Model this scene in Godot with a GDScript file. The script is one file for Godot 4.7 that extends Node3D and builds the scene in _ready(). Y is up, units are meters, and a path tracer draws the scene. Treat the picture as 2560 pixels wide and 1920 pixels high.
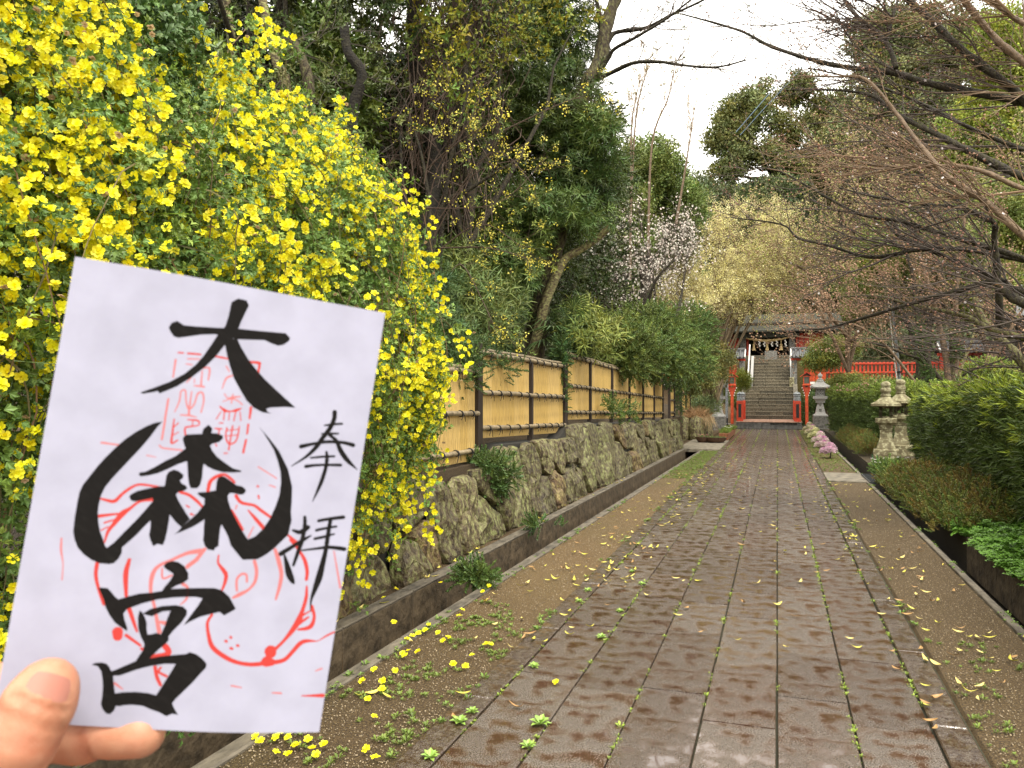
extends Node3D

var rng := RandomNumberGenerator.new()
var used := {}
var noise_a := FastNoiseLite.new()
var M := {}
var T := {}
var L := {}
var holes := []


class Geo:
	var v := PackedVector3Array()
	var n := PackedVector3Array()
	var c := PackedColorArray()
	var uv := PackedVector2Array()
	var ix := PackedInt32Array()
	var tint := Color.WHITE

	func vert(p: Vector3, nn: Vector3) -> int:
		v.append(p)
		n.append(nn)
		c.append(tint)
		return v.size() - 1

	func tri(a: int, b: int, d: int) -> void:
		ix.append(a)
		ix.append(b)
		ix.append(d)

	func face(pts: Array) -> void:
		var s := v.size()
		for p in pts:
			v.append(p)
			n.append(Vector3.UP)
			c.append(tint)
		for k in range(1, pts.size() - 1):
			tri(s, s + k, s + k + 1)

	func box(o: Vector3, s: Vector3, b := Basis()) -> void:
		slab(o, s, s, b)

	# a block whose bottom (s0) and top (s1) may differ in x and z
	func slab(o: Vector3, s0: Vector3, s1: Vector3, b := Basis()) -> void:
		var q := []
		for k in 8:
			var s := s1 if k & 2 else s0
			q.append(o + b * Vector3(s.x * (0.5 if k & 1 else -0.5), s0.y * (0.5 if k & 2 else -0.5), s.z * (0.5 if k & 4 else -0.5)))
		for f in [[0, 1, 3, 2], [4, 5, 7, 6], [0, 1, 5, 4], [2, 3, 7, 6], [0, 2, 6, 4], [1, 3, 7, 5]]:
			face([q[f[0]], q[f[1]], q[f[2]], q[f[3]]])

	func bevel(o: Vector3, s: Vector3, e: float, b := Basis()) -> void:
		var h := s * 0.5
		var q := {}
		for sx in [-1, 1]:
			for sy in [-1, 1]:
				for sz in [-1, 1]:
					var g := Vector3(sx, sy, sz)
					for a in 3:
						var p := (h - Vector3(e, e, e)) * g
						p[a] = h[a] * g[a]
						q[[sx, sy, sz, a]] = o + b * p
					face([q[[sx, sy, sz, 0]], q[[sx, sy, sz, 1]], q[[sx, sy, sz, 2]]])
		for s1 in [-1, 1]:
			face([q[[s1, -1, -1, 0]], q[[s1, 1, -1, 0]], q[[s1, 1, 1, 0]], q[[s1, -1, 1, 0]]])
			face([q[[-1, s1, -1, 1]], q[[1, s1, -1, 1]], q[[1, s1, 1, 1]], q[[-1, s1, 1, 1]]])
			face([q[[-1, -1, s1, 2]], q[[1, -1, s1, 2]], q[[1, 1, s1, 2]], q[[-1, 1, s1, 2]]])
			for s2 in [-1, 1]:
				face([q[[-1, s1, s2, 1]], q[[1, s1, s2, 1]], q[[1, s1, s2, 2]], q[[-1, s1, s2, 2]]])
				face([q[[s1, -1, s2, 0]], q[[s1, 1, s2, 0]], q[[s1, 1, s2, 2]], q[[s1, -1, s2, 2]]])
				face([q[[s1, s2, -1, 0]], q[[s1, s2, 1, 0]], q[[s1, s2, 1, 1]], q[[s1, s2, -1, 1]]])

	func tube(pts: Array, rads: Array, sides: int, cap := false) -> void:
		var last := pts.size() - 1
		var side := Vector3.ZERO
		var first := v.size()
		for k in pts.size():
			var d: Vector3 = pts[mini(k + 1, last)] - pts[maxi(k - 1, 0)]
			d = d.normalized()
			if k == 0:
				side = d.cross(Vector3(0.31, 0.22, 0.92)).normalized()
			else:
				side = (side - d * side.dot(d)).normalized()
			var up := d.cross(side)
			for j in sides:
				var t := TAU * j / sides
				var o := side * cos(t) + up * sin(t)
				vert(pts[k] + o * rads[k], o)
		for k in last:
			for j in sides:
				var a := first + k * sides + j
				var b := first + k * sides + (j + 1) % sides
				tri(a, b, a + sides)
				tri(b, b + sides, a + sides)
		if cap:
			for e in [0, last]:
				var m := vert(pts[e], (pts[e] - pts[1 if e == 0 else last - 1]).normalized())
				for j in sides:
					tri(m, first + e * sides + j, first + e * sides + (j + 1) % sides)

	# profile of [radius, y]; flat sided when drawn without normals
	func lathe(prof: Array, sides: int, o := Vector3.ZERO, turn := 0.0, sq := 1.0) -> void:
		var first := v.size()
		for k in prof.size():
			var a = prof[maxi(k - 1, 0)]
			var b = prof[mini(k + 1, prof.size() - 1)]
			var nr: float = b[1] - a[1]
			var ny: float = a[0] - b[0]
			for j in sides:
				var t := TAU * (j + 0.5) / sides + turn
				vert(o + Vector3(cos(t) * prof[k][0], prof[k][1], sin(t) * prof[k][0] * sq), Vector3(cos(t) * nr, ny, sin(t) * nr).normalized())
		for k in prof.size() - 1:
			for j in sides:
				var a := first + k * sides + j
				var b := first + k * sides + (j + 1) % sides
				tri(a, b, a + sides)
				tri(b, b + sides, a + sides)
		for e in [0, prof.size() - 1]:
			if prof[e][0] > 0.001:
				var m := vert(o + Vector3(0, prof[e][1], 0), Vector3.DOWN if e == 0 else Vector3.UP)
				for j in sides:
					tri(m, first + e * sides + j, first + e * sides + (j + 1) % sides)

	# a folded leaf of four faces
	func leaf(p: Vector3, d: Vector3, up: Vector3, l: float, w: float, fold := 0.25, sag := 0.15, wide := 0.45) -> void:
		var s := d.cross(up).normalized()
		var m := p + d * l * wide
		var t := p + d * l - up * l * sag
		var lf := up * w * fold
		var a := v.size()
		for q in [p, m + s * w * 0.5 + lf, m - s * w * 0.5 + lf, t, m]:
			v.append(q)
			n.append(up)
			c.append(tint)
		for f in [[0, 1, 4], [0, 4, 2], [1, 3, 4], [4, 3, 2]]:
			tri(a + f[0], a + f[1], a + f[2])

	func mesh(smooth := false) -> ArrayMesh:
		var arr := []
		arr.resize(Mesh.ARRAY_MAX)
		arr[Mesh.ARRAY_VERTEX] = v
		if smooth:
			for k in range(0, ix.size(), 3):
				var a := ix[k]
				var b := ix[k + 1]
				var d := ix[k + 2]
				if (v[d] - v[a]).cross(v[b] - v[a]).dot(n[a] + n[b] + n[d]) < 0.0:
					ix[k + 1] = d
					ix[k + 2] = b
			arr[Mesh.ARRAY_NORMAL] = n
		if uv.size() == v.size():
			arr[Mesh.ARRAY_TEX_UV] = uv
		arr[Mesh.ARRAY_COLOR] = c
		arr[Mesh.ARRAY_INDEX] = ix
		var am := ArrayMesh.new()
		am.add_surface_from_arrays(Mesh.PRIMITIVE_TRIANGLES, arr)
		return am


# ---------------------------------------------------------------- naming and parenting
func numbered(called: String) -> String:
	used[called] = used.get(called, -1) + 1
	return called if used[called] == 0 else "%s_%03d" % [called, used[called]]


func tag(o: Node, label: String, category := "", group := "", kind := "") -> void:
	if label:
		o.set_meta("label", label)
	if category:
		o.set_meta("category", category)
	if group:
		o.set_meta("group", group)
	if kind:
		o.set_meta("kind", kind)


func thing(called: String, label: String, category: String, at := Vector3.ZERO, turn := 0.0, group := "") -> Node3D:
	var o := Node3D.new()
	o.name = numbered(called)
	add_child(o)
	o.position = at
	o.rotation.y = turn
	tag(o, label, category, group)
	return o


func copy(src: Node3D, label: String, at: Vector3, turn := 0.0, group := "") -> Node3D:
	var o: Node3D = src.duplicate()
	o.name = numbered(String(src.name).rstrip("0123456789").rstrip("_"))
	add_child(o)
	o.position = at
	o.rotation.y = turn
	tag(o, label, "", group)
	return o


func part(parent: Node3D, called: String, m: Mesh, material: Material, world := false, at := Vector3.ZERO) -> MeshInstance3D:
	var o := MeshInstance3D.new()
	o.name = called
	o.mesh = m
	o.material_override = material
	parent.add_child(o, true)
	var up := parent
	o.position = at
	while world and up != self:
		o.position -= up.position
		up = up.get_parent()
	return o


func lone(called: String, m: Mesh, material: Material, label: String, category: String, at := Vector3.ZERO, group := "") -> MeshInstance3D:
	var o := MeshInstance3D.new()
	o.name = numbered(called)
	o.mesh = m
	o.material_override = material
	add_child(o)
	o.position = at
	tag(o, label, category, group)
	return o


func setting(called: String, m: Mesh, material: Material) -> MeshInstance3D:
	var o := MeshInstance3D.new()
	o.name = numbered(called)
	o.mesh = m
	o.material_override = material
	add_child(o)
	o.set_meta("kind", "structure")
	return o


func many(parent: Node3D, called: String, m: Mesh, material: Material, buf: PackedFloat32Array, world := true) -> MultiMeshInstance3D:
	var mm := MultiMesh.new()
	mm.transform_format = MultiMesh.TRANSFORM_3D
	mm.use_colors = true
	mm.mesh = m
	mm.instance_count = buf.size() / 16
	mm.buffer = buf
	var o := MultiMeshInstance3D.new()
	o.name = called if parent != self else numbered(called)
	o.multimesh = mm
	o.material_override = material
	o.set_meta("kind", "stuff")
	parent.add_child(o, true)
	if world and parent != self:
		o.position = -parent.position
	return o


func put(buf: PackedFloat32Array, p: Vector3, b: Basis, k: Color) -> void:
	buf.append_array([b.x.x, b.y.x, b.z.x, p.x, b.x.y, b.y.y, b.z.y, p.y, b.x.z, b.y.z, b.z.z, p.z, k.r, k.g, k.b, 1.0])


func rnd(a := 0.0, b := 1.0) -> float:
	return rng.randf_range(a, b)


func ball() -> Vector3:
	var z := rnd(-1, 1)
	var t := rnd(0, TAU)
	var r := sqrt(1 - z * z)
	return Vector3(r * cos(t), z, r * sin(t))


# a basis whose z points along d, rolled at random
func along(d: Vector3, s := 1.0, roll := 7.0) -> Basis:
	var zz := d.normalized()
	var up := Vector3.UP if absf(zz.y) < 0.95 else Vector3.RIGHT
	var xx := up.cross(zz).normalized()
	var b := Basis(xx, zz.cross(xx), zz)
	if roll != 0.0:
		b = b * Basis(Vector3.BACK, rnd(-roll, roll))
	return b * s


func w(x: float, y: float, d: float) -> Vector3:
	return Vector3(x, y, -d)


func table(xs: Array, ys: Array, x: float) -> float:
	if x <= xs[0]:
		return ys[0]
	for k in range(1, xs.size()):
		if x <= xs[k]:
			return lerpf(ys[k - 1], ys[k], (x - xs[k - 1]) / (xs[k] - xs[k - 1]))
	return ys[-1]


# ---------------------------------------------------------------- materials
func lin(r: float, g: float, b: float) -> Color:
	return Color(r, g, b).linear_to_srgb()


func noise_tex(freq: float, oct: int, stops: Array, size := 512, kind := FastNoiseLite.TYPE_SIMPLEX_SMOOTH, sd := 1) -> NoiseTexture2D:
	var f := FastNoiseLite.new()
	f.noise_type = kind
	f.frequency = freq
	f.fractal_octaves = oct
	f.fractal_gain = 0.6
	f.seed = sd
	var t := NoiseTexture2D.new()
	t.width = size
	t.height = size
	t.seamless = true
	t.noise = f
	var g := Gradient.new()
	g.offsets = PackedFloat32Array(stops.map(func(s): return s[0]))
	g.colors = PackedColorArray(stops.map(func(s): return Color(s[1], s[2], s[3]) if s.size() > 3 else Color(s[1], s[1], s[1])))
	t.color_ramp = g
	return t


func paint(r: float, g: float, b: float, rough: float, o := {}) -> StandardMaterial3D:
	var m := StandardMaterial3D.new()
	m.albedo_color = lin(r, g, b)
	m.roughness = rough
	m.metallic = o.get("metal", 0.0)
	m.metallic_specular = o.get("spec", 0.5)
	m.vertex_color_use_as_albedo = o.get("vcol", false)
	if o.has("scale"):
		m.uv1_triplanar = true
		m.uv1_world_triplanar = o.get("world", true)
		m.uv1_scale = o.scale if o.scale is Vector3 else Vector3.ONE * float(o.scale)
	if o.has("tex"):
		m.albedo_texture = o.tex
	if o.has("rtex"):
		m.roughness_texture = o.rtex
		m.roughness_texture_channel = BaseMaterial3D.TEXTURE_CHANNEL_RED
	if o.has("bump"):
		m.heightmap_enabled = true
		m.heightmap_texture = o.bump
		m.heightmap_scale = o.get("depth", 1.0)
	if o.has("back"):
		m.backlight_enabled = true
		m.backlight = o.back
	if o.has("sss"):
		m.subsurf_scatter_enabled = true
		m.subsurf_scatter_strength = o.sss
	m.cull_mode = BaseMaterial3D.CULL_DISABLED
	return m


# split stone under a film of water: a rough surface whose hollows are filled level, and the roughness that goes with it
func wet_maps() -> void:
	var n := 1024
	var a := FastNoiseLite.new()
	a.seed = 71
	a.frequency = 0.0045
	a.fractal_octaves = 4
	a.fractal_gain = 0.4
	var b := FastNoiseLite.new()
	b.seed = 72
	b.frequency = 0.075
	b.fractal_octaves = 2
	b.fractal_gain = 0.6
	var ia := a.get_seamless_image(n, n).get_data()
	var ib := b.get_seamless_image(n, n).get_data()
	var h := PackedByteArray()
	var r := PackedByteArray()
	h.resize(n * n)
	r.resize(n * n)
	for k in n * n:
		var t := ia[k] * 0.55 + ib[k] * 0.45
		var level := 106.0
		h[k] = int(maxf(t, level))
		r[k] = 10 if t < level else int(clampf(30.0 + (t - level) * 0.9, 0, 75))
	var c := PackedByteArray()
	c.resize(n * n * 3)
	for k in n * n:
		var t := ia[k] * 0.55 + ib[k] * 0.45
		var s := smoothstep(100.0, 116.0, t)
		var q := 0.80 + 0.30 * smoothstep(110.0, 185.0, ib[k]) - 0.22 * smoothstep(110.0, 60.0, ib[k])  # wet darkening and grain, plus mirrored trees and sky glint painted in
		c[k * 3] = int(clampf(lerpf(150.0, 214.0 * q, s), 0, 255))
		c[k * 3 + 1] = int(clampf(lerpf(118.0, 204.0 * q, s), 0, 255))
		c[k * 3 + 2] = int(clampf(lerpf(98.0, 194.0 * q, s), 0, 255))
	T.film_sheen_color = ImageTexture.create_from_image(Image.create_from_data(n, n, false, Image.FORMAT_RGB8, c))
	T.film = ImageTexture.create_from_image(Image.create_from_data(n, n, false, Image.FORMAT_L8, h))
	T.film_rough = ImageTexture.create_from_image(Image.create_from_data(n, n, false, Image.FORMAT_L8, r))


func make_materials() -> void:
	wet_maps()
	T.mottle = noise_tex(0.012, 5, [[0.0, 0.42], [0.45, 0.75], [1.0, 1.0]])
	T.grain = noise_tex(0.09, 4, [[0.0, 0.35], [0.5, 0.75], [1.0, 1.0]], 512, FastNoiseLite.TYPE_SIMPLEX_SMOOTH, 5)
	T.bump = noise_tex(0.03, 6, [[0.0, 0.0], [1.0, 1.0]], 512, FastNoiseLite.TYPE_SIMPLEX_SMOOTH, 9)
	T.speck = noise_tex(0.045, 3, [[0.0, 0.0], [1.0, 1.0]], 1024, FastNoiseLite.TYPE_SIMPLEX_SMOOTH, 13)
	T.mosslan = noise_tex(0.014, 6, [[0.0, 0.40, 0.37, 0.28], [0.42, 0.52, 0.48, 0.37], [0.56, 0.6, 0.57, 0.44], [0.66, 0.80, 0.79, 0.66], [1.0, 0.86, 0.85, 0.74]], 512, FastNoiseLite.TYPE_SIMPLEX_SMOOTH, 47)
	T.fine = noise_tex(0.11, 3, [[0.0, 0.0], [1.0, 1.0]], 1024, FastNoiseLite.TYPE_SIMPLEX_SMOOTH, 11)
	T.wet = noise_tex(0.012, 6, [[0.0, 0.05], [0.40, 0.07], [0.50, 0.16], [1.0, 0.26]], 1024, FastNoiseLite.TYPE_SIMPLEX_SMOOTH, 21)
	T.slabcol = noise_tex(0.02, 6, [[0.0, 0.40, 0.29, 0.22], [0.4, 0.62, 0.49, 0.40], [0.6, 0.75, 0.66, 0.58], [1.0, 1.0, 0.95, 0.89]], 1024, FastNoiseLite.TYPE_SIMPLEX_SMOOTH, 31)
	T.lichen = noise_tex(0.013, 6, [[0.0, 0.16, 0.14, 0.10], [0.36, 0.44, 0.39, 0.31], [0.52, 0.66, 0.62, 0.5], [0.60, 0.62, 0.68, 0.42], [0.72, 0.8, 0.82, 0.62], [1.0, 1.0, 0.98, 0.85]], 512, FastNoiseLite.TYPE_SIMPLEX_SMOOTH, 41)
	T.streak = noise_tex(0.02, 5, [[0.0, 0.30, 0.27, 0.22], [0.5, 0.7, 0.66, 0.58], [1.0, 1.0, 0.98, 0.92]], 512, FastNoiseLite.TYPE_SIMPLEX_SMOOTH, 43)
	T.soil = noise_tex(0.06, 5, [[0.0, 0.30, 0.26, 0.2], [0.4, 0.6, 0.52, 0.4], [0.7, 0.85, 0.78, 0.62], [1.0, 1.0, 0.95, 0.82]], 1024, FastNoiseLite.TYPE_SIMPLEX_SMOOTH, 51)
	M.ground = paint(1, 1, 1, 0.75, {vcol = true, tex = T.soil, scale = 1.1, bump = T.fine, depth = 1.6})
	M.joint = paint(0.06, 0.06, 0.025, 0.8, {tex = T.grain, scale = 3.0})
	M.pavers = []
	for k in [[0.185, 0.150, 0.125], [0.215, 0.186, 0.162], [0.155, 0.122, 0.100], [0.180, 0.138, 0.112]]:
		M.pavers.append(paint(k[0], k[1], k[2], 1.0, {tex = T.film_sheen_color, scale = 1.45, rtex = T.film_rough, bump = T.film, depth = 1.25, spec = 1.0}))
	M.kerb = paint(0.155, 0.145, 0.13, 1.0, {tex = T.slabcol, scale = 1.3, rtex = T.film_rough, bump = T.film, depth = 1.2, spec = 0.9})
	M.concrete = paint(0.20, 0.17, 0.125, 0.75, {tex = T.mottle, scale = Vector3(1.2, 1.2, 0.5), bump = T.bump, depth = 0.5})
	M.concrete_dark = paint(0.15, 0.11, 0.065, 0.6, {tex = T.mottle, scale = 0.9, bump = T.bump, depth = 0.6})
	M.pale_concrete = paint(0.27, 0.235, 0.17, 0.7, {tex = T.mottle, scale = 0.9, bump = T.bump, depth = 0.5})
	M.stones = []
	for k in [[0.45, 0.405, 0.325], [0.33, 0.295, 0.235], [0.48, 0.36, 0.265], [0.44, 0.43, 0.32], [0.27, 0.24, 0.19]]:
		M.stones.append(paint(k[0], k[1], k[2], 0.62, {tex = T.lichen, scale = Vector3(1.8, 1.25, 1.8), bump = T.bump, depth = 1.7}))
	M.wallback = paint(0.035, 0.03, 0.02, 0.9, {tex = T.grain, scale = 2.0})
	M.yellow = []
	for k in [[0.63, 0.42, 0.125], [0.66, 0.45, 0.15], [0.60, 0.40, 0.115]]:
		M.yellow.append(paint(k[0], k[1], k[2], 0.5, {tex = noise_tex(0.03, 4, [[0.0, 0.66], [0.5, 0.9], [1.0, 1.0]], 256, FastNoiseLite.TYPE_SIMPLEX, 61), scale = Vector3(9.0, 0.5, 9.0), bump = T.bump, depth = 0.2}))
	M.bamboo = paint(0.42, 0.33, 0.20, 0.45, {tex = T.mottle, scale = 2.0})
	M.post = paint(0.045, 0.026, 0.015, 0.6, {tex = T.grain, scale = 2.0})
	M.rope = paint(0.012, 0.011, 0.010, 0.8)
	M.granite = paint(0.68, 0.67, 0.63, 0.7, {tex = T.grain, scale = 3.0, bump = T.fine, depth = 0.3})
	M.granite_dark = paint(0.27, 0.26, 0.23, 0.6, {tex = T.mottle, scale = 1.2, bump = T.bump, depth = 0.4})
	M.mossy = paint(0.52, 0.51, 0.45, 0.8, {tex = T.mosslan, scale = Vector3(0.9, 1.1, 0.9), bump = T.bump, depth = 0.35})
	M.steps = [[0.21, 0.2, 0.165], [0.15, 0.145, 0.12], [0.26, 0.245, 0.2]].map(func(k): return paint(k[0], k[1], k[2], 0.6, {tex = T.streak, scale = Vector3(0.9, 1.6, 0.9), bump = T.bump, depth = 0.4}))
	M.step = M.steps[0]
	M.sheen_tread = paint(0.38, 0.36, 0.30, 0.5, {tex = T.streak, scale = 1.2})  # pale colour carries the wet sky sheen of the step edges besides wear
	M.course = paint(0.16, 0.155, 0.14, 0.6, {tex = T.mottle, scale = 0.8, bump = T.bump, depth = 0.4})
	M.pinktile = paint(0.62, 0.37, 0.25, 0.5, {tex = T.mottle, scale = 0.7})
	M.red = paint(0.68, 0.066, 0.022, 0.45, {tex = noise_tex(0.02, 4, [[0.0, 0.75], [1.0, 1.0]], 256), scale = 1.0})
	M.orange = paint(0.75, 0.105, 0.03, 0.45, {tex = noise_tex(0.02, 4, [[0.0, 0.7], [1.0, 1.0]], 256), scale = 1.0})
	M.dark_red = paint(0.25, 0.025, 0.018, 0.5)
	M.white = paint(0.75, 0.72, 0.66, 0.6)
	M.tile = paint(0.16, 0.165, 0.17, 0.5, {tex = T.mottle, scale = 1.5})
	M.bark_shade = paint(0.042, 0.033, 0.024, 0.85, {tex = T.lichen, scale = 2.0, bump = T.bump, depth = 1.2})  # bark colour darkened to carry the understory shade
	M.roof_bark = paint(0.04, 0.042, 0.025, 0.8, {tex = T.mottle, scale = 1.0})
	M.copper = paint(0.20, 0.22, 0.17, 0.6, {tex = T.mottle, scale = 1.0})
	M.iron = paint(0.05, 0.055, 0.06, 0.4, {metal = 0.4})
	M.steel = paint(0.42, 0.45, 0.46, 0.5, {tex = T.mottle, scale = 1.5, metal = 0.3})
	M.black = paint(0.012, 0.011, 0.010, 0.5)
	M.gap = paint(0.015, 0.014, 0.012, 0.9)
	M.straw = paint(0.55, 0.40, 0.18, 0.8)
	M.wood_dark = paint(0.06, 0.04, 0.025, 0.7, {tex = T.grain, scale = 1.0})
	M.glass_dim = paint(0.10, 0.12, 0.09, 0.3)
	M.terracotta = paint(0.42, 0.16, 0.07, 0.7, {tex = T.mottle, scale = 2.0})
	M.brown_pot = paint(0.16, 0.08, 0.045, 0.6, {tex = T.mottle, scale = 2.0})
	M.bark_dark = paint(0.085, 0.068, 0.05, 0.8, {tex = T.lichen, scale = Vector3(3.0, 1.5, 3.0), bump = T.bump, depth = 1.5})
	M.bark_grey = paint(0.23, 0.20, 0.15, 0.8, {tex = T.lichen, scale = Vector3(2.5, 1.2, 2.5), bump = T.bump, depth = 1.2})
	M.bark_tan = paint(0.25, 0.165, 0.095, 0.7, {tex = T.mottle, scale = 2.0, bump = T.bump, depth = 0.8})
	M.bark_pale = paint(0.62, 0.56, 0.44, 0.75, {tex = T.lichen, scale = Vector3(2.0, 3.0, 2.0), bump = T.bump, depth = 0.8})
	M.mossy_bark = paint(0.33, 0.31, 0.20, 0.85, {tex = T.lichen, scale = Vector3(4.0, 2.0, 4.0), bump = T.bump, depth = 1.2})
	M.twig = paint(1, 1, 1, 0.75, {vcol = true})
	M.leaf = paint(1, 1, 1, 0.45, {spec = 0.4, vcol = true, back = Color(0.5, 0.5, 0.5)})
	M.gloss_leaf = paint(1, 1, 1, 0.34, {spec = 0.38, vcol = true, back = Color(0.35, 0.35, 0.35)})
	M.dull_leaf = paint(1, 1, 1, 0.6, {vcol = true, back = Color(0.5, 0.5, 0.5)})
	M.petal = paint(1, 1, 1, 0.55, {vcol = true, back = Color(0.8, 0.8, 0.8)})
	M.jasmine_a = paint(0.94, 0.91, 0.02, 0.55, {vcol = true, back = Color(0.7, 0.7, 0.7)})
	M.jasmine_b = paint(0.93, 0.84, 0.012, 0.55, {vcol = true, back = Color(0.7, 0.7, 0.7)})
	M.skin = paint(0.50, 0.265, 0.165, 0.48, {vcol = true, sss = 0.12, tex = noise_tex(0.03, 4, [[0.0, 0.93, 0.82, 0.78], [1.0, 1.0, 1.0, 1.0]], 256), scale = 14.0, bump = T.fine, depth = 0.018})
	M.nail = paint(0.50, 0.215, 0.165, 0.25, {vcol = true, sss = 0.1})


func _ready() -> void:
	var cam := Camera3D.new()
	cam.name = "camera"
	add_child(cam)
	cam.position = Vector3(0, 1.5, 0)
	cam.rotation = Vector3(0.01244, 0.31906, 0)
	cam.fov = 51.05
	cam.near = 0.02
	cam.far = 900.0
	var lens := CameraAttributesPhysical.new()
	lens.frustum_focal_length = 25.13
	lens.frustum_focus_distance = 7.0
	lens.frustum_near = 0.02
	lens.frustum_far = 900.0
	lens.exposure_aperture = 23.0
	cam.attributes = lens
	var sky := ProceduralSkyMaterial.new()
	sky.sky_top_color = Color(1.0, 0.985, 0.955)
	sky.sky_horizon_color = Color(0.98, 0.965, 0.93)
	sky.ground_horizon_color = Color(0.5, 0.5, 0.46)
	sky.ground_bottom_color = Color(0.3, 0.3, 0.27)
	sky.sun_angle_max = 1.0
	var env := Environment.new()
	env.background_mode = Environment.BG_SKY
	env.sky = Sky.new()
	env.sky.sky_material = sky
	env.tonemap_mode = Environment.TONE_MAPPER_LINEAR
	env.tonemap_exposure = 3.0
	env.sdfgi_enabled = true
	env.ssao_enabled = true
	env.ssil_enabled = true
	var we := WorldEnvironment.new()
	we.name = "world_environment"
	we.environment = env
	add_child(we)
	var sun := DirectionalLight3D.new()
	sun.name = "overcast_sun"
	sun.light_energy = 0.45
	sun.light_color = Color(1.0, 0.97, 0.92)
	sun.light_angular_distance = 25.0
	sun.shadow_enabled = true
	sun.sky_mode = DirectionalLight3D.SKY_MODE_LIGHT_ONLY
	add_child(sun)
	sun.rotation = Vector3(deg_to_rad(-62), deg_to_rad(35), 0)

	rng.seed = 20240317
	noise_a.seed = 7
	noise_a.frequency = 1.0
	noise_a.fractal_octaves = 3
	make_materials()
	make_leaves()

	build_ground()
	build_path()
	build_drains()
	build_stone_wall()
	build_fences()
	build_shrine()
	build_forest()
	build_right_trees()
	build_hedges()
	build_lanterns()
	build_pots()
	build_bush()
	build_fallen()
	build_weeds()
	build_slip()
	build_hand()


# ---------------------------------------------------------------- ground
func drain_x(d: float) -> float:
	return -2.165 + 0.0141 * (d - 5.5)


func wall_x(d: float) -> float:
	return -2.74 + 0.0194 * (d - 8.0)


func rise(d: float) -> float:
	return smoothstep(38.5, 46.5, d) * 2.1


func hill(x: float, d: float) -> float:
	var h := 0.0
	if d > 47.5:
		h = 3.36 + maxf(0.0, d - 56.0) * 0.42
	h += maxf(0.0, absf(x) - 9.0) * 0.12 * smoothstep(20.0, 60.0, d)
	return minf(h, 42.0)


func ground_y(x: float, d: float) -> float:
	var side := 0.0
	if x < -2.95:
		side = (0.78 if d < 33.5 else 0.3) + minf(maxf(0.0, -3.2 - x) * 0.28, 7.0)
	elif x > 2.6:
		side = 0.04 + maxf(0.0, x - 4.4) * 0.07
	if x < -1.7 or x > 0.95:
		side = maxf(side, rise(d))
	return maxf(side, hill(x, d))


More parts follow.
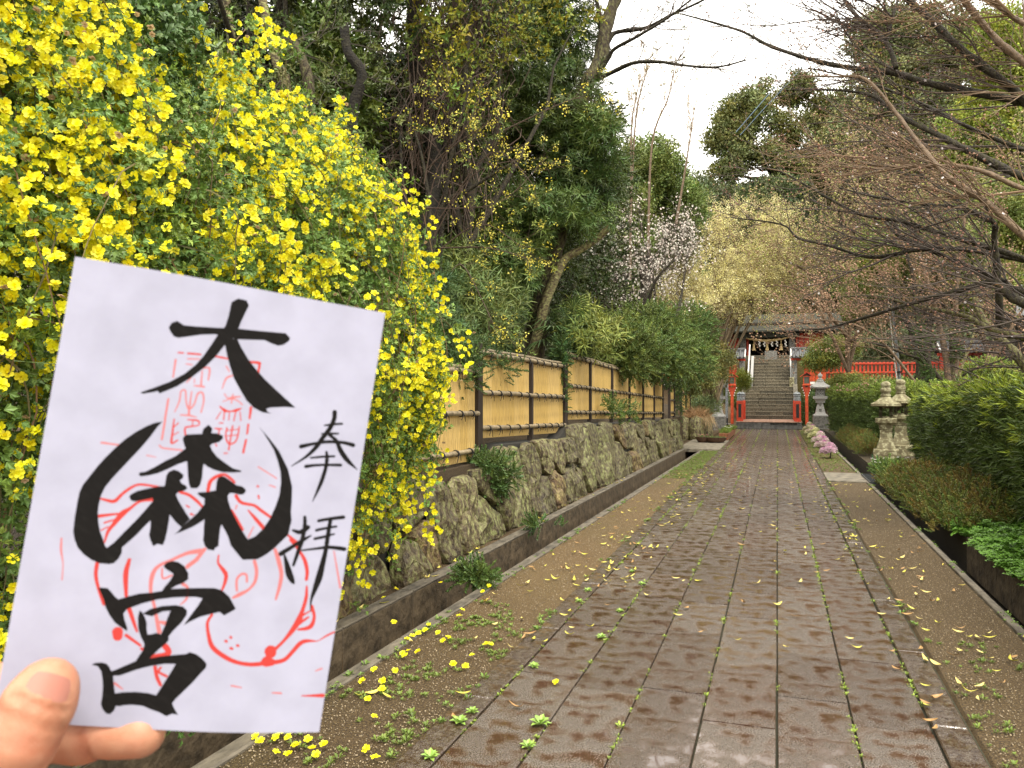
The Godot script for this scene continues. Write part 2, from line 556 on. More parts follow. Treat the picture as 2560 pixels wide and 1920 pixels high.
func build_ground() -> void:
	var ds := [-60.0, -25.0, -10.0, -4.0, -2.0, -1.0]
	var q := 0.0
	while q < 40.0:
		ds.append(q)
		q += 0.5
	for e in [40.0, 41.0, 42.0, 43.0, 44.0, 45.0, 46.0, 47.4, 47.6, 50.0, 56.0, 62.0, 70.0, 80.0, 95.0, 120.0, 160.0, 240.0, 400.0]:
		ds.append(e)
	var offs := [-400.0, -200.0, -90.0, -50.0, -30.0, -20.0, -14.0, -10.0, -7.0, -5.0, -3.8, -3.2, -2.97, -2.93]
	var g := Geo.new()
	var rows := []
	for d in ds:
		var row := []
		for x in offs:
			row.append([x, ground_y(x, d), 0])
		var dx := drain_x(d)
		var dip := -0.36 if d < 36.0 else -0.02
		for e in [[wall_x(d) - 0.02, 0.005, 1], [dx - 0.53, 0.0, 1], [dx - 0.44, 0.0, 1], [dx - 0.43, dip, 1], [dx + 0.01, dip, 1], [dx + 0.02, -0.015, 2]]:
			row.append(e)
		for x in [-1.9, -1.7, -1.5]:
			row.append([x + 0.02, -0.012 + 0.012 * noise_a.get_noise_2d(x * 3, d * 2), 2])
		row.append([-1.47, -0.06, 2])
		row.append([0.81, -0.06, 3])
		for x in [0.84, 1.0, 1.2, 1.4]:
			row.append([x, -0.012 + 0.012 * noise_a.get_noise_2d(x * 3, d * 2), 3])
		row.append([1.44, -0.02, 3])
		for e in [[1.45, dip, 4], [1.86, dip, 4], [1.87, -0.01, 5]]:
			row.append(e)
		for x in [2.2, 2.6, 3.2, 4.2, 6.0, 9.0, 14.0, 22.0, 35.0, 60.0, 120.0, 220.0, 400.0]:
			row.append([x, ground_y(x, d), 5])
		if d > 36.5:
			for e in row:
				if e[2] in [1, 2, 3, 4, 5]:
					e[1] = maxf(e[1], ground_y(e[0], d) if absf(e[0]) > 1.6 else hill(e[0], d))
		rows.append(row)
	var wide: int = rows[0].size()
	for k in ds.size():
		for e in rows[k]:
			var d: float = ds[k]
			var c := Color(0.16, 0.125, 0.07)
			var nn := noise_a.get_noise_2d(e[0] * 1.3, d * 0.6)
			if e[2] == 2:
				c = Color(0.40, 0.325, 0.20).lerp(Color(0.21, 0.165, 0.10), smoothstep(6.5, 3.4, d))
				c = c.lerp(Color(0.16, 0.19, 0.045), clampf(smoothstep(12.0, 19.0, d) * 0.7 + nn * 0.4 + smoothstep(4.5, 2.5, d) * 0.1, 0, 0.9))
			elif e[2] == 3:
				c = Color(0.25, 0.20, 0.125).lerp(Color(0.23, 0.22, 0.055), clampf(smoothstep(15.0, 21.0, d) * 0.9 + nn * 0.25, 0, 0.95))
			elif e[2] == 1:
				c = Color(0.24, 0.19, 0.12)
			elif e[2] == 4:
				c = Color(0.05, 0.04, 0.025)  # earth darkened to stand for the shadow in the right gutter
			elif e[2] == 5:
				c = Color(0.12, 0.10, 0.045)
			elif d > 47.0:
				c = Color(0.07, 0.075, 0.03)
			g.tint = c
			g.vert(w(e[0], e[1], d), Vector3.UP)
	for k in ds.size() - 1:
		for j in wide - 1:
			var a := k * wide + j
			g.tri(a, a + 1, a + wide)
			g.tri(a + 1, a + wide + 1, a + wide)
	var ground := setting("ground", g.mesh(), M.ground)
	# loose grit on the two unpaved strips, dense near the camera
	var grit := Geo.new()
	grit.lathe([[0.0, -0.5], [0.7, -0.2], [0.9, 0.25], [0.0, 0.55]], 5)
	var buf := PackedFloat32Array()
	for k in 26000:
		var left := k % 2 == 0
		var d := 1.6 + pow(rnd(), 2.0) * 14.0
		var x := rnd(drain_x(d) + 0.03, -1.5) if left else rnd(0.84, 1.43)
		var s := rnd(0.002, 0.0055)
		var t := rnd(0.25, 0.8)
		put(buf, w(x, -0.008, d), Basis.from_euler(Vector3(rnd(0, 6), rnd(0, 6), 0)) * s, Color(0.52 * t, 0.41 * t, 0.26 * t))
	many(ground, "grit", grit.mesh(), M.dull_leaf, buf)


func build_path() -> void:
	var root := Node3D.new()
	root.name = "path"
	add_child(root)
	root.set_meta("kind", "structure")
	var bed := Geo.new()
	bed.box(w(-0.33, -0.045, 15.9), Vector3(2.30, 0.05, 40.2))
	part(root, "joint_bed", bed.mesh(), M.joint)
	var forms := []
	for k in 3:
		var g := Geo.new()
		var tilt := Basis.from_euler(Vector3(0, 0, rnd(-0.005, 0.005)))
		var sec := [[-0.161, -0.03], [-0.161, 0.027], [-0.158, 0.03], [0.158, 0.03], [0.161, 0.027], [0.161, -0.03]]
		for z in [-0.5, 0.5]:
			g.face(sec.map(func(e): return tilt * Vector3(e[0], e[1], z)))
		for i in 6:
			var p: Array = sec[i]
			var q: Array = sec[(i + 1) % 6]
			g.face([tilt * Vector3(p[0], p[1], -0.5), tilt * Vector3(q[0], q[1], -0.5), tilt * Vector3(q[0], q[1], 0.5), tilt * Vector3(p[0], p[1], 0.5)])
		forms.append(g.mesh())
	for r in 6:
		var x := -1.33 + 0.33 * (r + 0.5)
		var d := -4.0 - rnd(0, 0.9)
		while d < 35.9:
			var l := minf(rnd(0.7, 1.05) if d > 0 else 2.5, 36.0 - d)
			if 36.0 - d - l < 0.3:
				l = 36.0 - d
			var o := part(root, "paving_stone", forms[rng.randi() % 3], M.pavers[rng.randi() % 4], false, w(x + rnd(-0.002, 0.002), -0.03 + rnd(-0.002, 0.002), d + l * 0.5))
			o.scale.z = l - rnd(0.006, 0.010)
			o.rotation = Vector3(rnd(-0.002, 0.002), rnd(-0.002, 0.002), 0)
			d += l
	var edge := Geo.new()
	edge.bevel(Vector3.ZERO, Vector3(0.146, 0.09, 1.0), 0.006)
	var em := edge.mesh()
	for x in [-1.412, 0.732]:
		var d := -4.5
		while d < 35.9:
			var l := minf(rnd(1.0, 1.35) if d > 0 else 3.0, 36.0 - d)
			var o := part(root, "border_stone", em, M.kerb, false, w(x, -0.043 + rnd(-0.002, 0.002), d + l * 0.5))
			o.scale.z = l - 0.006
			d += l


func build_drains() -> void:
	# left gutter: two concrete side walls laid in lengths, and its bed
	var left := thing("concrete_gutter", "grey concrete gutter with a dark inner face along the foot of the stone wall", "gutter", w(-2.3, 0, 8))
	var d := -3.0
	var idx := 0
	while d < 21.9:
		var l := minf(1.0 if d > 2.0 else 2.5, 22.0 - d)
		var mid := d + l * 0.5
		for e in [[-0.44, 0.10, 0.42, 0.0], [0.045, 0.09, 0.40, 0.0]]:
			var g := Geo.new()
			g.bevel(Vector3.ZERO, Vector3(e[1], e[2], l - 0.008), 0.008, Basis.from_euler(Vector3(0, -0.0141, 0)))
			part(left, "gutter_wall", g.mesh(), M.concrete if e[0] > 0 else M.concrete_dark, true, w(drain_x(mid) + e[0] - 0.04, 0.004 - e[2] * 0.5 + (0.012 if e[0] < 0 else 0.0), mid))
		idx += 1
		d += l
	var cap := Geo.new()
	d = -3.0
	while d < 21.9:
		var l := minf(1.0 if d > 2.0 else 2.5, 22.0 - d)
		var mid := d + l * 0.5
		cap.bevel(w(drain_x(mid) - 0.482, 0.024, mid), Vector3(0.112, 0.016, l - 0.012), 0.004, Basis.from_euler(Vector3(0, -0.0141, 0)))
		d += l
	part(left, "gutter_lip", cap.mesh(), M.concrete, true)
	var right := thing("concrete_gutter", "narrow concrete gutter with a darker outer wall between the right gravel and the clover", "gutter", w(1.65, 0, 8))
	d = -3.0
	while d < 35.5:
		var l := minf(1.2 if d > 2.0 else 2.5, 36.0 - d)
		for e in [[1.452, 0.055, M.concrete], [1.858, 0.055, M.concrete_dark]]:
			if e[0] > 1.6 and d > 8.4:
				continue
			var g := Geo.new()
			g.bevel(Vector3.ZERO, Vector3(e[1], 0.36, l - 0.008), 0.006)
			part(right, "gutter_wall", g.mesh(), e[2], true, w(e[0], -0.17 + (0.03 if e[0] > 1.6 else 0.0), d + l * 0.5))
		d += l
	var slab := Geo.new()
	slab.bevel(Vector3.ZERO, Vector3(1.13, 0.10, 4.4), 0.012)
	lone("footbridge_slab", slab.mesh(), M.pale_concrete, "flat concrete slab bridging the left gutter below the planters", "slab", w(-2.04, -0.01, 24.2))
	var pad := Geo.new()
	pad.bevel(Vector3.ZERO, Vector3(0.62, 0.06, 1.5), 0.01)
	lone("concrete_pad", pad.mesh(), M.pale_concrete, "small concrete pad in the right gravel strip beside the metal grate", "slab", w(1.12, -0.012, 15.6))
	var grate := thing("drain_grate", "dark metal grate laid across the right gutter near the daisies", "grate", w(1.655, 0.015, 15.4))
	var rim := Geo.new()
	for s in [-1, 1]:
		rim.box(Vector3(0.19 * s, 0, 0), Vector3(0.025, 0.03, 1.5))
		rim.box(Vector3(0, 0, 0.74 * s), Vector3(0.36, 0.03, 0.02))
	part(grate, "frame", rim.mesh(), M.iron)
	var bar := Geo.new()
	bar.box(Vector3.ZERO, Vector3(0.36, 0.022, 0.014))
	var bm := bar.mesh()
	for k in 28:
		part(grate, "bar", bm, M.iron, false, Vector3(0, 0, -0.7 + k * 0.052))


# ---------------------------------------------------------------- stone retaining wall
func cell(pts: Array, k: int, lo: Vector2, hi: Vector2) -> Array:
	var poly := [Vector2(lo.x, lo.y), Vector2(hi.x, lo.y), Vector2(hi.x, hi.y), Vector2(lo.x, hi.y)]
	for j in pts.size():
		if j == k or absf(pts[j].x - pts[k].x) > 2.2:
			continue
		var m: Vector2 = (pts[k] + pts[j]) * 0.5
		var nn: Vector2 = (pts[j] - pts[k]).normalized()
		var out := []
		for i in poly.size():
			var a: Vector2 = poly[i]
			var b: Vector2 = poly[(i + 1) % poly.size()]
			var da := (a - m).dot(nn)
			var db := (b - m).dot(nn)
			if da <= 0:
				out.append(a)
			if da * db < 0:
				out.append(a + (b - a) * (da / (da - db)))
		poly = out
		if poly.size() < 3:
			return []
	return poly


# a rough stone: the outline is shrunk, rounded and bulged along +z; returned in (x, y, z) with z out of the wall
func stone_mesh(poly: Array, bulge: float, sd: float) -> Geo:
	var mid := Vector2.ZERO
	for p in poly:
		mid += p / poly.size()
	var ring := []
	var total := 0.0
	for i in poly.size():
		total += poly[i].distance_to(poly[(i + 1) % poly.size()])
	var count := 18
	for k in count:
		var at := total * k / count
		for i in poly.size():
			var a: Vector2 = poly[i]
			var b: Vector2 = poly[(i + 1) % poly.size()]
			var l := a.distance_to(b)
			if at <= l:
				ring.append(a.lerp(b, at / maxf(l, 0.0001)))
				break
			at -= l
	var smooth := []
	for k in ring.size():
		smooth.append(ring[k] * 0.6 + (ring[k - 1] + ring[(k + 1) % ring.size()]) * 0.2)
	var g := Geo.new()
	var levels := [[1.0, -0.4], [0.995, 0.25], [0.955, 0.78], [0.80, 0.93], [0.45, 1.0]]
	for e in levels:
		for p in smooth:
			var s := 1.0 - 0.021 / maxf((p - mid).length(), 0.03)
			var q: Vector2 = mid + (p - mid) * e[0] * s
			var z: float = e[1] * bulge + noise_a.get_noise_3d(q.x * 2.6 + sd * 9.0, q.y * 2.6, sd) * 0.055 * clampf(e[1] + 0.1, 0, 1)
			z += noise_a.get_noise_3d(q.x * 8.0 + sd * 9.0, q.y * 8.0, sd) * 0.03
			g.vert(Vector3(q.x, q.y, z), Vector3.ZERO)
	var c := g.vert(Vector3(mid.x, mid.y, bulge * 1.02 + noise_a.get_noise_3d(mid.x * 2.6 + sd * 9.0, mid.y * 2.6, sd) * 0.07), Vector3.ZERO)
	var m := smooth.size()
	for r in levels.size() - 1:
		for k in m:
			var a := r * m + k
			var b := r * m + (k + 1) % m
			g.tri(a, b, a + m)
			g.tri(b, b + m, a + m)
	for k in m:
		g.tri((levels.size() - 1) * m + k, (levels.size() - 1) * m + (k + 1) % m, c)
	return g


func fence_low(d: float) -> float:
	return table([2.0, 4.6, 8.03, 8.05, 11.7, 11.72, 22.6], [0.87, 0.85, 0.80, 1.03, 0.925, 1.113, 0.86], d)


func wall_top(d: float) -> float:
	return table([2.0, 8.0, 8.01, 11.3, 11.31, 22.5], [0.84, 0.77, 0.99, 0.90, 1.08, 0.83], d)


# wall coordinates: along the wall, height, out of the wall
func on_wall(p: Vector3) -> Vector3:
	return w(wall_x(p.x) - 0.16 * p.y + p.z - 0.07, p.y, p.x)


func build_stone_wall() -> void:
	var root := thing("stone_wall", "long dry stone retaining wall of big mossy rocks below the yellow fence", "wall", w(-2.75, 0, 10))
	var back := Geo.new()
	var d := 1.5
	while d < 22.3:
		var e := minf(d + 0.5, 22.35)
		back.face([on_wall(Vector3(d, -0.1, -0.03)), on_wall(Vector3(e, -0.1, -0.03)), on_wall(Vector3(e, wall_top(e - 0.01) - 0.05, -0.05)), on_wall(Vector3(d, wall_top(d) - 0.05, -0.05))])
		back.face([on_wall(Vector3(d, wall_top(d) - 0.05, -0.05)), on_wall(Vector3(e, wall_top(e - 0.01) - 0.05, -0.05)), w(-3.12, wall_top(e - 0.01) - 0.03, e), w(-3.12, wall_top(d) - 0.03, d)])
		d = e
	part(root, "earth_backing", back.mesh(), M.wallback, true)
	var pts := []
	d = 1.6
	while d < 22.3:
		var h := wall_top(d)
		var two := rnd() < 0.62
		if two:
			var cut := rnd(0.30, 0.62) * h
			pts.append(Vector2(d + rnd(-0.12, 0.12), cut * 0.5))
			pts.append(Vector2(d + rnd(0.0, 0.35), (cut + h) * 0.5 + rnd(-0.03, 0.06)))
			if rnd() < 0.3:
				pts.append(Vector2(d + rnd(0.2, 0.3), rnd(0.2, 0.8) * h))
		else:
			pts.append(Vector2(d + rnd(0, 0.1), h * rnd(0.4, 0.6)))
		d += rnd(0.44, 0.72)
	for k in pts.size():
		var h := wall_top(pts[k].x)
		var poly := cell(pts, k, Vector2(1.5, -0.04), Vector2(22.4, h + rnd(-0.05, 0.02)))
		if poly.size() < 3:
			continue
		var g := stone_mesh(poly, rnd(0.06, 0.11), k * 1.7)
		var proud := rnd(-0.035, 0.04)
		for i in g.v.size():
			g.v[i] = on_wall(g.v[i] + Vector3(0, 0, proud))
		part(root, "stone", g.mesh(), M.stones[[0, 1, 1, 3, 0, 4, 2, 3][rng.randi() % 8]], true)
	# the rounded corner stones that close the far end
	for e in [[-2.78, 22.42, 0.62, 0.86], [-3.15, 22.5, 0.5, 0.9]]:
		var o := part(root, "corner_stone", boulder(0.30, e[2] * 0.5, 0.42, e[0]), M.stones[1], true, w(e[0], 0.0, e[1]))
		o.scale = Vector3(1, e[3] / 0.62, 1)
	# boulders past the slab, topped with dry grass
	var low := thing("boulder_wall", "short row of rounded boulders topped with dry brown grass beyond the slab", "wall", w(-2.5, 0, 27))
	for e in [[-2.98, 26.9, 0.46, 0.80], [-2.52, 26.8, 0.40, 0.82], [-2.22, 27.2, 0.30, 0.70], [-2.6, 28.3, 0.5, 0.72], [-2.75, 29.6, 0.6, 0.7], [-2.85, 31.0, 0.6, 0.66], [-2.95, 32.3, 0.5, 0.6]]:
		part(low, "boulder", boulder(e[2] * 0.62, e[3], e[2] * 0.8, e[0] + e[1]), M.stones[int(e[1]) % 2], true, w(e[0], 0, e[1]))
	var buf := PackedFloat32Array()
	for k in 900:
		var x := rnd(-3.1, -2.12)
		var dd := 26.6 + rnd(0, 1.0) + (rnd(0, 3.0) if x < -2.6 else 0.0)
		var hang := x > -2.45 and rnd() < 0.7
		var p := w(x + (0.1 if hang else 0.0), 0.74 + rnd(-0.05, 0.05), dd)
		var dir := Vector3(rnd(-0.5, 0.5), -1.0, 0.25) if hang else Vector3(rnd(-1, 1), rnd(0.2, 1.0), rnd(-1, 1))
		var t := rnd(0.5, 1.2)
		put(buf, p, along(dir, rnd(0.25, 0.55)), Color(0.30 * t, 0.17 * t, 0.07 * t) if not hang else Color(0.36 * t, 0.25 * t, 0.12 * t))
	many(low, "dry_grass", L.blade, M.dull_leaf, buf)


func boulder(rx: float, h: float, rz: float, sd: float) -> ArrayMesh:
	var g := Geo.new()
	var n := 14
	var rows := 9
	for r in rows:
		var t := float(r) / (rows - 1)
		var y := lerpf(-0.12, 1.0, t)
		var rad := pow(maxf(0.0, 1.0 - pow(absf(lerpf(-0.55, 1.0, t)), 3.2)), 0.45)
		for j in n:
			var a := TAU * j / n
			var k := 1.0 + 0.22 * noise_a.get_noise_3d(cos(a) * 0.9 + sd * 3, y * 1.1, sin(a) * 0.9) + 0.06 * noise_a.get_noise_3d(cos(a) * 3 + sd, y * 3.5, sin(a) * 3)
			g.vert(Vector3(cos(a) * rx * rad * k, y * h, sin(a) * rz * rad * k), Vector3(cos(a), t - 0.3, sin(a)).normalized())
	for r in rows - 1:
		for j in n:
			var a := r * n + j
			var b := r * n + (j + 1) % n
			g.tri(a, b, a + n)
			g.tri(b, b + n, a + n)
	return g.mesh()


# ---------------------------------------------------------------- bamboo fence
func build_fences() -> void:
	bamboo_fence([4.3, 6.1, 8.0], [0.845, 0.80], [1.78, 1.74], "nearest yellow bamboo fence panel, half hidden behind the yellow flowers", 2)
	bamboo_fence([8.06, 9.95, 11.66], [1.025, 0.927], [1.958, 1.925], "two-bay yellow bamboo fence panel left of the ivy-wrapped post, one step higher", 2)
	bamboo_fence([11.74, 13.4, 15.3, 17.2, 19.05, 20.85, 22.5], [1.113, 0.86], [2.10, 1.86], "longest yellow bamboo fence of six bays under the small-leaved green shrub", 6)
	bamboo_fence([24.0, 25.1], [0.86, 0.83], [1.75, 1.72], "narrow yellow fence piece of open upright bamboo poles beyond the long fence", 1)
	bamboo_fence([27.0, 28.4, 29.8], [0.78, 0.74], [2.25, 2.2], "farthest tall yellow bamboo fence piece right of the ivy trunk", 2)


func bamboo_fence(posts: Array, low: Array, top: Array, label: String, _n: int) -> void:
	var x := -3.05
	var d0: float = posts[0]
	var d1: float = posts[-1]
	var root := thing("bamboo_fence", label, "fence", w(x, low[0], d0))
	var lo := func(d: float) -> float: return lerpf(low[0], low[1], (d - d0) / (d1 - d0))
	var hi := func(d: float) -> float: return lerpf(top[0], top[1], (d - d0) / (d1 - d0))
	for k in posts.size():
		var g := Geo.new()
		var d: float = posts[k]
		var y0: float = lo.call(d) - 0.16
		var y1: float = hi.call(d) + (0.09 if k in [0, posts.size() - 1] else 0.0)
		g.bevel(Vector3(0, (y0 + y1) * 0.5, 0), Vector3(0.075, y1 - y0, 0.075 if k in [0, posts.size() - 1] else 0.055), 0.006)
		part(root, "post", g.mesh(), M.post, true, w(x + 0.012, 0, d))
	for k in posts.size() - 1:
		var a: float = posts[k] + 0.04
		var b: float = posts[k + 1] - 0.04
		var count := maxi(4, int(round((b - a) / 0.2)))
		for j in count:
			var da := lerpf(a, b, float(j) / count) + 0.0015
			var db := lerpf(a, b, float(j + 1) / count) - 0.0015
			var g := Geo.new()
			var out := rnd(0.0, 0.004)
			# four half-round canes to a board
			for i in 4:
				for h in 3:
					var u0 := lerpf(da, db, (i + h / 3.0) / 4.0)
					var u1 := lerpf(da, db, (i + (h + 1) / 3.0) / 4.0)
					var z0 := x + out + 0.011 * sin(PI * h / 3.0)
					var z1 := x + out + 0.011 * sin(PI * (h + 1) / 3.0)
					g.face([w(z0, lo.call(u0), u0), w(z1, lo.call(u1), u1), w(z1, hi.call(u1) - 0.02, u1), w(z0, hi.call(u0) - 0.02, u0)])
			var mid := (da + db) * 0.5
			g.box(w(x - 0.012, (lo.call(mid) + hi.call(mid)) * 0.5 - 0.01, mid), Vector3(0.02, hi.call(mid) - lo.call(mid) - 0.03, db - da))
			part(root, "slat", g.mesh(), M.yellow[rng.randi() % 3], true)
	# rails of split bamboo, tied with black cord
	var rails := [[0.985, 0.030, 0.035], [1.03, 0.024, 0.0], [0.53, 0.028, 0.04], [0.115, 0.028, 0.04]]
	for r in rails:
		for k in posts.size() - 1:
			var a: float = posts[k] + (0.03 if k == 0 else 0.0)
			var b: float = posts[k + 1] - (0.03 if k == posts.size() - 2 else 0.0)
			var pts := []
			var rad := []
			var steps := 24
			for j in steps + 1:
				var d := lerpf(a, b, float(j) / steps)
				pts.append(w(x + r[2], lerpf(lo.call(d), hi.call(d), r[0]) + 0.004 * sin(d * 3.1 + r[0] * 9), d))
				rad.append(r[1] * (1.09 if j % 6 == 3 else 1.0) * (1.0 - 0.004 * j))
			var g := Geo.new()
			g.tube(pts, rad, 7, true)
			part(root, "bamboo_rail", g.mesh(true), M.bamboo, true)
			if r[1] < 0.025:
				continue
			var ties := 5 if d0 < 12.0 else 4
			for j in ties:
				var d := lerpf(a, b, (j + 0.5) / ties) + rnd(-0.06, 0.06)
				var c := w(x + r[2], lerpf(lo.call(d), hi.call(d), r[0]), d)
				var t := Geo.new()
				for q in 3:
					var loop := []
					var lr := []
					for i in 9:
						var an := TAU * i / 8.0
						loop.append(c + Vector3(cos(an) * (r[1] + 0.004), sin(an) * (r[1] + 0.004), (q - 1) * 0.010 + 0.02 * sin(an)))
						lr.append(0.0045)
					t.tube(loop, lr, 4)
				for q in 2:
					var tail := [c + Vector3(r[1] + 0.004, 0, 0), c + Vector3(r[1] + 0.012, -0.03, (q - 0.5) * 0.05), c + Vector3(r[1] + 0.004, -rnd(0.06, 0.10), (q - 0.5) * 0.11)]
					t.tube(tail, [0.0045, 0.004, 0.003], 4)
				part(root, "cord_tie", t.mesh(), M.rope, true)


# ---------------------------------------------------------------- platform, stairs, shrine
func build_shrine() -> void:
	var deck := thing("stone_platform", "low grey stone platform with pinkish tile top before the stairs", "platform", w(-0.37, 0, 38))
	for row in [[0.0, 0.165, 5, 0.0], [0.17, 0.115, 5, 0.02]]:
		for k in row[2]:
			var a: float = lerpf(-1.73 + row[3], 0.99 - row[3], float(k) / row[2])
			var b: float = lerpf(-1.73 + row[3], 0.99 - row[3], float(k + 1) / row[2])
			if row[0] > 0.1 and (k == 3 or k == 2):
				if k == 3:
					a = -0.28
					b = 0.76
				else:
					b = -0.29
			elif row[0] > 0.1 and k == 4:
				a = 0.77
			var g := Geo.new()
			var back := 0.16 if (row[0] > 0.1 and k == 3) else 0.0
			g.bevel(Vector3((a + b) * 0.5, row[0] + row[1] * 0.5, -(36.06 + 0.15 + back)), Vector3(b - a - 0.008, row[1], 0.3), 0.008)
			part(deck, "block", g.mesh(), M.course if back == 0.0 else M.granite_dark, true)
	var core := Geo.new()
	core.box(w(-0.37, 0.14, 38.2), Vector3(2.70, 0.27, 3.2))
	part(deck, "core", core.mesh(), M.course, true)
	for k in 2:
		for j in 3:
			var g := Geo.new()
			g.bevel(w(-1.05 + 1.36 * k, 0.305, 36.63 + j * 1.2), Vector3(1.345, 0.034, 1.188), 0.004)
			part(deck, "tile", g.mesh(), M.pinktile, true)
	var stairs := thing("stone_stairs", "long straight mossy grey stone stairs climbing in two flights to the shrine", "stairs", w(-0.4, 0.32, 41))
	for f in [[39.72, 0.32, -1.5, 0.70, 9], [44.0, 1.86, -1.22, 0.62, 9]]:
		for k in f[4]:
			var y0: float = f[1] + k * 0.171
			var d0: float = f[0] + k * 0.3
			var d1: float = f[0] + f[4] * 0.3 + (1.6 if f[0] < 42 else 0.8)
			var joints := [f[2]]
			while joints[-1] < f[3] - 0.9:
				joints.append(joints[-1] + rnd(0.5, 0.8))
			joints.append(f[3])
			for j in joints.size() - 1:
				var g := Geo.new()
				var a: float = joints[j] + 0.004
				var b: float = joints[j + 1] - 0.004
				g.bevel(Vector3((a + b) * 0.5, y0 + 0.0845, -(d0 + minf(d1 - d0, 0.6) * 0.5)), Vector3(b - a, 0.168 + rnd(-0.004, 0.003), minf(d1 - d0, 0.6)), 0.012)
				part(stairs, "step_block", g.mesh(), M.steps[[0, 0, 1, 2][rng.randi() % 4]], true)
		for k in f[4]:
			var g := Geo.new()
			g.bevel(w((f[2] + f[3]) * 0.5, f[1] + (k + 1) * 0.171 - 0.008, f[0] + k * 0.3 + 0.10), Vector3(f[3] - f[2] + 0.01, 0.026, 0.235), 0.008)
			part(stairs, "sheen_tread", g.mesh(), M.sheen_tread, true)
	var land := Geo.new()
	land.box(w(-0.4, 1.70, 43.4), Vector3(2.6, 0.30, 2.0))
	land.box(w(-0.4, 3.22, 47.3), Vector3(2.4, 0.30, 2.0))
	part(stairs, "landing", land.mesh(), M.step, true)
	for s in [[-1.31, M.granite], [0.70, M.granite]]:
		var g := Geo.new()
		var q := []
		for e in [[43.9, 1.80], [46.75, 3.35], [46.75, 3.62], [43.9, 2.08]]:
			q.append(w(s[0] - 0.07, e[1], e[0]))
			q.append(w(s[0] + 0.07, e[1], e[0]))
		for f in [[0, 2, 4, 6], [1, 3, 5, 7], [4, 5, 7, 6], [0, 1, 7, 6], [2, 3, 5, 4]]:
			g.face([q[f[0]], q[f[1]], q[f[2]], q[f[3]]])
		part(stairs, "side_curb", g.mesh(), s[1], true)
	for x in [-1.32, 0.74]:
		var g := Geo.new()
		g.bevel(w(x - 0.05, 2.08, 43.75), Vector3(0.24, 0.56, 0.24), 0.02)
		part(stairs, "newel", g.mesh(), M.granite_dark if x < 0 else M.mossy, true)
	for x in [-1.62, 0.83]:
		var g := Geo.new()
		var q := []
		for e in [[39.7, 0.2], [42.5, 1.8], [42.5, 2.0], [39.7, 0.5]]:
			q.append(w(x - 0.10, e[1], e[0]))
			q.append(w(x + 0.10, e[1], e[0]))
		for f in [[0, 2, 4, 6], [1, 3, 5, 7], [4, 5, 7, 6], [0, 1, 7, 6], [2, 3, 5, 4]]:
			g.face([q[f[0]], q[f[1]], q[f[2]], q[f[3]]])
		part(stairs, "side_curb", g.mesh(), M.step, true)
	var rail := thing("handrail", "white metal handrail sloping up the left side of the upper flight", "handrail", w(-1.47, 1.9, 44))
	var rg := Geo.new()
	rg.tube([w(-1.47, 2.55, 43.8), w(-1.47, 4.25, 46.9)], [0.035, 0.035], 6, true)
	part(rail, "bar", rg.mesh(true), M.white, true)
	for d in [44.0, 45.4, 46.8]:
		var g := Geo.new()
		var y: float = 2.55 + (d - 43.8) * 0.548
		g.tube([w(-1.47, y - 0.95, d), w(-1.47, y, d)], [0.025, 0.025], 6)
		part(rail, "post", g.mesh(true), M.white, true)

	# the hall at the head of the stairs
	var hall := thing("shrine_hall", "shrine hall with dark opening, grey pillars and green lintel above the stairs", "shrine", w(-0.55, 3.4, 50))
	for x in [-1.92, 0.79]:
		var g := Geo.new()
		g.bevel(w(x, 4.2, 49.0), Vector3(0.34, 1.8, 0.34), 0.03)
		part(hall, "pillar", g.mesh(), M.granite_dark, true)
	var g1 := Geo.new()
	g1.bevel(w(-0.55, 4.90, 48.92), Vector3(3.5, 0.24, 0.30), 0.02)
	part(hall, "lintel", g1.mesh(), M.copper, true)
	var plq := Geo.new()
	plq.bevel(w(-0.62, 5.13, 48.72), Vector3(0.62, 0.26, 0.08), 0.02)
	part(hall, "plaque", plq.mesh(), M.granite_dark, true)
	var fl := Geo.new()
	fl.bevel(w(-0.55, 3.55, 50.4), Vector3(6.4, 0.32, 4.4), 0.02)
	part(hall, "base", fl.mesh(), M.step, true)
	var bk := Geo.new()
	bk.box(w(-0.55, 4.5, 52.5), Vector3(7.0, 3.2, 0.1))
	bk.box(w(-4.0, 4.5, 50.8), Vector3(0.1, 3.2, 3.4))
	bk.box(w(2.9, 4.5, 50.8), Vector3(0.1, 3.2, 3.4))
	bk.box(w(-0.55, 5.6, 50.8), Vector3(7.0, 0.1, 3.6))
	part(hall, "inner_wall", bk.mesh(), M.wood_dark, true)
	for e in [[-2.85, 1.4], [-1.66, 0.12], [1.75, 1.5]]:
		var g := Geo.new()
		g.bevel(w(e[0], 4.35, 49.05), Vector3(e[1], 1.3, 0.08), 0.01)
		part(hall, "red_panel", g.mesh(), M.red, true)
		for k in int(e[1] / 0.3):
			var b := Geo.new()
			b.box(w(e[0] - e[1] * 0.5 + 0.15 + k * 0.3, 4.35, 48.99), Vector3(0.05, 1.28, 0.04))
			part(hall, "batten", b.mesh(), M.dark_red, true)
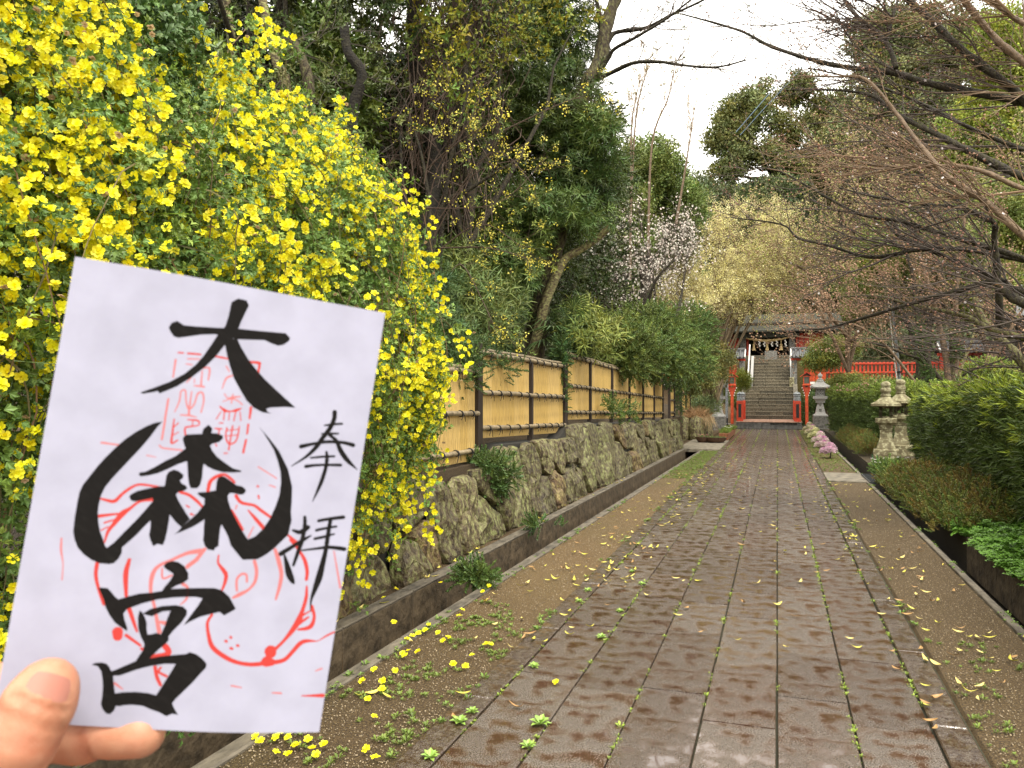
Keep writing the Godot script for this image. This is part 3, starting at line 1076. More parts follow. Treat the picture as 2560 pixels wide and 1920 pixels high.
	for s in [-1.0, 1.0]:
		for k in 14:
			var g := Geo.new()
			var t0 := k / 14.0
			var y0 := 5.12 + 1.15 * pow(t0, 1.2)
			var y1 := 5.12 + 1.15 * pow(t0 + 1 / 14.0, 1.2)
			var z0: float = 50.8 - s * lerpf(2.9, 0.0, t0)
			var z1: float = 50.8 - s * lerpf(2.9, 0.0, t0 + 1 / 14.0)
			g.face([w(-4.6, y0, z0), w(3.5, y0, z0), w(3.5, y1 + 0.02, z1), w(-4.6, y1 + 0.02, z1)])
			g.face([w(-4.6, y0 - 0.08, z0), w(3.5, y0 - 0.08, z0), w(3.5, y0, z0), w(-4.6, y0, z0)])
			part(hall, "roof_course", g.mesh(), M.roof_bark, true)
	var rope := thing("straw_rope", "thick twisted straw rope with white paper strips and tassels across the opening", "rope", w(-0.55, 4.7, 48.7))
	var pts := []
	var rad := []
	for k in 25:
		var t := k / 24.0
		pts.append(w(lerpf(-1.75, 0.62, t), 4.74 - 0.16 * sin(PI * t) + 0.01 * sin(k * 2.1), 48.62))
		rad.append(0.035 + 0.05 * sin(PI * t) + 0.008 * sin(k * 2.4))
	var tg := Geo.new()
	tg.tube(pts, rad, 7, true)
	part(rope, "twist", tg.mesh(true), M.straw, true)
	for x in [-1.30, -0.57, 0.20]:
		var g := Geo.new()
		g.lathe([[0.0, 0.62], [0.02, 0.6], [0.02, 0.36], [0.075, 0.33], [0.07, 0.27], [0.055, 0.23], [0.12, 0.0], [0.0, 0.0]], 8, w(x, 4.02, 48.6))
		part(rope, "tassel", g.mesh(), M.straw, true)
	for x in [-1.02, -0.75, -0.33, -0.06, 0.42]:
		var g := Geo.new()
		for k in 4:
			g.box(w(x + 0.05 * (k % 2), 4.55 - k * 0.09, 48.58), Vector3(0.07, 0.1, 0.005))
		part(rope, "paper_strip", g.mesh(), M.white, true)
	var box := Geo.new()
	box.bevel(Vector3(0, 0.25, 0), Vector3(0.66, 0.5, 0.4), 0.015)
	lone("offering_box", box.mesh(), M.granite_dark, "square grey stone box standing at the top of the stairs", "box", w(-0.35, 3.40, 47.2))

	# vermilion corridors left and right of the stairs
	corridor("vermilion corridor with grey tiled roof left of the stairs, half hidden by leaves", -6.2, -1.62, -1.78)
	corridor("vermilion corridor with grey tiled roof right of the stairs behind the red lantern", 0.66, 2.6, 0.82)
	var fence := thing("red_fence", "long vermilion slatted fence behind the shrubs right of the stairs", "fence", w(5.4, 2.1, 45.6))
	for e in [2.2, 2.62, 3.08]:
		var g := Geo.new()
		g.bevel(w(5.6, e, 45.55), Vector3(6.4, 0.09, 0.08), 0.01)
		part(fence, "rail", g.mesh(), M.red, true)
	var sl := Geo.new()
	sl.bevel(Vector3.ZERO, Vector3(0.10, 1.0, 0.05), 0.008)
	var sm := sl.mesh()
	for k in 34:
		part(fence, "slat", sm, M.red, true, w(2.6 + k * 0.188, 2.66, 45.6))
	var cap := thing("tiled_gate_roof", "short grey tiled roof on a red beam behind the multi-stemmed tan tree", "roof", w(8.7, 2.2, 45.5))
	tile_roof(cap, 7.7, 9.7, 3.62, 4.05, 45.5)
	for e in [[8.7, 3.5, 2.0, 0.14, M.red], [7.9, 2.8, 0.16, 1.3, M.red], [9.5, 2.8, 0.16, 1.3, M.red], [8.7, 2.7, 1.5, 1.0, M.orange]]:
		var g := Geo.new()
		g.bevel(w(e[0], e[1], 45.5), Vector3(e[2], e[3], 0.12 if e[4] == M.red else 0.05), 0.01)
		part(cap, "beam" if e[2] > 1.8 else "post" if e[2] < 0.3 else "panel", g.mesh(), e[4], true)
	var far := thing("wooden_hall", "dark brown wooden hall with a red window frame at the right edge", "building", w(13.0, 2.2, 43))
	var wallg := Geo.new()
	wallg.box(w(15.5, 3.6, 44.0), Vector3(9.5, 3.0, 5.0))
	part(far, "wall", wallg.mesh(), M.wood_dark, true)
	var rf := Geo.new()
	for k in 2:
		rf.face([w(10.0, 5.0, 41.0 if k == 0 else 47.0), w(21.0, 5.0, 41.0 if k == 0 else 47.0), w(20.0, 7.2, 44.0), w(11.0, 7.2, 44.0)])
	rf.face([w(10.0, 5.0, 41.0), w(10.0, 5.0, 47.0), w(11.0, 7.2, 44.0)])
	rf.face([w(10.0, 5.0, 41.0), w(21.0, 5.0, 41.0), w(21.0, 5.0, 47.0), w(10.0, 5.0, 47.0)])
	part(far, "roof", rf.mesh(), M.tile, true)
	var win := part(far, "window", frame(1.3, 0.75, 0.1), M.dark_red, true, w(11.9, 4.35, 41.46))
	var pane := Geo.new()
	pane.box(Vector3.ZERO, Vector3(1.2, 0.65, 0.02))
	part(win, "pane", pane.mesh(), M.black)
	for k in 6:
		var g := Geo.new()
		g.bevel(w(11.2 + k * 1.6, 3.5, 41.46), Vector3(0.14, 2.8, 0.1), 0.01)
		part(far, "post", g.mesh(), M.wood_dark, true)


func frame(a: float, b: float, t: float) -> ArrayMesh:
	var g := Geo.new()
	for s in [-1, 1]:
		g.box(Vector3(s * (a - t) * 0.5, 0, 0), Vector3(t, b, 0.08))
		g.box(Vector3(0, s * (b - t) * 0.5, 0), Vector3(a - t * 2, t, 0.08))
	return g.mesh()


func tile_roof(root: Node3D, x0: float, x1: float, y0: float, y1: float, d: float) -> void:
	for s in [-1.0, 1.0]:
		var g := Geo.new()
		g.face([w(x0, y0, d - 0.75 * s), w(x1, y0, d - 0.75 * s), w(x1, y1, d), w(x0, y1, d)])
		g.face([w(x0, y0 - 0.05, d - 0.75 * s), w(x1, y0 - 0.05, d - 0.75 * s), w(x1, y0, d - 0.75 * s), w(x0, y0, d - 0.75 * s)])
		part(root, "roof", g.mesh(), M.tile, true)
	var n := int((x1 - x0) / 0.2)
	for k in n + 1:
		var x := lerpf(x0 + 0.05, x1 - 0.05, float(k) / n)
		var g := Geo.new()
		g.tube([w(x, y0 + 0.02, d - 0.78), w(x, y1 + 0.02, d)], [0.05, 0.05], 6, true)
		part(root, "roof_tile", g.mesh(true), M.tile, true)
	var r := Geo.new()
	r.bevel(w((x0 + x1) * 0.5, y1 + 0.05, d), Vector3(x1 - x0 + 0.06, 0.16, 0.2), 0.03)
	part(root, "ridge", r.mesh(), M.tile, true)
	var e := Geo.new()
	for x in [x0, x1]:
		e.bevel(w(x, (y0 + y1) * 0.5 + 0.02, d - 0.4), Vector3(0.05, 0.12, 0.95), 0.01, Basis(Vector3.RIGHT, 0.5))
	part(root, "barge_end", e.mesh(), M.white, true)


func corridor(label: String, x0: float, x1: float, px: float) -> void:
	var d := 44.6
	var root := thing("red_corridor", label, "corridor", w((x0 + x1) * 0.5, 1.9, d))
	tile_roof(root, x0, x1, 3.42, 3.82, d)
	var b := Geo.new()
	b.bevel(w((x0 + x1) * 0.5, 3.30, d - 0.3), Vector3(x1 - x0, 0.13, 0.13), 0.01)
	part(root, "beam", b.mesh(), M.red, true)
	var c := Geo.new()
	c.bevel(w(px, 2.6, d - 0.35), Vector3(0.28, 1.3, 0.28), 0.02)
	part(root, "pillar", c.mesh(), M.granite_dark, true)
	var x := x0 + 0.1
	while x < x1 - 0.3:
		if absf(x - px) > 0.3:
			var g := Geo.new()
			g.bevel(w(x + 0.13, 2.62, d - 0.3), Vector3(0.24, 0.95, 0.05), 0.008)
			part(root, "board", g.mesh(), M.red if int(x * 10) % 3 else M.orange, true)
			var k := Geo.new()
			k.bevel(w(x + 0.13, 2.06, d - 0.3), Vector3(0.25, 0.14, 0.07), 0.008)
			part(root, "footing", k.mesh(), M.white, true)
		x += 0.27


# ---------------------------------------------------------------- lanterns and posts
func square(g: Geo, prof: Array) -> void:
	g.lathe(prof.map(func(e): return [e[0] * 1.4142, e[1]]), 4)


func build_lanterns() -> void:
	var a := thing("stone_lantern", "tall pale granite lantern right of the platform beside the pink ornamental kale", "stone lantern", w(1.74, 0, 37.1), 0.0, "")
	var g := Geo.new()
	square(g, [[0.32, -0.1], [0.31, 0.30], [0.31, 0.545]])
	part(a, "plinth", g.mesh(), M.granite_dark)
	g = Geo.new()
	square(g, [[0.30, 0.55], [0.30, 0.59], [0.23, 0.65]])
	part(a, "foot", g.mesh(), M.granite)
	g = Geo.new()
	square(g, [[0.215, 0.65], [0.19, 0.72], [0.115, 1.08], [0.108, 1.13]])
	part(a, "shaft", g.mesh(), M.granite)
	g = Geo.new()
	square(g, [[0.19, 1.13], [0.19, 1.165], [0.16, 1.17], [0.235, 1.29], [0.28, 1.295], [0.28, 1.41]])
	part(a, "platform", g.mesh(), M.granite)
	g = Geo.new()
	square(g, [[0.155, 1.41], [0.155, 1.75]])
	part(a, "chamber", g.mesh(), M.granite_dark)
	var lat := Geo.new()
	for f in 4:
		var b := Basis(Vector3.UP, f * PI / 2)
		for s in [-1, 1]:
			lat.box(b * Vector3(0.165 * s, 1.58, 0.175), Vector3(0.05, 0.335, 0.03), b)
			lat.box(b * Vector3(0, 1.58 + 0.145 * s, 0.175), Vector3(0.28, 0.045, 0.03), b)
			for k in 3:
				lat.box(b * Vector3(-0.1 + 0.1 * k, 1.58, 0.172 + 0.004 * s), Vector3(0.022, 0.3, 0.012), b * Basis(Vector3.BACK, 0.7 * s))
	part(a, "lattice", lat.mesh(), M.granite)
	var rf := Geo.new()
	for f in 4:
		var b := Basis(Vector3.UP, f * PI / 2)
		var prof := [[0.40, 1.80], [0.30, 1.86], [0.21, 1.94], [0.15, 2.02]]
		for k in 3:
			for s in 6:
				var q := []
				for e in [[k, s], [k, s + 1], [k + 1, s + 1], [k + 1, s]]:
					var u: float = (e[1] / 3.0) - 1.0
					q.append(b * Vector3(prof[e[0]][0] * u, prof[e[0]][1] + 0.05 * pow(absf(u), 4) * (1.0 - e[0] * 0.33), prof[e[0]][0]))
				rf.face(q)
		for s in 6:
			var u0: float = s / 3.0 - 1.0
			var u1: float = (s + 1) / 3.0 - 1.0
			rf.face([b * Vector3(0.4 * u0, 1.80 + 0.05 * pow(absf(u0), 4), 0.4), b * Vector3(0.4 * u1, 1.80 + 0.05 * pow(absf(u1), 4), 0.4), b * Vector3(0.385 * u1, 1.745 + 0.03 * pow(absf(u1), 4), 0.385), b * Vector3(0.385 * u0, 1.745 + 0.03 * pow(absf(u0), 4), 0.385)])
		rf.face([b * Vector3(-0.385, 1.76, 0.385), b * Vector3(0.385, 1.76, 0.385), Vector3(0, 1.745, 0)])
	part(a, "roof", rf.mesh(), M.granite)
	g = Geo.new()
	g.lathe([[0.0, 2.0], [0.15, 2.0], [0.16, 2.06], [0.12, 2.09], [0.135, 2.14], [0.07, 2.16], [0.05, 2.19], [0.09, 2.24], [0.105, 2.29], [0.08, 2.35], [0.03, 2.39], [0.0, 2.44]], 12)
	part(a, "finial", g.mesh(), M.granite)
	for e in [[1.02, 0.10, 0.13], [0.80, 0.12, 0.178]]:
		part(a, "inscription", glyph(e[1]), M.granite_dark, false, Vector3(0, e[0], e[2]))
	copy(a, "pale granite lantern left of the platform with its roof buried in leaves", w(-2.36, 0, 34.6), 0.0)
	# two weathered lanterns by the hedge
	var o := thing("weathered_lantern", "old mossy stone lantern in full view between the hedge and the daisies", "stone lantern", w(2.40, 0.0, 20.6), -0.1)
	for e in [["base_block", [[0.275, -0.1], [0.27, 0.20], [0.255, 0.215]], 4, M.mossy], ["platform", [[0.15, 0.74], [0.155, 0.78], [0.225, 0.84], [0.23, 0.925], [0.2, 0.94]], 4, M.mossy], ["roof", [[0.30, 1.20], [0.375, 1.225], [0.37, 1.275], [0.24, 1.33], [0.14, 1.41], [0.11, 1.44]], 6, M.mossy]]:
		g = Geo.new()
		if e[2] == 4:
			square(g, e[1])
		else:
			g.lathe(e[1], 6)
		part(o, e[0], g.mesh(), e[3])
	g = Geo.new()
	square(g, [[0.205, 0.21], [0.195, 0.26], [0.155, 0.38], [0.13, 0.50], [0.128, 0.68], [0.145, 0.69], [0.145, 0.74]])
	part(o, "shaft", g.mesh(), M.mossy)
	var ch := Geo.new()
	for f in 4:
		var b := Basis(Vector3.UP, f * PI / 2)
		for s in [-1, 1]:
			ch.box(b * Vector3(0.112 * s, 1.07, 0.112), Vector3(0.07, 0.27, 0.07), b)
			ch.box(b * Vector3(0, 1.07 + 0.115 * s, 0.118), Vector3(0.16, 0.045, 0.055), b)
	part(o, "chamber", ch.mesh(), M.mossy)
	g = Geo.new()
	g.lathe([[0.0, 1.42], [0.10, 1.43], [0.12, 1.47], [0.085, 1.51], [0.115, 1.54], [0.125, 1.60], [0.10, 1.645], [0.085, 1.655], [0.112, 1.69], [0.11, 1.75], [0.06, 1.79], [0.0, 1.80]], 12)
	part(o, "finial", g.mesh(true), M.mossy)
	copy(o, "old stone lantern whose middle is swallowed by the hedge, behind the clear one", w(2.82, 0.06, 21.4), -0.1)
	# vermilion lamp posts
	var p := thing("wooden_lantern", "vermilion lamp post with gabled roof and lamp box right of the stairs", "lamp post", w(1.25, 0.1, 38.9))
	g = Geo.new()
	g.bevel(Vector3(0, 0.86, 0), Vector3(0.13, 1.72, 0.13), 0.012)
	part(p, "post", g.mesh(), M.orange)
	var br := Geo.new()
	for s in [-1, 1]:
		for e in [[[0.06, 1.30], [0.075, 1.42], [0.12, 1.55], [0.17, 1.70], [0.17, 1.78], [0.05, 1.78]]]:
			var q := []
			for k in e:
				q.append(Vector3(k[0] * s, k[1], 0.05))
			br.face(q)
			var q2 := []
			for k in e:
				q2.append(Vector3(k[0] * s, k[1], -0.05))
			br.face(q2)
			for k in e.size() - 1:
				br.face([q[k], q[k + 1], q2[k + 1], q2[k]])
	part(p, "bracket", br.mesh(), M.red)
	for s in [-1, 1]:
		for e in [[0.085, 1.34], [0.11, 1.45], [0.15, 1.57], [0.19, 1.68]]:
			g = Geo.new()
			g.bevel(Vector3(e[0] * s, e[1], 0), Vector3(0.045, 0.05, 0.112), 0.01)
			part(p, "white_end", g.mesh(), M.white)
	g = Geo.new()
	g.bevel(Vector3(0, 1.815, 0), Vector3(0.36, 0.07, 0.3), 0.01)
	part(p, "shelf", g.mesh(), M.orange)
	var lb := part(p, "lamp_box", lamp_box(), M.orange)
	g = Geo.new()
	g.box(Vector3(0, 2.03, 0), Vector3(0.21, 0.32, 0.19))
	part(lb, "pane", g.mesh(), M.glass_dim)
	var gr := Geo.new()
	for s in [-1, 1]:
		gr.slab(Vector3(0.135 * s, 2.29, 0), Vector3(0.36, 0.03, 0.42), Vector3(0.36, 0.03, 0.42), Basis(Vector3.BACK, -0.62 * s))
	part(p, "roof", gr.mesh(), M.red)
	g = Geo.new()
	g.face([Vector3(-0.2, 2.22, 0.15), Vector3(0.2, 2.22, 0.15), Vector3(0, 2.36, 0.15)])
	part(p, "gable", g.mesh(), M.wood_dark)
	copy(p, "vermilion lamp post with gabled roof left of the stairs beside the grey pole", w(-2.02, 0.1, 38.9))
	# vermilion railing posts with bronze caps
	for s in [[-1.56, "vermilion railing with two capped posts and a black plate left of the platform"], [0.80, "vermilion railing with capped posts and a black plate right of the platform"]]:
		var r := thing("railing", s[1], "railing", w(s[0], 0.322, 37.6))
		for z in [1.3, -1.3]:
			g = Geo.new()
			g.bevel(Vector3(0, 0.44, z), Vector3(0.27, 0.88, 0.27), 0.012)
			part(r, "post", g.mesh(), M.red)
			var c := Geo.new()
			c.lathe([[0.12, 0.88], [0.135, 0.9], [0.135, 0.97], [0.12, 0.98], [0.12, 1.08], [0.14, 1.09], [0.14, 1.12], [0.09, 1.13]], 12, Vector3(0, 0, z))
			var cap := part(r, "cap", c.mesh(true), M.steel)
			c = Geo.new()
			c.lathe([[0.095, 1.125], [0.13, 1.15], [0.135, 1.165]], 12, Vector3(0, 0, z))
			part(cap, "band", c.mesh(true), M.black)
			c = Geo.new()
			c.lathe([[0.132, 1.165], [0.125, 1.20], [0.085, 1.24], [0.03, 1.265], [0.0, 1.29]], 12, Vector3(0, 0, z))
			part(cap, "knob", c.mesh(true), M.steel)
		g = Geo.new()
		g.bevel(Vector3(0, 0.46, 1.441), Vector3(0.15, 0.62, 0.012), 0.003)
		var pl := part(r, "plate", g.mesh(), M.orange)
		g = Geo.new()
		g.box(Vector3(0, 0.46, 1.45), Vector3(0.12, 0.58, 0.01))
		part(pl, "name_board", g.mesh(), M.black)
		g = Geo.new()
		g.bevel(Vector3(0, 0.42, 0), Vector3(0.10, 0.72, 2.33), 0.01)
		part(r, "panel", g.mesh(), M.red)
		for e in [0.2, 0.62]:
			g = Geo.new()
			g.bevel(Vector3(0.055 * signf(-s[0]), e, 0.9), Vector3(0.02, 0.12, 0.18), 0.004)
			part(r, "metal_fitting", g.mesh(), M.black)
	# poles and cables
	var pole := thing("utility_pole", "slim grey steel pole with black foot left of the platform", "pole", w(-2.10, 0, 36.0))
	g = Geo.new()
	g.tube([Vector3(0, 0.45, 0), Vector3(0.03, 3.0, 0), Vector3(0.05, 6.2, 0)], [0.062, 0.06, 0.055], 10, true)
	part(pole, "shaft", g.mesh(true), M.steel)
	g = Geo.new()
	g.tube([Vector3(0, -0.1, 0), Vector3(0, 0.46, 0)], [0.066, 0.066], 10)
	part(pole, "sleeve", g.mesh(true), M.black)
	var p2 := thing("lamp_pole", "grey metal pole with a thin brace tube standing behind the weathered lanterns", "pole", Vector3(4.0725, 1.2911, -30.8386))
	g = Geo.new()
	g.tube([Vector3(4.0720, 1.1518, -30.8403), Vector3(4.0102, 2.2661, -30.8053), Vector3(3.8453, 4.0769, -30.7271), Vector3(3.7454, 5.6091, -30.6740)], [0.055, 0.055, 0.05, 0.045], 8, true)
	part(p2, "shaft", g.mesh(true), M.steel, true)
	g = Geo.new()
	g.tube([Vector3(3.9405, 1.8457, -30.5771), Vector3(3.8387, 2.6755, -30.5326), Vector3(3.7128, 4.0585, -30.4729), Vector3(3.5874, 5.5798, -30.4115)], [0.022, 0.022, 0.022, 0.022], 6, true)
	part(p2, "brace", g.mesh(true), M.white, true)
	g = Geo.new()
	g.box(Vector3(3.9827, 2.2634, -30.6909), Vector3(0.22, 0.05, 0.16))
	part(p2, "clamp", g.mesh(), M.black, true)
	var cable := Geo.new()
	cable.tube([Vector3(-1.9153, 14.5338, -41.3259), Vector3(-0.7153, 16.7526, -43.7997), Vector3(0.5152, 19.4091, -47.3311), Vector3(3.7772, 25.5031, -53.5951), Vector3(6.6450, 31.1843, -58.6810)], [0.02, 0.02, 0.02, 0.02, 0.02], 4)
	var cable2 := Geo.new()
	cable2.tube([Vector3(-1.7270, 14.3746, -41.3902), Vector3(-0.5178, 16.5227, -43.8680), Vector3(0.8329, 19.1180, -47.4399), Vector3(4.1305, 25.2544, -53.7150), Vector3(7.0276, 31.1843, -58.8074)], [0.016, 0.016, 0.016, 0.016, 0.016], 4)
	M.cable = paint(0.03, 0.07, 0.12, 0.5)
	lone("overhead_cable", cable.mesh(), M.cable, "upper of two thin bluish cables crossing before the big tree against the sky", "cable")
	lone("overhead_cable", cable2.mesh(), M.cable, "lower of two thin bluish cables crossing before the big tree against the sky", "cable")


func lamp_box() -> ArrayMesh:
	var g := Geo.new()
	for sx in [-1, 1]:
		for sz in [-1, 1]:
			g.box(Vector3(0.13 * sx, 2.03, 0.12 * sz), Vector3(0.035, 0.36, 0.035))
	for s in [-1, 1]:
		for y in [1.865, 2.195]:
			g.box(Vector3(0, y, 0.12 * s), Vector3(0.225, 0.03, 0.03))
			g.box(Vector3(0.13 * s, y, 0), Vector3(0.03, 0.03, 0.205))
	return g.mesh()


# small engraved character: a few brush-like bars
func glyph(s: float) -> ArrayMesh:
	var g := Geo.new()
	for e in [[0, 0.42, 0.9, 0.12, 0.0], [-0.25, 0.1, 0.12, 0.6, 0.1], [0.25, 0.1, 0.12, 0.6, -0.1], [0, 0.12, 0.6, 0.1, 0.0], [0, -0.2, 0.7, 0.1, 0.0], [-0.2, -0.42, 0.12, 0.4, -0.6], [0.2, -0.42, 0.12, 0.4, 0.6]]:
		g.box(Vector3(e[0] * s, e[1] * s, 0), Vector3(e[2] * s, e[3] * s, 0.02), Basis(Vector3.BACK, e[4]))
	return g.mesh()


# ---------------------------------------------------------------- planters and kale
func build_pots() -> void:
	var a := thing("planter", "round brown bowl planter with small pink flowers on the slab", "planter", w(-2.16, 0.04, 24.9))
	var g := Geo.new()
	g.lathe([[0.0, 0.0], [0.12, 0.0], [0.18, 0.07], [0.215, 0.16], [0.225, 0.17], [0.205, 0.17], [0.19, 0.14], [0.0, 0.13]], 16)
	part(a, "pot", g.mesh(true), M.brown_pot)
	flowers(a, 60, 0.18, 0.14, 0.10, [[0.75, 0.22, 0.42], [0.65, 0.12, 0.3], [0.8, 0.25, 0.08]], 26)
	var b := thing("planter", "wide shallow brown tray planter with sparse seedlings on the slab", "planter", w(-1.78, 0.04, 24.95))
	g = Geo.new()
	g.lathe([[0.0, 0.0], [0.22, 0.0], [0.29, 0.06], [0.33, 0.15], [0.345, 0.16], [0.32, 0.16], [0.30, 0.12], [0.0, 0.11]], 20, Vector3.ZERO, 0.0, 1.0)
	part(b, "pot", g.mesh(true), M.brown_pot)
	flowers(b, 90, 0.28, 0.12, 0.10, [[0.65, 0.5, 0.2]], 6)
	var c := thing("planter", "terracotta trough with white cyclamen and yellow-green leaves along the paving edge", "planter", w(-1.62, 0.03, 28.5))
	g = Geo.new()
	g.slab(Vector3(0, 0.11, 0), Vector3(0.24, 0.22, 4.6), Vector3(0.3, 0.22, 4.7))
	part(c, "trough", g.mesh(), M.terracotta)
	var buf := PackedFloat32Array()
	for k in 420:
		var z := rnd(-2.2, 2.2)
		var t := rnd(0.6, 1.3)
		put(buf, Vector3(rnd(-0.13, 0.13), 0.22, z), along(Vector3(rnd(-1, 1), rnd(0.4, 1.2), rnd(-1, 1)), rnd(0.6, 1.3)), Color(0.14 * t, 0.2 * t, 0.03 * t))
	many(c, "leaves", L.sprig_small, M.leaf, buf, false)
	for k in 16:
		part(c, "flower", L.blossom, M.petal, false, Vector3(rnd(-0.12, 0.12), rnd(0.3, 0.42), rnd(-1.0, 0.4))).scale = Vector3.ONE * rnd(1.6, 2.6)
	# ornamental kale in the right strip
	var k0: Node3D
	var labs := ["ornamental kale with pink head nearest of the row, on a bare dark stalk", "second ornamental kale with deep violet heart behind the pink nearest head", "third pink and cream ornamental kale in the middle of the row", "fourth ornamental kale, cream white head past the middle of the row", "fifth ornamental kale, cream with a violet tuft near the platform", "farthest small pale ornamental kale at the foot of the granite lantern"]
	var spots := [[1.17, 20.3, 0.32], [1.13, 22.2, 0.38], [1.13, 24.0, 0.44], [1.10, 26.2, 0.46], [1.10, 28.8, 0.46], [1.12, 31.8, 0.44]]
	var inner := [Color(0.58, 0.27, 0.43), Color(0.45, 0.10, 0.32), Color(0.66, 0.32, 0.5), Color(0.80, 0.76, 0.45), Color(0.42, 0.12, 0.34), Color(0.74, 0.62, 0.6)]
	var outer := [Color(0.72, 0.54, 0.62), Color(0.72, 0.60, 0.58), Color(0.74, 0.66, 0.60), Color(0.72, 0.72, 0.42), Color(0.74, 0.70, 0.50), Color(0.66, 0.62, 0.42)]
	for i in 6:
		k0 = thing("ornamental_kale", labs[i], "kale", w(spots[i][0], 0, spots[i][1]), 0.0, "ornamental kale in a row along the paving")
		var s: float = spots[i][2]
		g = Geo.new()
		g.tube([Vector3(0, -0.02, 0), Vector3(0.01, s * 0.4, 0), Vector3(0, s * 0.75, 0)], [0.018, 0.014, 0.02], 6)
		part(k0, "stalk", g.mesh(true), M.wood_dark)
		for q in 4:
			g = Geo.new()
			var off := Vector3(cos(q * 1.7), 0, sin(q * 1.7) * 1.5) * (0.13 if q > 0 else 0.0)
			var hy: float = s * [0.86, 0.62, 0.5, 0.66][q]
			for j in 40:
				var an := j * 2.399 + q
				var t := (j + 0.5) / 40.0
				var el := lerpf(1.35, -0.75, t)
				g.tint = inner[i].lerp(outer[i], smoothstep(0.1, 0.55, t + rnd(-0.12, 0.12))) * rnd(0.7, 1.1)
				var dir := Vector3(cos(an) * cos(el), sin(el), sin(an) * cos(el))
				g.leaf(Vector3(0, hy, 0) + off + dir * 0.03, dir, Vector3(-cos(an) * sin(el), cos(el), -sin(an) * sin(el)), lerpf(0.06, 0.115, t), lerpf(0.06, 0.11, t), 0.35, -0.35, 0.7)
			part(k0, "head", g.mesh(), M.petal)


func flowers(root: Node3D, leaves: int, r: float, y: float, h: float, cols: Array, count: int) -> void:
	var buf := PackedFloat32Array()
	for k in leaves:
		var t := rnd(0.6, 1.3)
		var an := rnd(0, TAU)
		var rr := sqrt(rnd()) * r
		put(buf, Vector3(cos(an) * rr, y, sin(an) * rr), along(Vector3(rnd(-1, 1), rnd(0.6, 1.4), rnd(-1, 1)), rnd(0.35, 0.8)), Color(0.10 * t, 0.16 * t, 0.03 * t))
	many(root, "leaves", L.sprig_small, M.leaf, buf, false)
	for k in count:
		var an := rnd(0, TAU)
		var rr := sqrt(rnd()) * r
		var c: Array = cols[k % cols.size()]
		var key := "pet%s" % [c]
		if not M.has(key):
			M[key] = paint(c[0], c[1], c[2], 0.6)
		part(root, "flower", L.blossom, M[key], false, Vector3(cos(an) * rr, y + rnd(0.3, 1.0) * h, sin(an) * rr)).scale = Vector3.ONE * rnd(1.0, 1.6)


# ---------------------------------------------------------------- leaf forms
func tone(g: Geo, lo := 0.72, hi := 1.22) -> void:
	var t := rnd(lo, hi)
	var y := rnd(-0.12, 0.18)
	g.tint = Color(t * (1.0 + y), t, t * (1.0 - y))


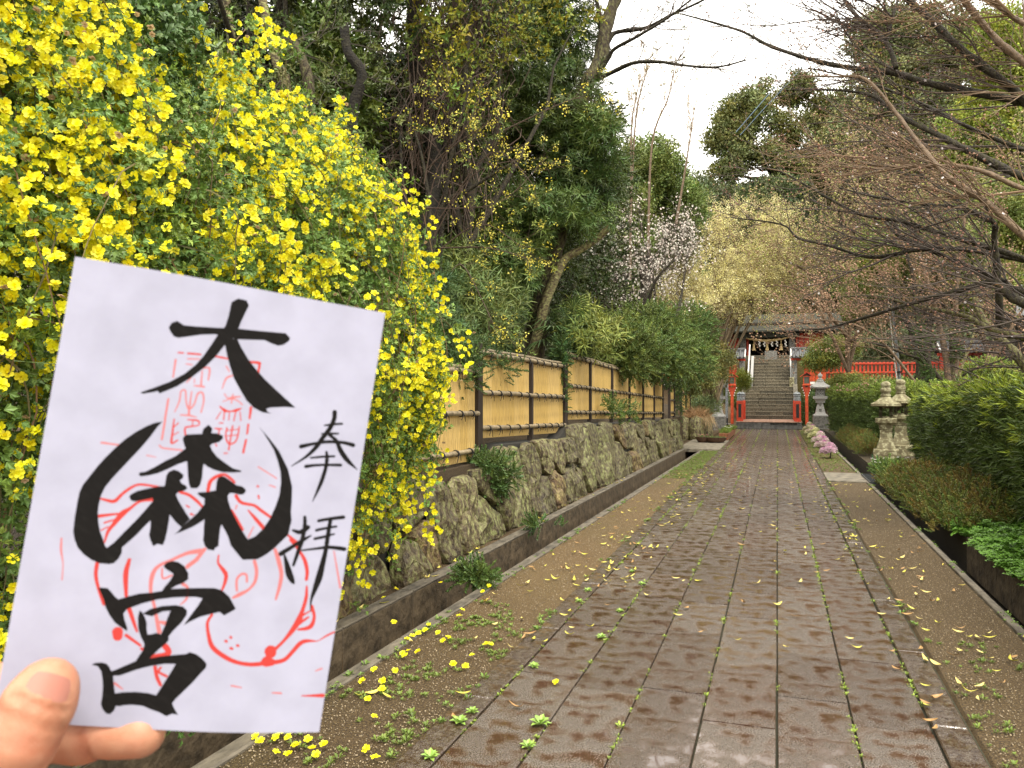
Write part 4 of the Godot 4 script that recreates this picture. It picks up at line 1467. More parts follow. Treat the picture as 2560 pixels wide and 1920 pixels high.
func make_leaves() -> void:
	var g := Geo.new()
	g.face([Vector3(-0.012, 0, 0), Vector3(0.012, 0, 0), Vector3(0.008, 0.12, 0.6), Vector3(-0.008, 0.12, 0.6)])
	g.face([Vector3(-0.008, 0.12, 0.6), Vector3(0.008, 0.12, 0.6), Vector3(0, 0.02, 1.0)])
	L.blade = g.mesh()
	# trifoliate sprig
	g = Geo.new()
	for k in 4:
		var z := 0.02 + 0.03 * k
		for s in [-1, 1]:
			var b := Basis(Vector3.BACK, k * 1.57 + (0.0 if s > 0 else PI))
			var d := b * Vector3(0.85, 0, 0.55).normalized()
			var o := Vector3(0, 0, z) + d * 0.012
			for q in [-0.75, 0.0, 0.75]:
				tone(g)
				var dd: Vector3 = (d + (Vector3.BACK.cross(d).normalized()) * q * 0.9 + Vector3.BACK * 0.2).normalized()
				g.leaf(o, dd, Vector3.BACK, 0.034 if q == 0.0 else 0.026, 0.013, 0.2, 0.25)
	g.tint = Color(0.8, 0.9, 0.5)
	g.tube([Vector3.ZERO, Vector3(0, 0, 0.12)], [0.0018, 0.0012], 3)
	L.jasmine = g.mesh()
	L.narrow = spray(15, 0.10, 0.085, 0.0125, 0.7, 0.35)
	L.needle = spray(20, 0.11, 0.075, 0.0115, 0.65, 0.12)
	L.broad = spray(10, 0.16, 0.075, 0.036, 0.8, 0.3)
	L.bigleaf = spray(5, 0.16, 0.085, 0.042, 0.9, 0.4)
	L.small = spray(18, 0.11, 0.028, 0.014, 0.8, 0.15)
	L.sprig_small = spray(9, 0.09, 0.055, 0.02, 0.9, 0.2)
	L.bamboo = spray(9, 0.14, 0.15, 0.016, 0.75, 0.45)
	g = Geo.new()
	for k in 40:
		tone(g, 0.6, 1.3)
		var p := ball() * pow(rnd(), 0.4) * 0.28
		g.leaf(p, (ball() + Vector3(0, 0.25, 0)).normalized(), (ball() + Vector3.UP).normalized(), 0.12, 0.06, 0.2)
	L.far = g.mesh()
	g = Geo.new()
	for k in 34:
		tone(g, 0.6, 1.3)
		var p := ball() * pow(rnd(), 0.4) * 0.17
		g.leaf(p, ball(), (ball() + Vector3.UP).normalized(), 0.075, 0.035, 0.2)
	L.mid = g.mesh()
	g = Geo.new()
	for k in 7:
		var an := k * 2.399
		var h := rnd(0.03, 0.07)
		var o := Vector3(cos(an) * rnd(0.0, 0.05), h, sin(an) * rnd(0.0, 0.05))
		tone(g, 0.8, 1.2)
		for q in 3:
			var a2 := an + q * TAU / 3
			g.leaf(o, Vector3(cos(a2), 0.1, sin(a2)), Vector3.UP, 0.022, 0.022, 0.15, 0.1, 0.6)
	L.clover = g.mesh()
	g = Geo.new()
	for k in 5:
		var an := k * TAU / 5
		g.leaf(Vector3.ZERO, Vector3(cos(an), 0.35, sin(an)).normalized(), Vector3.UP, 0.016, 0.015, 0.1, 0.1, 0.65)
	L.blossom = g.mesh()
	L.jflower = []
	for v in 3:
		g = Geo.new()
		for layer in [[6, 0.023, 0.22, 0.0165], [4, 0.015, 0.85, 0.012]]:
			for k in layer[0]:
				var an: float = TAU * k / layer[0] + layer[2] * 0.8 + v + rnd(-0.15, 0.15)
				var el: float = layer[2] + rnd(-0.2, 0.2) + v * 0.12
				var t := rnd(0.88, 1.05)
				g.tint = Color(t, t * rnd(0.93, 1.04), 1.0)
				petal(g, Vector3(cos(an) * cos(el), sin(an) * cos(el), sin(el)), Vector3(-cos(an) * sin(el), -sin(an) * sin(el), cos(el)), layer[1], layer[3])
		L.jflower.append(g.mesh())
	g = Geo.new()
	for k in 6:
		var b := ball() * 0.012
		g.leaf(b, (b.normalized() + Vector3(0, -0.6, 0)).normalized(), Vector3(0.3, 0.5, 0.8).normalized(), 0.014, 0.011, 0.2, 0.0, 0.6)
	L.catkin = g.mesh()
	g = Geo.new()
	g.lathe([[0.0, 0.0], [0.5, 0.25], [0.45, 0.6], [0.0, 1.0]], 4)
	L.bud = g.mesh()


func petal(g: Geo, d: Vector3, up: Vector3, l: float, wd: float) -> void:
	var s := d.cross(up).normalized()
	var a := g.v.size()
	var dip := rnd(-0.25, 0.25)
	for e in [[0.0, 0.0, 0.0], [0.35, 0.30, 0.06], [0.72, 0.5, 0.10 + dip * 0.3], [0.97, 0.26, dip * 0.6]]:
		for q in ([0] if e[1] == 0.0 else [1, -1]):
			g.vert(d * l * e[0] + s * wd * e[1] * q + up * l * e[2] * (0.5 if e[0] < 0.9 else 1.0), up)
	g.vert(d * l * 0.62 - up * l * 0.02, up)
	for f in [[0, 1, 7], [1, 3, 7], [3, 5, 7], [5, 6, 7], [6, 4, 7], [4, 2, 7], [2, 0, 7]]:
		g.tri(a + f[0], a + f[1], a + f[2])


func spray(n: int, l: float, ll: float, lw: float, open: float, sag: float) -> ArrayMesh:
	var g := Geo.new()
	for k in n:
		tone(g)
		var t := (k + 0.5) / n
		var an := k * 2.399
		var o := Vector3(0, 0, l * t)
		var out := lerpf(open, open * 0.45, t)
		var d := Vector3(cos(an) * out, sin(an) * out, 1.0 - out * 0.6).normalized()
		var up := (Vector3.BACK - d * d.z).normalized()
		g.leaf(o, d, up, ll * rnd(0.75, 1.15), lw * rnd(0.8, 1.1), 0.2, sag)
	g.tint = Color(0.7, 0.55, 0.35)
	g.tube([Vector3.ZERO, Vector3(0, 0, l)], [0.003, 0.0015], 3)
	return g.mesh()


# ---------------------------------------------------------------- crowns and branches
# lobes: [centre, radius vector]; leaves sit mostly near the surface of each lobe, thinned by noise into clumps
func crown(parent: Node3D, called: String, form: Mesh, material: Material, lobes: Array, n: int, size: Vector2, base: Color, o := {}) -> MultiMeshInstance3D:
	var buf := PackedFloat32Array()
	var vol := []
	var total := 0.0
	for e in lobes:
		total += pow(e[1].x * e[1].y * e[1].z, 0.667) * (e[2] if e.size() > 2 else 1.0)
		vol.append(total)
	var shell: float = o.get("shell", 0.55)
	var up: float = o.get("up", 0.3)
	var gap: float = o.get("gap", 0.0)
	var freq: float = o.get("freq", 0.9)
	var vary: float = o.get("vary", 0.25)
	var warm: float = o.get("warm", 0.12)
	var made := 0
	var tries := 0
	while made < n and tries < n * 6:
		tries += 1
		var pick := rnd(0, total)
		var li := 0
		while vol[li] < pick:
			li += 1
		var dir := ball()
		var r := pow(rnd(), shell)
		var c: Vector3 = lobes[li][0]
		var p: Vector3 = c + dir * r * lobes[li][1]
		p += ball() * 0.08 * lobes[li][1].x * rnd()
		var nn := noise_a.get_noise_3d(p.x * freq, p.y * freq, p.z * freq)
		if nn < gap - 0.35 or p.y < o.get("floor", -9.0) or (holes.size() > 0 and hidden_gap(p)):
			continue
		made += 1
		var d := (dir * rnd(0.3, 1.0) + ball() * 0.7 + Vector3(0, up, 0)).normalized()
		var t := (1.0 + rnd(-vary, vary)) * (1.0 + 0.35 * noise_a.get_noise_3d(p.x * 0.7 + 50, p.y * 0.7, p.z * 0.7))
		var y := rnd(-warm, warm) + 0.12 * noise_a.get_noise_3d(p.x * 0.4, p.y * 0.4 + 90, p.z * 0.4)
		put(buf, p, along(d, rnd(size.x, size.y)), Color(base.r * t * (1 + y * 1.6), base.g * t * (1 + y * 0.4), base.b * t * (1 - y)))
	return many(parent, called, form, material, buf)


# the stems that stand clear of leaves: no clump hangs before them
func hidden_gap(p: Vector3) -> bool:
	for e in holes:
		var a: Vector3 = e[0]
		var b: Vector3 = e[1]
		var eye := Vector3(0, 1.5, 0)
		var da := (a - eye).length()
		if (p - eye).length() > da + 0.25:
			continue
		var q := eye + (p - eye).normalized() * da
		var t := clampf((q - a).dot(b - a) / (b - a).length_squared(), 0, 1)
		if q.distance_to(a.lerp(b, t)) < e[2]:
			return true
	return false


# a wandering line from a to b with a sideways sag
func wander(a: Vector3, b: Vector3, n: int, amp: float) -> Array:
	var out := []
	var sd := rnd(0, 99)
	for k in n + 1:
		var t := float(k) / n
		var env := sin(PI * t)
		out.append(a.lerp(b, t) + Vector3(noise_a.get_noise_2d(t * 2.0, sd), noise_a.get_noise_2d(t * 2.0, sd + 30), noise_a.get_noise_2d(t * 2.0, sd + 60)) * amp * env)
	return out


# a smooth curve through given points
func curve(pts: Array, per := 5) -> Array:
	var out := []
	for k in pts.size() - 1:
		var p0: Vector3 = pts[maxi(k - 1, 0)]
		var p1: Vector3 = pts[k]
		var p2: Vector3 = pts[k + 1]
		var p3: Vector3 = pts[mini(k + 2, pts.size() - 1)]
		for j in per:
			out.append(p1.cubic_interpolate(p2, p0, p3, float(j) / per))
	out.append(pts[-1])
	return out


func limb_mesh(pts: Array, r0: float, r1: float, sides := 8, knob := 0.06) -> ArrayMesh:
	var rad := []
	for k in pts.size():
		var t := float(k) / (pts.size() - 1)
		rad.append(lerpf(r0, r1, pow(t, 0.8)) * (1.0 + knob * sin(k * 2.7 + r0 * 99) + knob * sin(k * 1.1)))
	var g := Geo.new()
	g.tube(pts, rad, sides, true)
	return g.mesh(true)


# twigs: grows side shoots from a line into one Geo and gathers the places of buds
func shoots(g: Geo, pts: Array, n: int, l: float, r: float, depth: int, buds: Array, o := {}) -> void:
	var bias: Vector3 = o.get("bias", Vector3(0, 0.35, 0))
	for k in n:
		var at := rnd(o.get("from", 0.12), o.get("to", 1.0)) * (pts.size() - 1)
		var i := mini(int(at), pts.size() - 2)
		var p: Vector3 = pts[i].lerp(pts[i + 1], at - i)
		if p.y < o.get("low", -9.0):
			continue
		var ax: Vector3 = (pts[i + 1] - pts[i]).normalized()
		var out := ball()
		out = (out - ax * out.dot(ax)).normalized()
		var d := (ax * rnd(0.35, 1.0) + out * rnd(0.5, 1.0) + bias).normalized()
		var len := l * rnd(0.5, 1.25)
		var line := [p]
		var steps := 4
		var rad := [r]
		for s in steps:
			d = (d + ball() * o.get("kink", 0.28) + bias * 0.12 + Vector3(0, o.get("lift", 0.06), 0)).normalized()
			line.append(line[-1] + d * len / steps)
			rad.append(r * (1.0 - 0.75 * (s + 1) / steps))
		g.tube(line, rad, 3 if depth < 2 else 4)
		for s in steps:
			if depth <= 1:
				buds.append([line[s + 1], d])
		if depth > 0:
			shoots(g, line, int(o.get("fork", 4)), l * 0.5, r * 0.55, depth - 1, buds, o)


func bud_buf(buds: Array, keep: float, s0: float, s1: float, cols: Array, jitter := 0.02) -> PackedFloat32Array:
	var buf := PackedFloat32Array()
	for e in buds:
		if rnd() < keep:
			var c: Array = cols[rng.randi() % cols.size()]
			var t := rnd(0.75, 1.2)
			put(buf, e[0] + ball() * jitter, along(e[1] + ball() * 0.8, rnd(s0, s1)), Color(c[0] * t, c[1] * t, c[2] * t))
	return buf


func tree(called: String, label: String, category: String, at: Vector3, lobes: Array, form: Mesh, n: int, size: Vector2, base: Color, o := {}) -> Node3D:
	var root := thing(called, label, category, at, 0.0, o.get("group", ""))
	if o.has("trunk"):
		var r: float = o.trunk
		var top: Vector3 = lobes[0][0]
		var g := Geo.new()
		var line := wander(at + Vector3(0, -0.3, 0), top, 8, 0.5)
		var rad := []
		for k in line.size():
			rad.append(lerpf(r, r * 0.35, k / 8.0))
		g.tube(line, rad, 8)
		part(root, "trunk", g.mesh(true), o.get("bark", M.bark_dark), true)
		for e in lobes:
			g = Geo.new()
			var k := rng.randi_range(3, 6)
			var l2 := wander(line[k], e[0] + ball() * 0.3 * e[1], 5, 0.4)
			var tip: Vector3 = e[0]
			g.tube(l2, [r * 0.5, r * 0.42, r * 0.34, r * 0.25, r * 0.16, r * 0.08], 6)
			part(root, "limb", g.mesh(true), o.get("bark", M.bark_dark), true)
	crown(root, o.get("leafname", "crown"), form, o.get("mat", M.leaf), lobes, n, size, base, o)
	return root


func build_forest() -> void:
	holes = [[Vector3(-3.8043, 2.3932, -12.7396), Vector3(-3.4408, 3.7827, -12.8415), 0.36], [Vector3(-3.4413, 3.6503, -12.8430), Vector3(-3.3759, 4.3120, -12.8560), 0.24], [Vector3(-3.3466, 3.7496, -12.8730), Vector3(-2.6537, 4.2127, -13.0958), 0.22]]
	# --- the big evergreen behind the fence, its pale trunk and the bare limbs above
	var t := thing("evergreen_tree", "large dark evergreen with pale forked trunk and a cut stub rising behind the fence", "tree", Vector3(-3.9115, 1.8721, -13.0269))
	var main := curve([Vector3(-3.9573, 1.6691, -13.0145), Vector3(-3.9032, 2.3457, -13.0235), Vector3(-3.7826, 3.0111, -12.9493), Vector3(-3.6849, 3.5483, -12.9745), Vector3(-3.5555, 4.0185, -13.0111), Vector3(-3.5340, 4.7813, -13.1136), Vector3(-3.4527, 5.7596, -13.2329), Vector3(-3.1580, 6.7553, -13.5279), Vector3(-2.9141, 7.3155, -13.7064), Vector3(-2.8328, 7.8030, -13.7269), Vector3(-2.7122, 8.2209, -13.7613), Vector3(-2.4785, 8.7780, -13.8312)])
	part(t, "trunk", limb_mesh(main, 0.21, 0.10, 10), M.bark_grey, true)
	part(t, "pale_stem", limb_mesh(curve([Vector3(-3.8586, 1.9268, -12.6224), Vector3(-3.7632, 2.3865, -12.6479), Vector3(-3.6237, 2.9775, -12.6862), Vector3(-3.4604, 3.4445, -12.7867), Vector3(-3.3342, 3.7297, -12.8774), Vector3(-3.1578, 3.8488, -12.9341), Vector3(-2.9688, 3.9679, -12.9949), Vector3(-2.7798, 4.1135, -13.0555), Vector3(-2.5710, 4.2908, -13.0168)]), 0.10, 0.05, 9, 0.03), M.bark_pale, true)
	part(t, "cut_stub", limb_mesh([Vector3(-3.5299, 3.7998, -12.9171), Vector3(-3.4337, 4.0569, -12.8928), Vector3(-3.3572, 4.2590, -12.8628)], 0.11, 0.10, 10), M.bark_grey, true)
	for e in [[[Vector3(-2.9144, 7.2458, -13.7072), Vector3(-2.7606, 7.6776, -13.7524), Vector3(-2.6146, 7.8030, -13.7990), Vector3(-2.1337, 7.7816, -13.7475), Vector3(-1.6843, 7.9071, -13.6836), Vector3(-1.1458, 8.0662, -13.6488), Vector3(-0.5600, 8.2965, -13.6287)], 0.06], [[Vector3(-2.9481, 7.0717, -13.6984), Vector3(-2.7553, 7.3016, -13.6538), Vector3(-2.6305, 7.4246, -13.5880), Vector3(-2.1898, 7.5174, -13.4164), Vector3(-1.6723, 7.6858, -13.2692), Vector3(-1.1664, 7.9995, -13.2216)], 0.05], [[Vector3(-2.9816, 6.9672, -13.6887), Vector3(-2.6516, 7.0333, -13.5862), Vector3(-2.2618, 7.0608, -13.3986), Vector3(-1.8061, 6.9503, -13.2346), Vector3(-1.4473, 6.8160, -13.1443), Vector3(-0.9112, 6.7024, -13.1122), Vector3(-0.4501, 6.7339, -13.0535)], 0.05], [[Vector3(-2.8601, 7.5941, -13.7206), Vector3(-2.9111, 8.0816, -13.6974), Vector3(-3.0412, 8.6388, -13.6471)], 0.09]]:
		var line := curve(e[0])
		part(t, "limb", limb_mesh(line, e[1], 0.012, 6), M.bark_dark, true)
		var g := Geo.new()
		var buds := []
		g.tint = Color(0.09, 0.065, 0.05)
		shoots(g, line, 14, 0.7, 0.010, 1, buds, {from = 0.3, fork = 3})
		part(t, "twigs", g.mesh(), M.twig, true).set_meta("kind", "stuff")
		many(t, "sparse_leaves", L.sprig_small, M.leaf, bud_buf(buds, 0.10, 0.5, 0.9, [[0.14, 0.17, 0.05], [0.22, 0.12, 0.05]], 0.05))
	var ev := [[Vector3(-4.6397, 5.6325, -13.3691), Vector3(1.484, 1.413, 1.448)], [Vector3(-3.5804, 6.0618, -13.5028), Vector3(0.975, 1.254, 0.975)], [Vector3(-5.0149, 4.4664, -12.4178), Vector3(1.267, 1.200, 1.233)], [Vector3(-4.1237, 4.0058, -13.1395), Vector3(1.030, 0.893, 0.961)], [Vector3(-3.0201, 5.5743, -13.6942), Vector3(0.522, 1.045, 0.522)], [Vector3(-5.6956, 6.3404, -12.8003), Vector3(1.114, 1.393, 1.114)], [Vector3(-4.8688, 7.2346, -13.5884), Vector3(1.587, 1.371, 1.479)], [Vector3(-3.7264, 8.1458, -14.0591), Vector3(0.799, 0.799, 0.799)], [Vector3(-4.4220, 8.4845, -13.6143), Vector3(1.075, 0.645, 0.860)], [Vector3(-4.7929, 3.4518, -12.3991), Vector3(1.125, 0.728, 0.926)], [Vector3(-3.2407, 4.9331, -12.9978), Vector3(0.600, 0.733, 0.600)]]
	crown(t, "crown", L.narrow, M.gloss_leaf, ev, 9500, Vector2(1.4, 2.2), Color(0.07, 0.105, 0.024), {up = -0.25, shell = 0.45, gap = 0.12, freq = 1.1})
	var low := [[Vector3(-4.1837, 3.2864, -11.8653), Vector3(0.815, 0.690, 0.752)], [Vector3(-3.0368, 4.3336, -12.4411), Vector3(0.509, 0.446, 0.478)], [Vector3(-3.7314, 4.2274, -12.3183), Vector3(0.770, 0.513, 0.642)], [Vector3(-2.7522, 5.8012, -12.9372), Vector3(0.328, 0.722, 0.328)]]
	crown(t, "hanging_sprays", L.narrow, M.gloss_leaf, low, 1400, Vector2(1.5, 2.3), Color(0.12, 0.18, 0.045), {up = -0.5, shell = 0.4, gap = 0.2, freq = 1.6})
	# --- overhanging broadleaf with yellowing leaves
	tree("broadleaf_tree", "broadleaf with hanging yellow-green leaves and brown vines at the top centre", "tree", w(-4.3, 1.0, 9.6), [[Vector3(-3.7121, 6.0414, -9.4572), Vector3(0.558, 0.558, 0.558)], [Vector3(-4.2264, 6.2857, -9.4948), Vector3(0.466, 0.621, 0.466)], [Vector3(-3.2561, 6.3777, -10.0247), Vector3(0.580, 0.475, 0.527)], [Vector3(-3.7263, 5.2432, -9.3576), Vector3(0.301, 0.452, 0.301)], [Vector3(-2.8018, 6.7459, -11.0126), Vector3(0.510, 0.510, 0.510)]], L.bigleaf, 430, Vector2(0.75, 1.15), Color(0.27, 0.31, 0.04), {trunk = 0.10, gap = 0.1, up = -0.4, vary = 0.4, warm = 0.25, shell = 0.7})
	var vine := thing("hanging_vines", "tangle of thin reddish brown vines hanging among the trees at the top centre", "vine", Vector3(-4.2393, 2.9745, -9.5339))
	var vg := Geo.new()
	for k in 130:
		var px := rnd(0, 1)
		var a: Vector3 = Vector3(-4.6557, 7.0105, -9.5541).lerp(Vector3(-3.4175, 7.0070, -10.1738), px) + ball() * 0.4
		var b: Vector3 = Vector3(-4.4834, 3.3884, -9.4478).lerp(Vector3(-3.8863, 4.5356, -10.0513), px) + ball() * 0.7
		var sh := rnd(0.04, 0.085)
		vg.tint = Color(sh * 1.25, sh * 0.8, sh * 0.55)
		vg.tube(wander(a, b, 12, 0.9), range(13).map(func(_q): return 0.006), 3)
	part(vine, "stems", vg.mesh(), M.twig, true)
	# --- shrub with tiny yellow flower clusters on long twigs
	var kb := thing("flowering_shrub", "loose shrub of thin twigs with tiny yellow flower clusters before the evergreen", "shrub", Vector3(-4.0549, 1.4284, -8.7725))
	var kg := Geo.new()
	var kbuds := []
	for k in 4:
		part(kb, "stem", limb_mesh(curve([Vector3(-4.0549, 1.4284, -8.7725) + Vector3(k * 0.1, 0, 0), [Vector3(-3.9348, 3.1476, -8.7896), Vector3(-3.9458, 3.5720, -8.9911), Vector3(-3.9205, 2.8327, -8.5878), Vector3(-3.9404, 3.2976, -9.1018)][k], [Vector3(-4.0404, 4.2264, -8.8459), Vector3(-3.4914, 3.9851, -9.0304), Vector3(-4.1826, 3.8866, -8.5928), Vector3(-3.7572, 4.4495, -9.0419)][k], [Vector3(-4.3103, 5.0833, -8.8509), Vector3(-2.7735, 4.3893, -9.1570), Vector3(-4.2247, 4.5955, -8.5696), Vector3(-3.5223, 5.3271, -9.1080)][k]]), 0.05, 0.012, 7), M.bark_dark, true)
	kg.tint = Color(0.075, 0.05, 0.032)
	for e in [[Vector3(-3.9114, 3.3387, -8.7948), Vector3(-3.4189, 4.0757, -8.8426), Vector3(-2.8937, 4.2356, -8.9086)], [Vector3(-4.0013, 3.5297, -8.7626), Vector3(-3.7321, 4.3120, -8.7360), Vector3(-3.1139, 4.7032, -8.8298)], [Vector3(-3.9121, 3.1476, -8.7971), Vector3(-3.3313, 3.5086, -8.8789), Vector3(-2.8532, 3.2302, -8.9352)], [Vector3(-4.0905, 3.9118, -8.7282), Vector3(-4.1349, 4.5955, -8.5992), Vector3(-4.0433, 5.0681, -8.6233)], [Vector3(-3.8653, 3.5297, -8.8076), Vector3(-3.1934, 4.3592, -8.9133), Vector3(-2.6729, 3.9083, -8.9858)], [Vector3(-3.9534, 4.1983, -8.7697), Vector3(-3.5517, 4.5483, -8.7925), Vector3(-3.3256, 4.9736, -8.8616)], [Vector3(-3.9589, 3.6976, -8.6691), Vector3(-3.4732, 3.6745, -8.7246), Vector3(-2.9965, 3.7439, -8.7758), Vector3(-2.5113, 4.2528, -8.9294)], [Vector3(-3.7414, 3.2068, -8.6421), Vector3(-3.1744, 3.1887, -8.7243), Vector3(-2.6628, 3.0332, -8.7900)], [Vector3(-3.7038, 2.6335, -8.5567), Vector3(-3.4452, 2.9874, -8.5321), Vector3(-3.1862, 2.5298, -8.6237), Vector3(-3.0239, 2.2017, -8.5763)], [Vector3(-3.2007, 4.6933, -9.2225), Vector3(-2.5049, 5.0346, -9.4479), Vector3(-2.2495, 5.1691, -9.6358)], [Vector3(-3.9578, 3.9812, -8.6658), Vector3(-3.8202, 4.7373, -8.7013), Vector3(-3.6385, 5.3044, -8.7539)]]:
		var line := curve(e)
		kg.tube(line, range(line.size()).map(func(q): return lerpf(0.009, 0.003, float(q) / line.size())), 4)
		shoots(kg, line, 16, 0.42, 0.0028, 1, kbuds, {from = 0.25, fork = 3, bias = Vector3(0.2, -0.1, 0.1)})
	part(kb, "twigs", kg.mesh(), M.twig, true).set_meta("kind", "stuff")
	many(kb, "flower_clusters", L.catkin, M.petal, bud_buf(kbuds, 0.17, 1.1, 1.9, [[0.86, 0.76, 0.08], [0.78, 0.68, 0.10], [0.88, 0.80, 0.16]], 0.03))
	many(kb, "leaves", L.sprig_small, M.leaf, bud_buf(kbuds, 0.07, 0.5, 1.0, [[0.24, 0.29, 0.06], [0.15, 0.22, 0.05]], 0.05))
	# --- thin dark trunks in the shade at the upper left
	var tr := [[[Vector3(-6.0446, 5.8852, -7.0035), Vector3(-5.9731, 5.4574, -7.0328), Vector3(-5.6649, 4.8617, -7.0371), Vector3(-5.5468, 4.2697, -7.0838)], 0.045, "leaning thin brown trunk nearest the left of the shaded trunks"], [[Vector3(-5.8666, 6.0892, -7.4810), Vector3(-5.8045, 5.6415, -7.5073), Vector3(-5.7769, 5.1042, -7.5235), Vector3(-5.7667, 4.4326, -7.5357)], 0.05, "straight mottled thin trunk in the shade behind the yellow flowers"], [[Vector3(-4.9965, 5.6813, -6.9312), Vector3(-4.9283, 5.2733, -6.9590), Vector3(-4.8445, 4.9062, -6.9915), Vector3(-4.7307, 4.2943, -7.0371)], 0.05, "slightly bent pale mottled trunk, the brightest of the shaded trunks"], [[Vector3(-6.2444, 6.5991, -8.4027), Vector3(-6.2277, 6.0519, -8.4154), Vector3(-6.2491, 5.4052, -8.4168), Vector3(-6.2801, 4.7087, -8.4157)], 0.03, "very thin upright trunk between two thicker ones in the shade"], [[Vector3(-4.5744, 5.0221, -6.8686), Vector3(-4.4620, 4.7833, -6.9089), Vector3(-4.4065, 4.4649, -6.9313), Vector3(-4.4268, 4.1068, -6.9293)], 0.055, "short dark crooked trunk right of the mottled trunks above the flowers"], [[Vector3(-4.4908, 5.5494, -7.7319), Vector3(-4.4504, 5.2430, -7.7493), Vector3(-4.3059, 4.9803, -7.8004), Vector3(-4.4117, 4.4988, -7.7718), Vector3(-4.2622, 3.5991, -7.7276)], 0.06, "crooked brown trunk with side shoots left of the hanging vines"], [[Vector3(-6.8378, 6.2932, -7.5788), Vector3(-6.7071, 5.6385, -7.6305), Vector3(-6.1761, 4.8182, -7.6060)], 0.03, "slanting thin branchlike trunk at the far left of the shade"], [[Vector3(-4.5909, 7.0070, -9.7862), Vector3(-4.6453, 6.1474, -9.7795), Vector3(-4.4536, 5.3592, -9.7478), Vector3(-4.1845, 4.4232, -9.5330), Vector3(-4.2168, 3.2163, -9.1168), Vector3(-4.2245, 2.4111, -9.0195)], 0.10, "thick dark twisted trunk wrapped by vines right of the yellow flowers"]]
	for e in tr:
		var bottom: Vector3 = e[0][-1]
		var foot := Vector3(bottom.x, ground_y(bottom.x, -bottom.z) - 0.1, bottom.z)
		var root := thing("slender_tree", e[2], "tree", foot)
		var line := curve(e[0] + [foot])
		part(root, "trunk", limb_mesh(line, e[1] * 0.8, e[1] * 1.15, 8), [M.bark_shade, M.bark_grey, M.bark_pale][0 if e[1] < 0.04 or e[1] > 0.055 else (2 if e[1] == 0.05 else 1)], true)
		var g := Geo.new()
		var buds := []
		g.tint = Color(0.07, 0.055, 0.04)
		shoots(g, line, 10, 0.7, 0.008, 1, buds, {from = 0.0})
		part(root, "twigs", g.mesh(), M.twig, true).set_meta("kind", "stuff")
		many(root, "leaves", L.broad, M.leaf, bud_buf(buds, 0.35, 0.4, 0.9, [[0.08, 0.12, 0.03], [0.13, 0.16, 0.04]], 0.12))
	# --- dense shade growth behind: rows of evergreen shrubs and trees on the bank, leaf colours darkened toward forest shade
	var rows := [["shade_shrub", "dark evergreen shrub filling the shade at the far upper left", [[Vector3(-6.5486, 4.9878, -6.4275), Vector3(0.979, 0.775, 0.877)], [Vector3(-6.1541, 4.0595, -5.3061), Vector3(0.871, 0.905, 0.871)]], 1900, Color(0.05, 0.075, 0.02)], ["shade_shrub", "grey-green leafy shrub rising behind the flowers left of the trunks", [[Vector3(-4.8351, 4.1102, -5.3199), Vector3(0.427, 0.394, 0.410)], [Vector3(-5.1145, 4.4386, -5.2233), Vector3(0.296, 0.296, 0.296)], [Vector3(-4.5866, 3.8804, -5.4050), Vector3(0.263, 0.197, 0.230)]], 1500, Color(0.13, 0.20, 0.07)], ["shade_tree", "dark evergreen behind the slender mottled trunks", [[Vector3(-8.1519, 6.8789, -10.4020), Vector3(2.052, 1.617, 1.835)], [Vector3(-6.9740, 6.0705, -10.8017), Vector3(1.617, 1.617, 1.617)]], 2400, Color(0.035, 0.05, 0.014)], ["shade_tree", "dark leafy tree above the shaded trunks at the top, with added unseen canopy for shade", [[Vector3(-6.1495, 6.9585, -8.9560), Vector3(1.828, 0.575, 1.201)], [Vector3(-5.0603, 6.4362, -9.3226), Vector3(0.888, 0.679, 0.784)], [w(-5.0, 8.6, 3.5), Vector3(2.6, 1.1, 3.0)], [w(-6.5, 9.0, 8.0), Vector3(3.2, 1.3, 3.0)], [w(-5.0, 9.0, 11.5), Vector3(2.4, 1.2, 2.6)], [w(-9.5, 9.0, 12.0), Vector3(3.0, 1.5, 4.0)], [w(-3.8, 7.6, 9.3), Vector3(1.6, 0.8, 2.0)]], 5600, Color(0.06, 0.09, 0.022)], ["shade_shrub", "bright small-leaved shrub catching light right of the shaded trunks", [[Vector3(-5.0388, 4.9624, -8.4011), Vector3(0.478, 0.764, 0.478)], [Vector3(-5.1724, 5.5833, -8.3489), Vector3(0.334, 0.430, 0.334)]], 900, Color(0.09, 0.14, 0.03)], ["shade_tree", "dark undergrowth tree between the vines and the yellow flowers", [[Vector3(-5.4348, 4.7027, -10.3802), Vector3(1.097, 1.616, 1.097)], [Vector3(-4.7089, 2.9238, -9.8007), Vector3(0.699, 1.021, 0.699)]], 2000, Color(0.035, 0.05, 0.014)], ["shade_tree", "tall dark evergreen farther back on the left bank", [[Vector3(-8.8933, 8.9198, -16.9764), Vector3(3.119, 3.119, 3.119)], [Vector3(-10.7729, 6.8702, -14.2758), Vector3(2.791, 2.791, 2.791)], [Vector3(-6.5355, 7.1215, -18.8320), Vector3(2.985, 4.179, 2.985)], [Vector3(-6.4898, 3.3357, -16.7903), Vector3(2.328, 1.791, 2.060)]], 3200, Color(0.035, 0.05, 0.014)], ["shade_tree", "leafy tree closing the gap behind the cut stub", [[Vector3(-4.6925, 4.3829, -18.4235), Vector3(1.418, 2.174, 1.418)], [Vector3(-4.3648, 6.5245, -19.5570), Vector3(1.095, 1.891, 1.095)]], 1700, Color(0.05, 0.075, 0.02)]]  # overhead lobes of one tree are added out of view to shade the understory
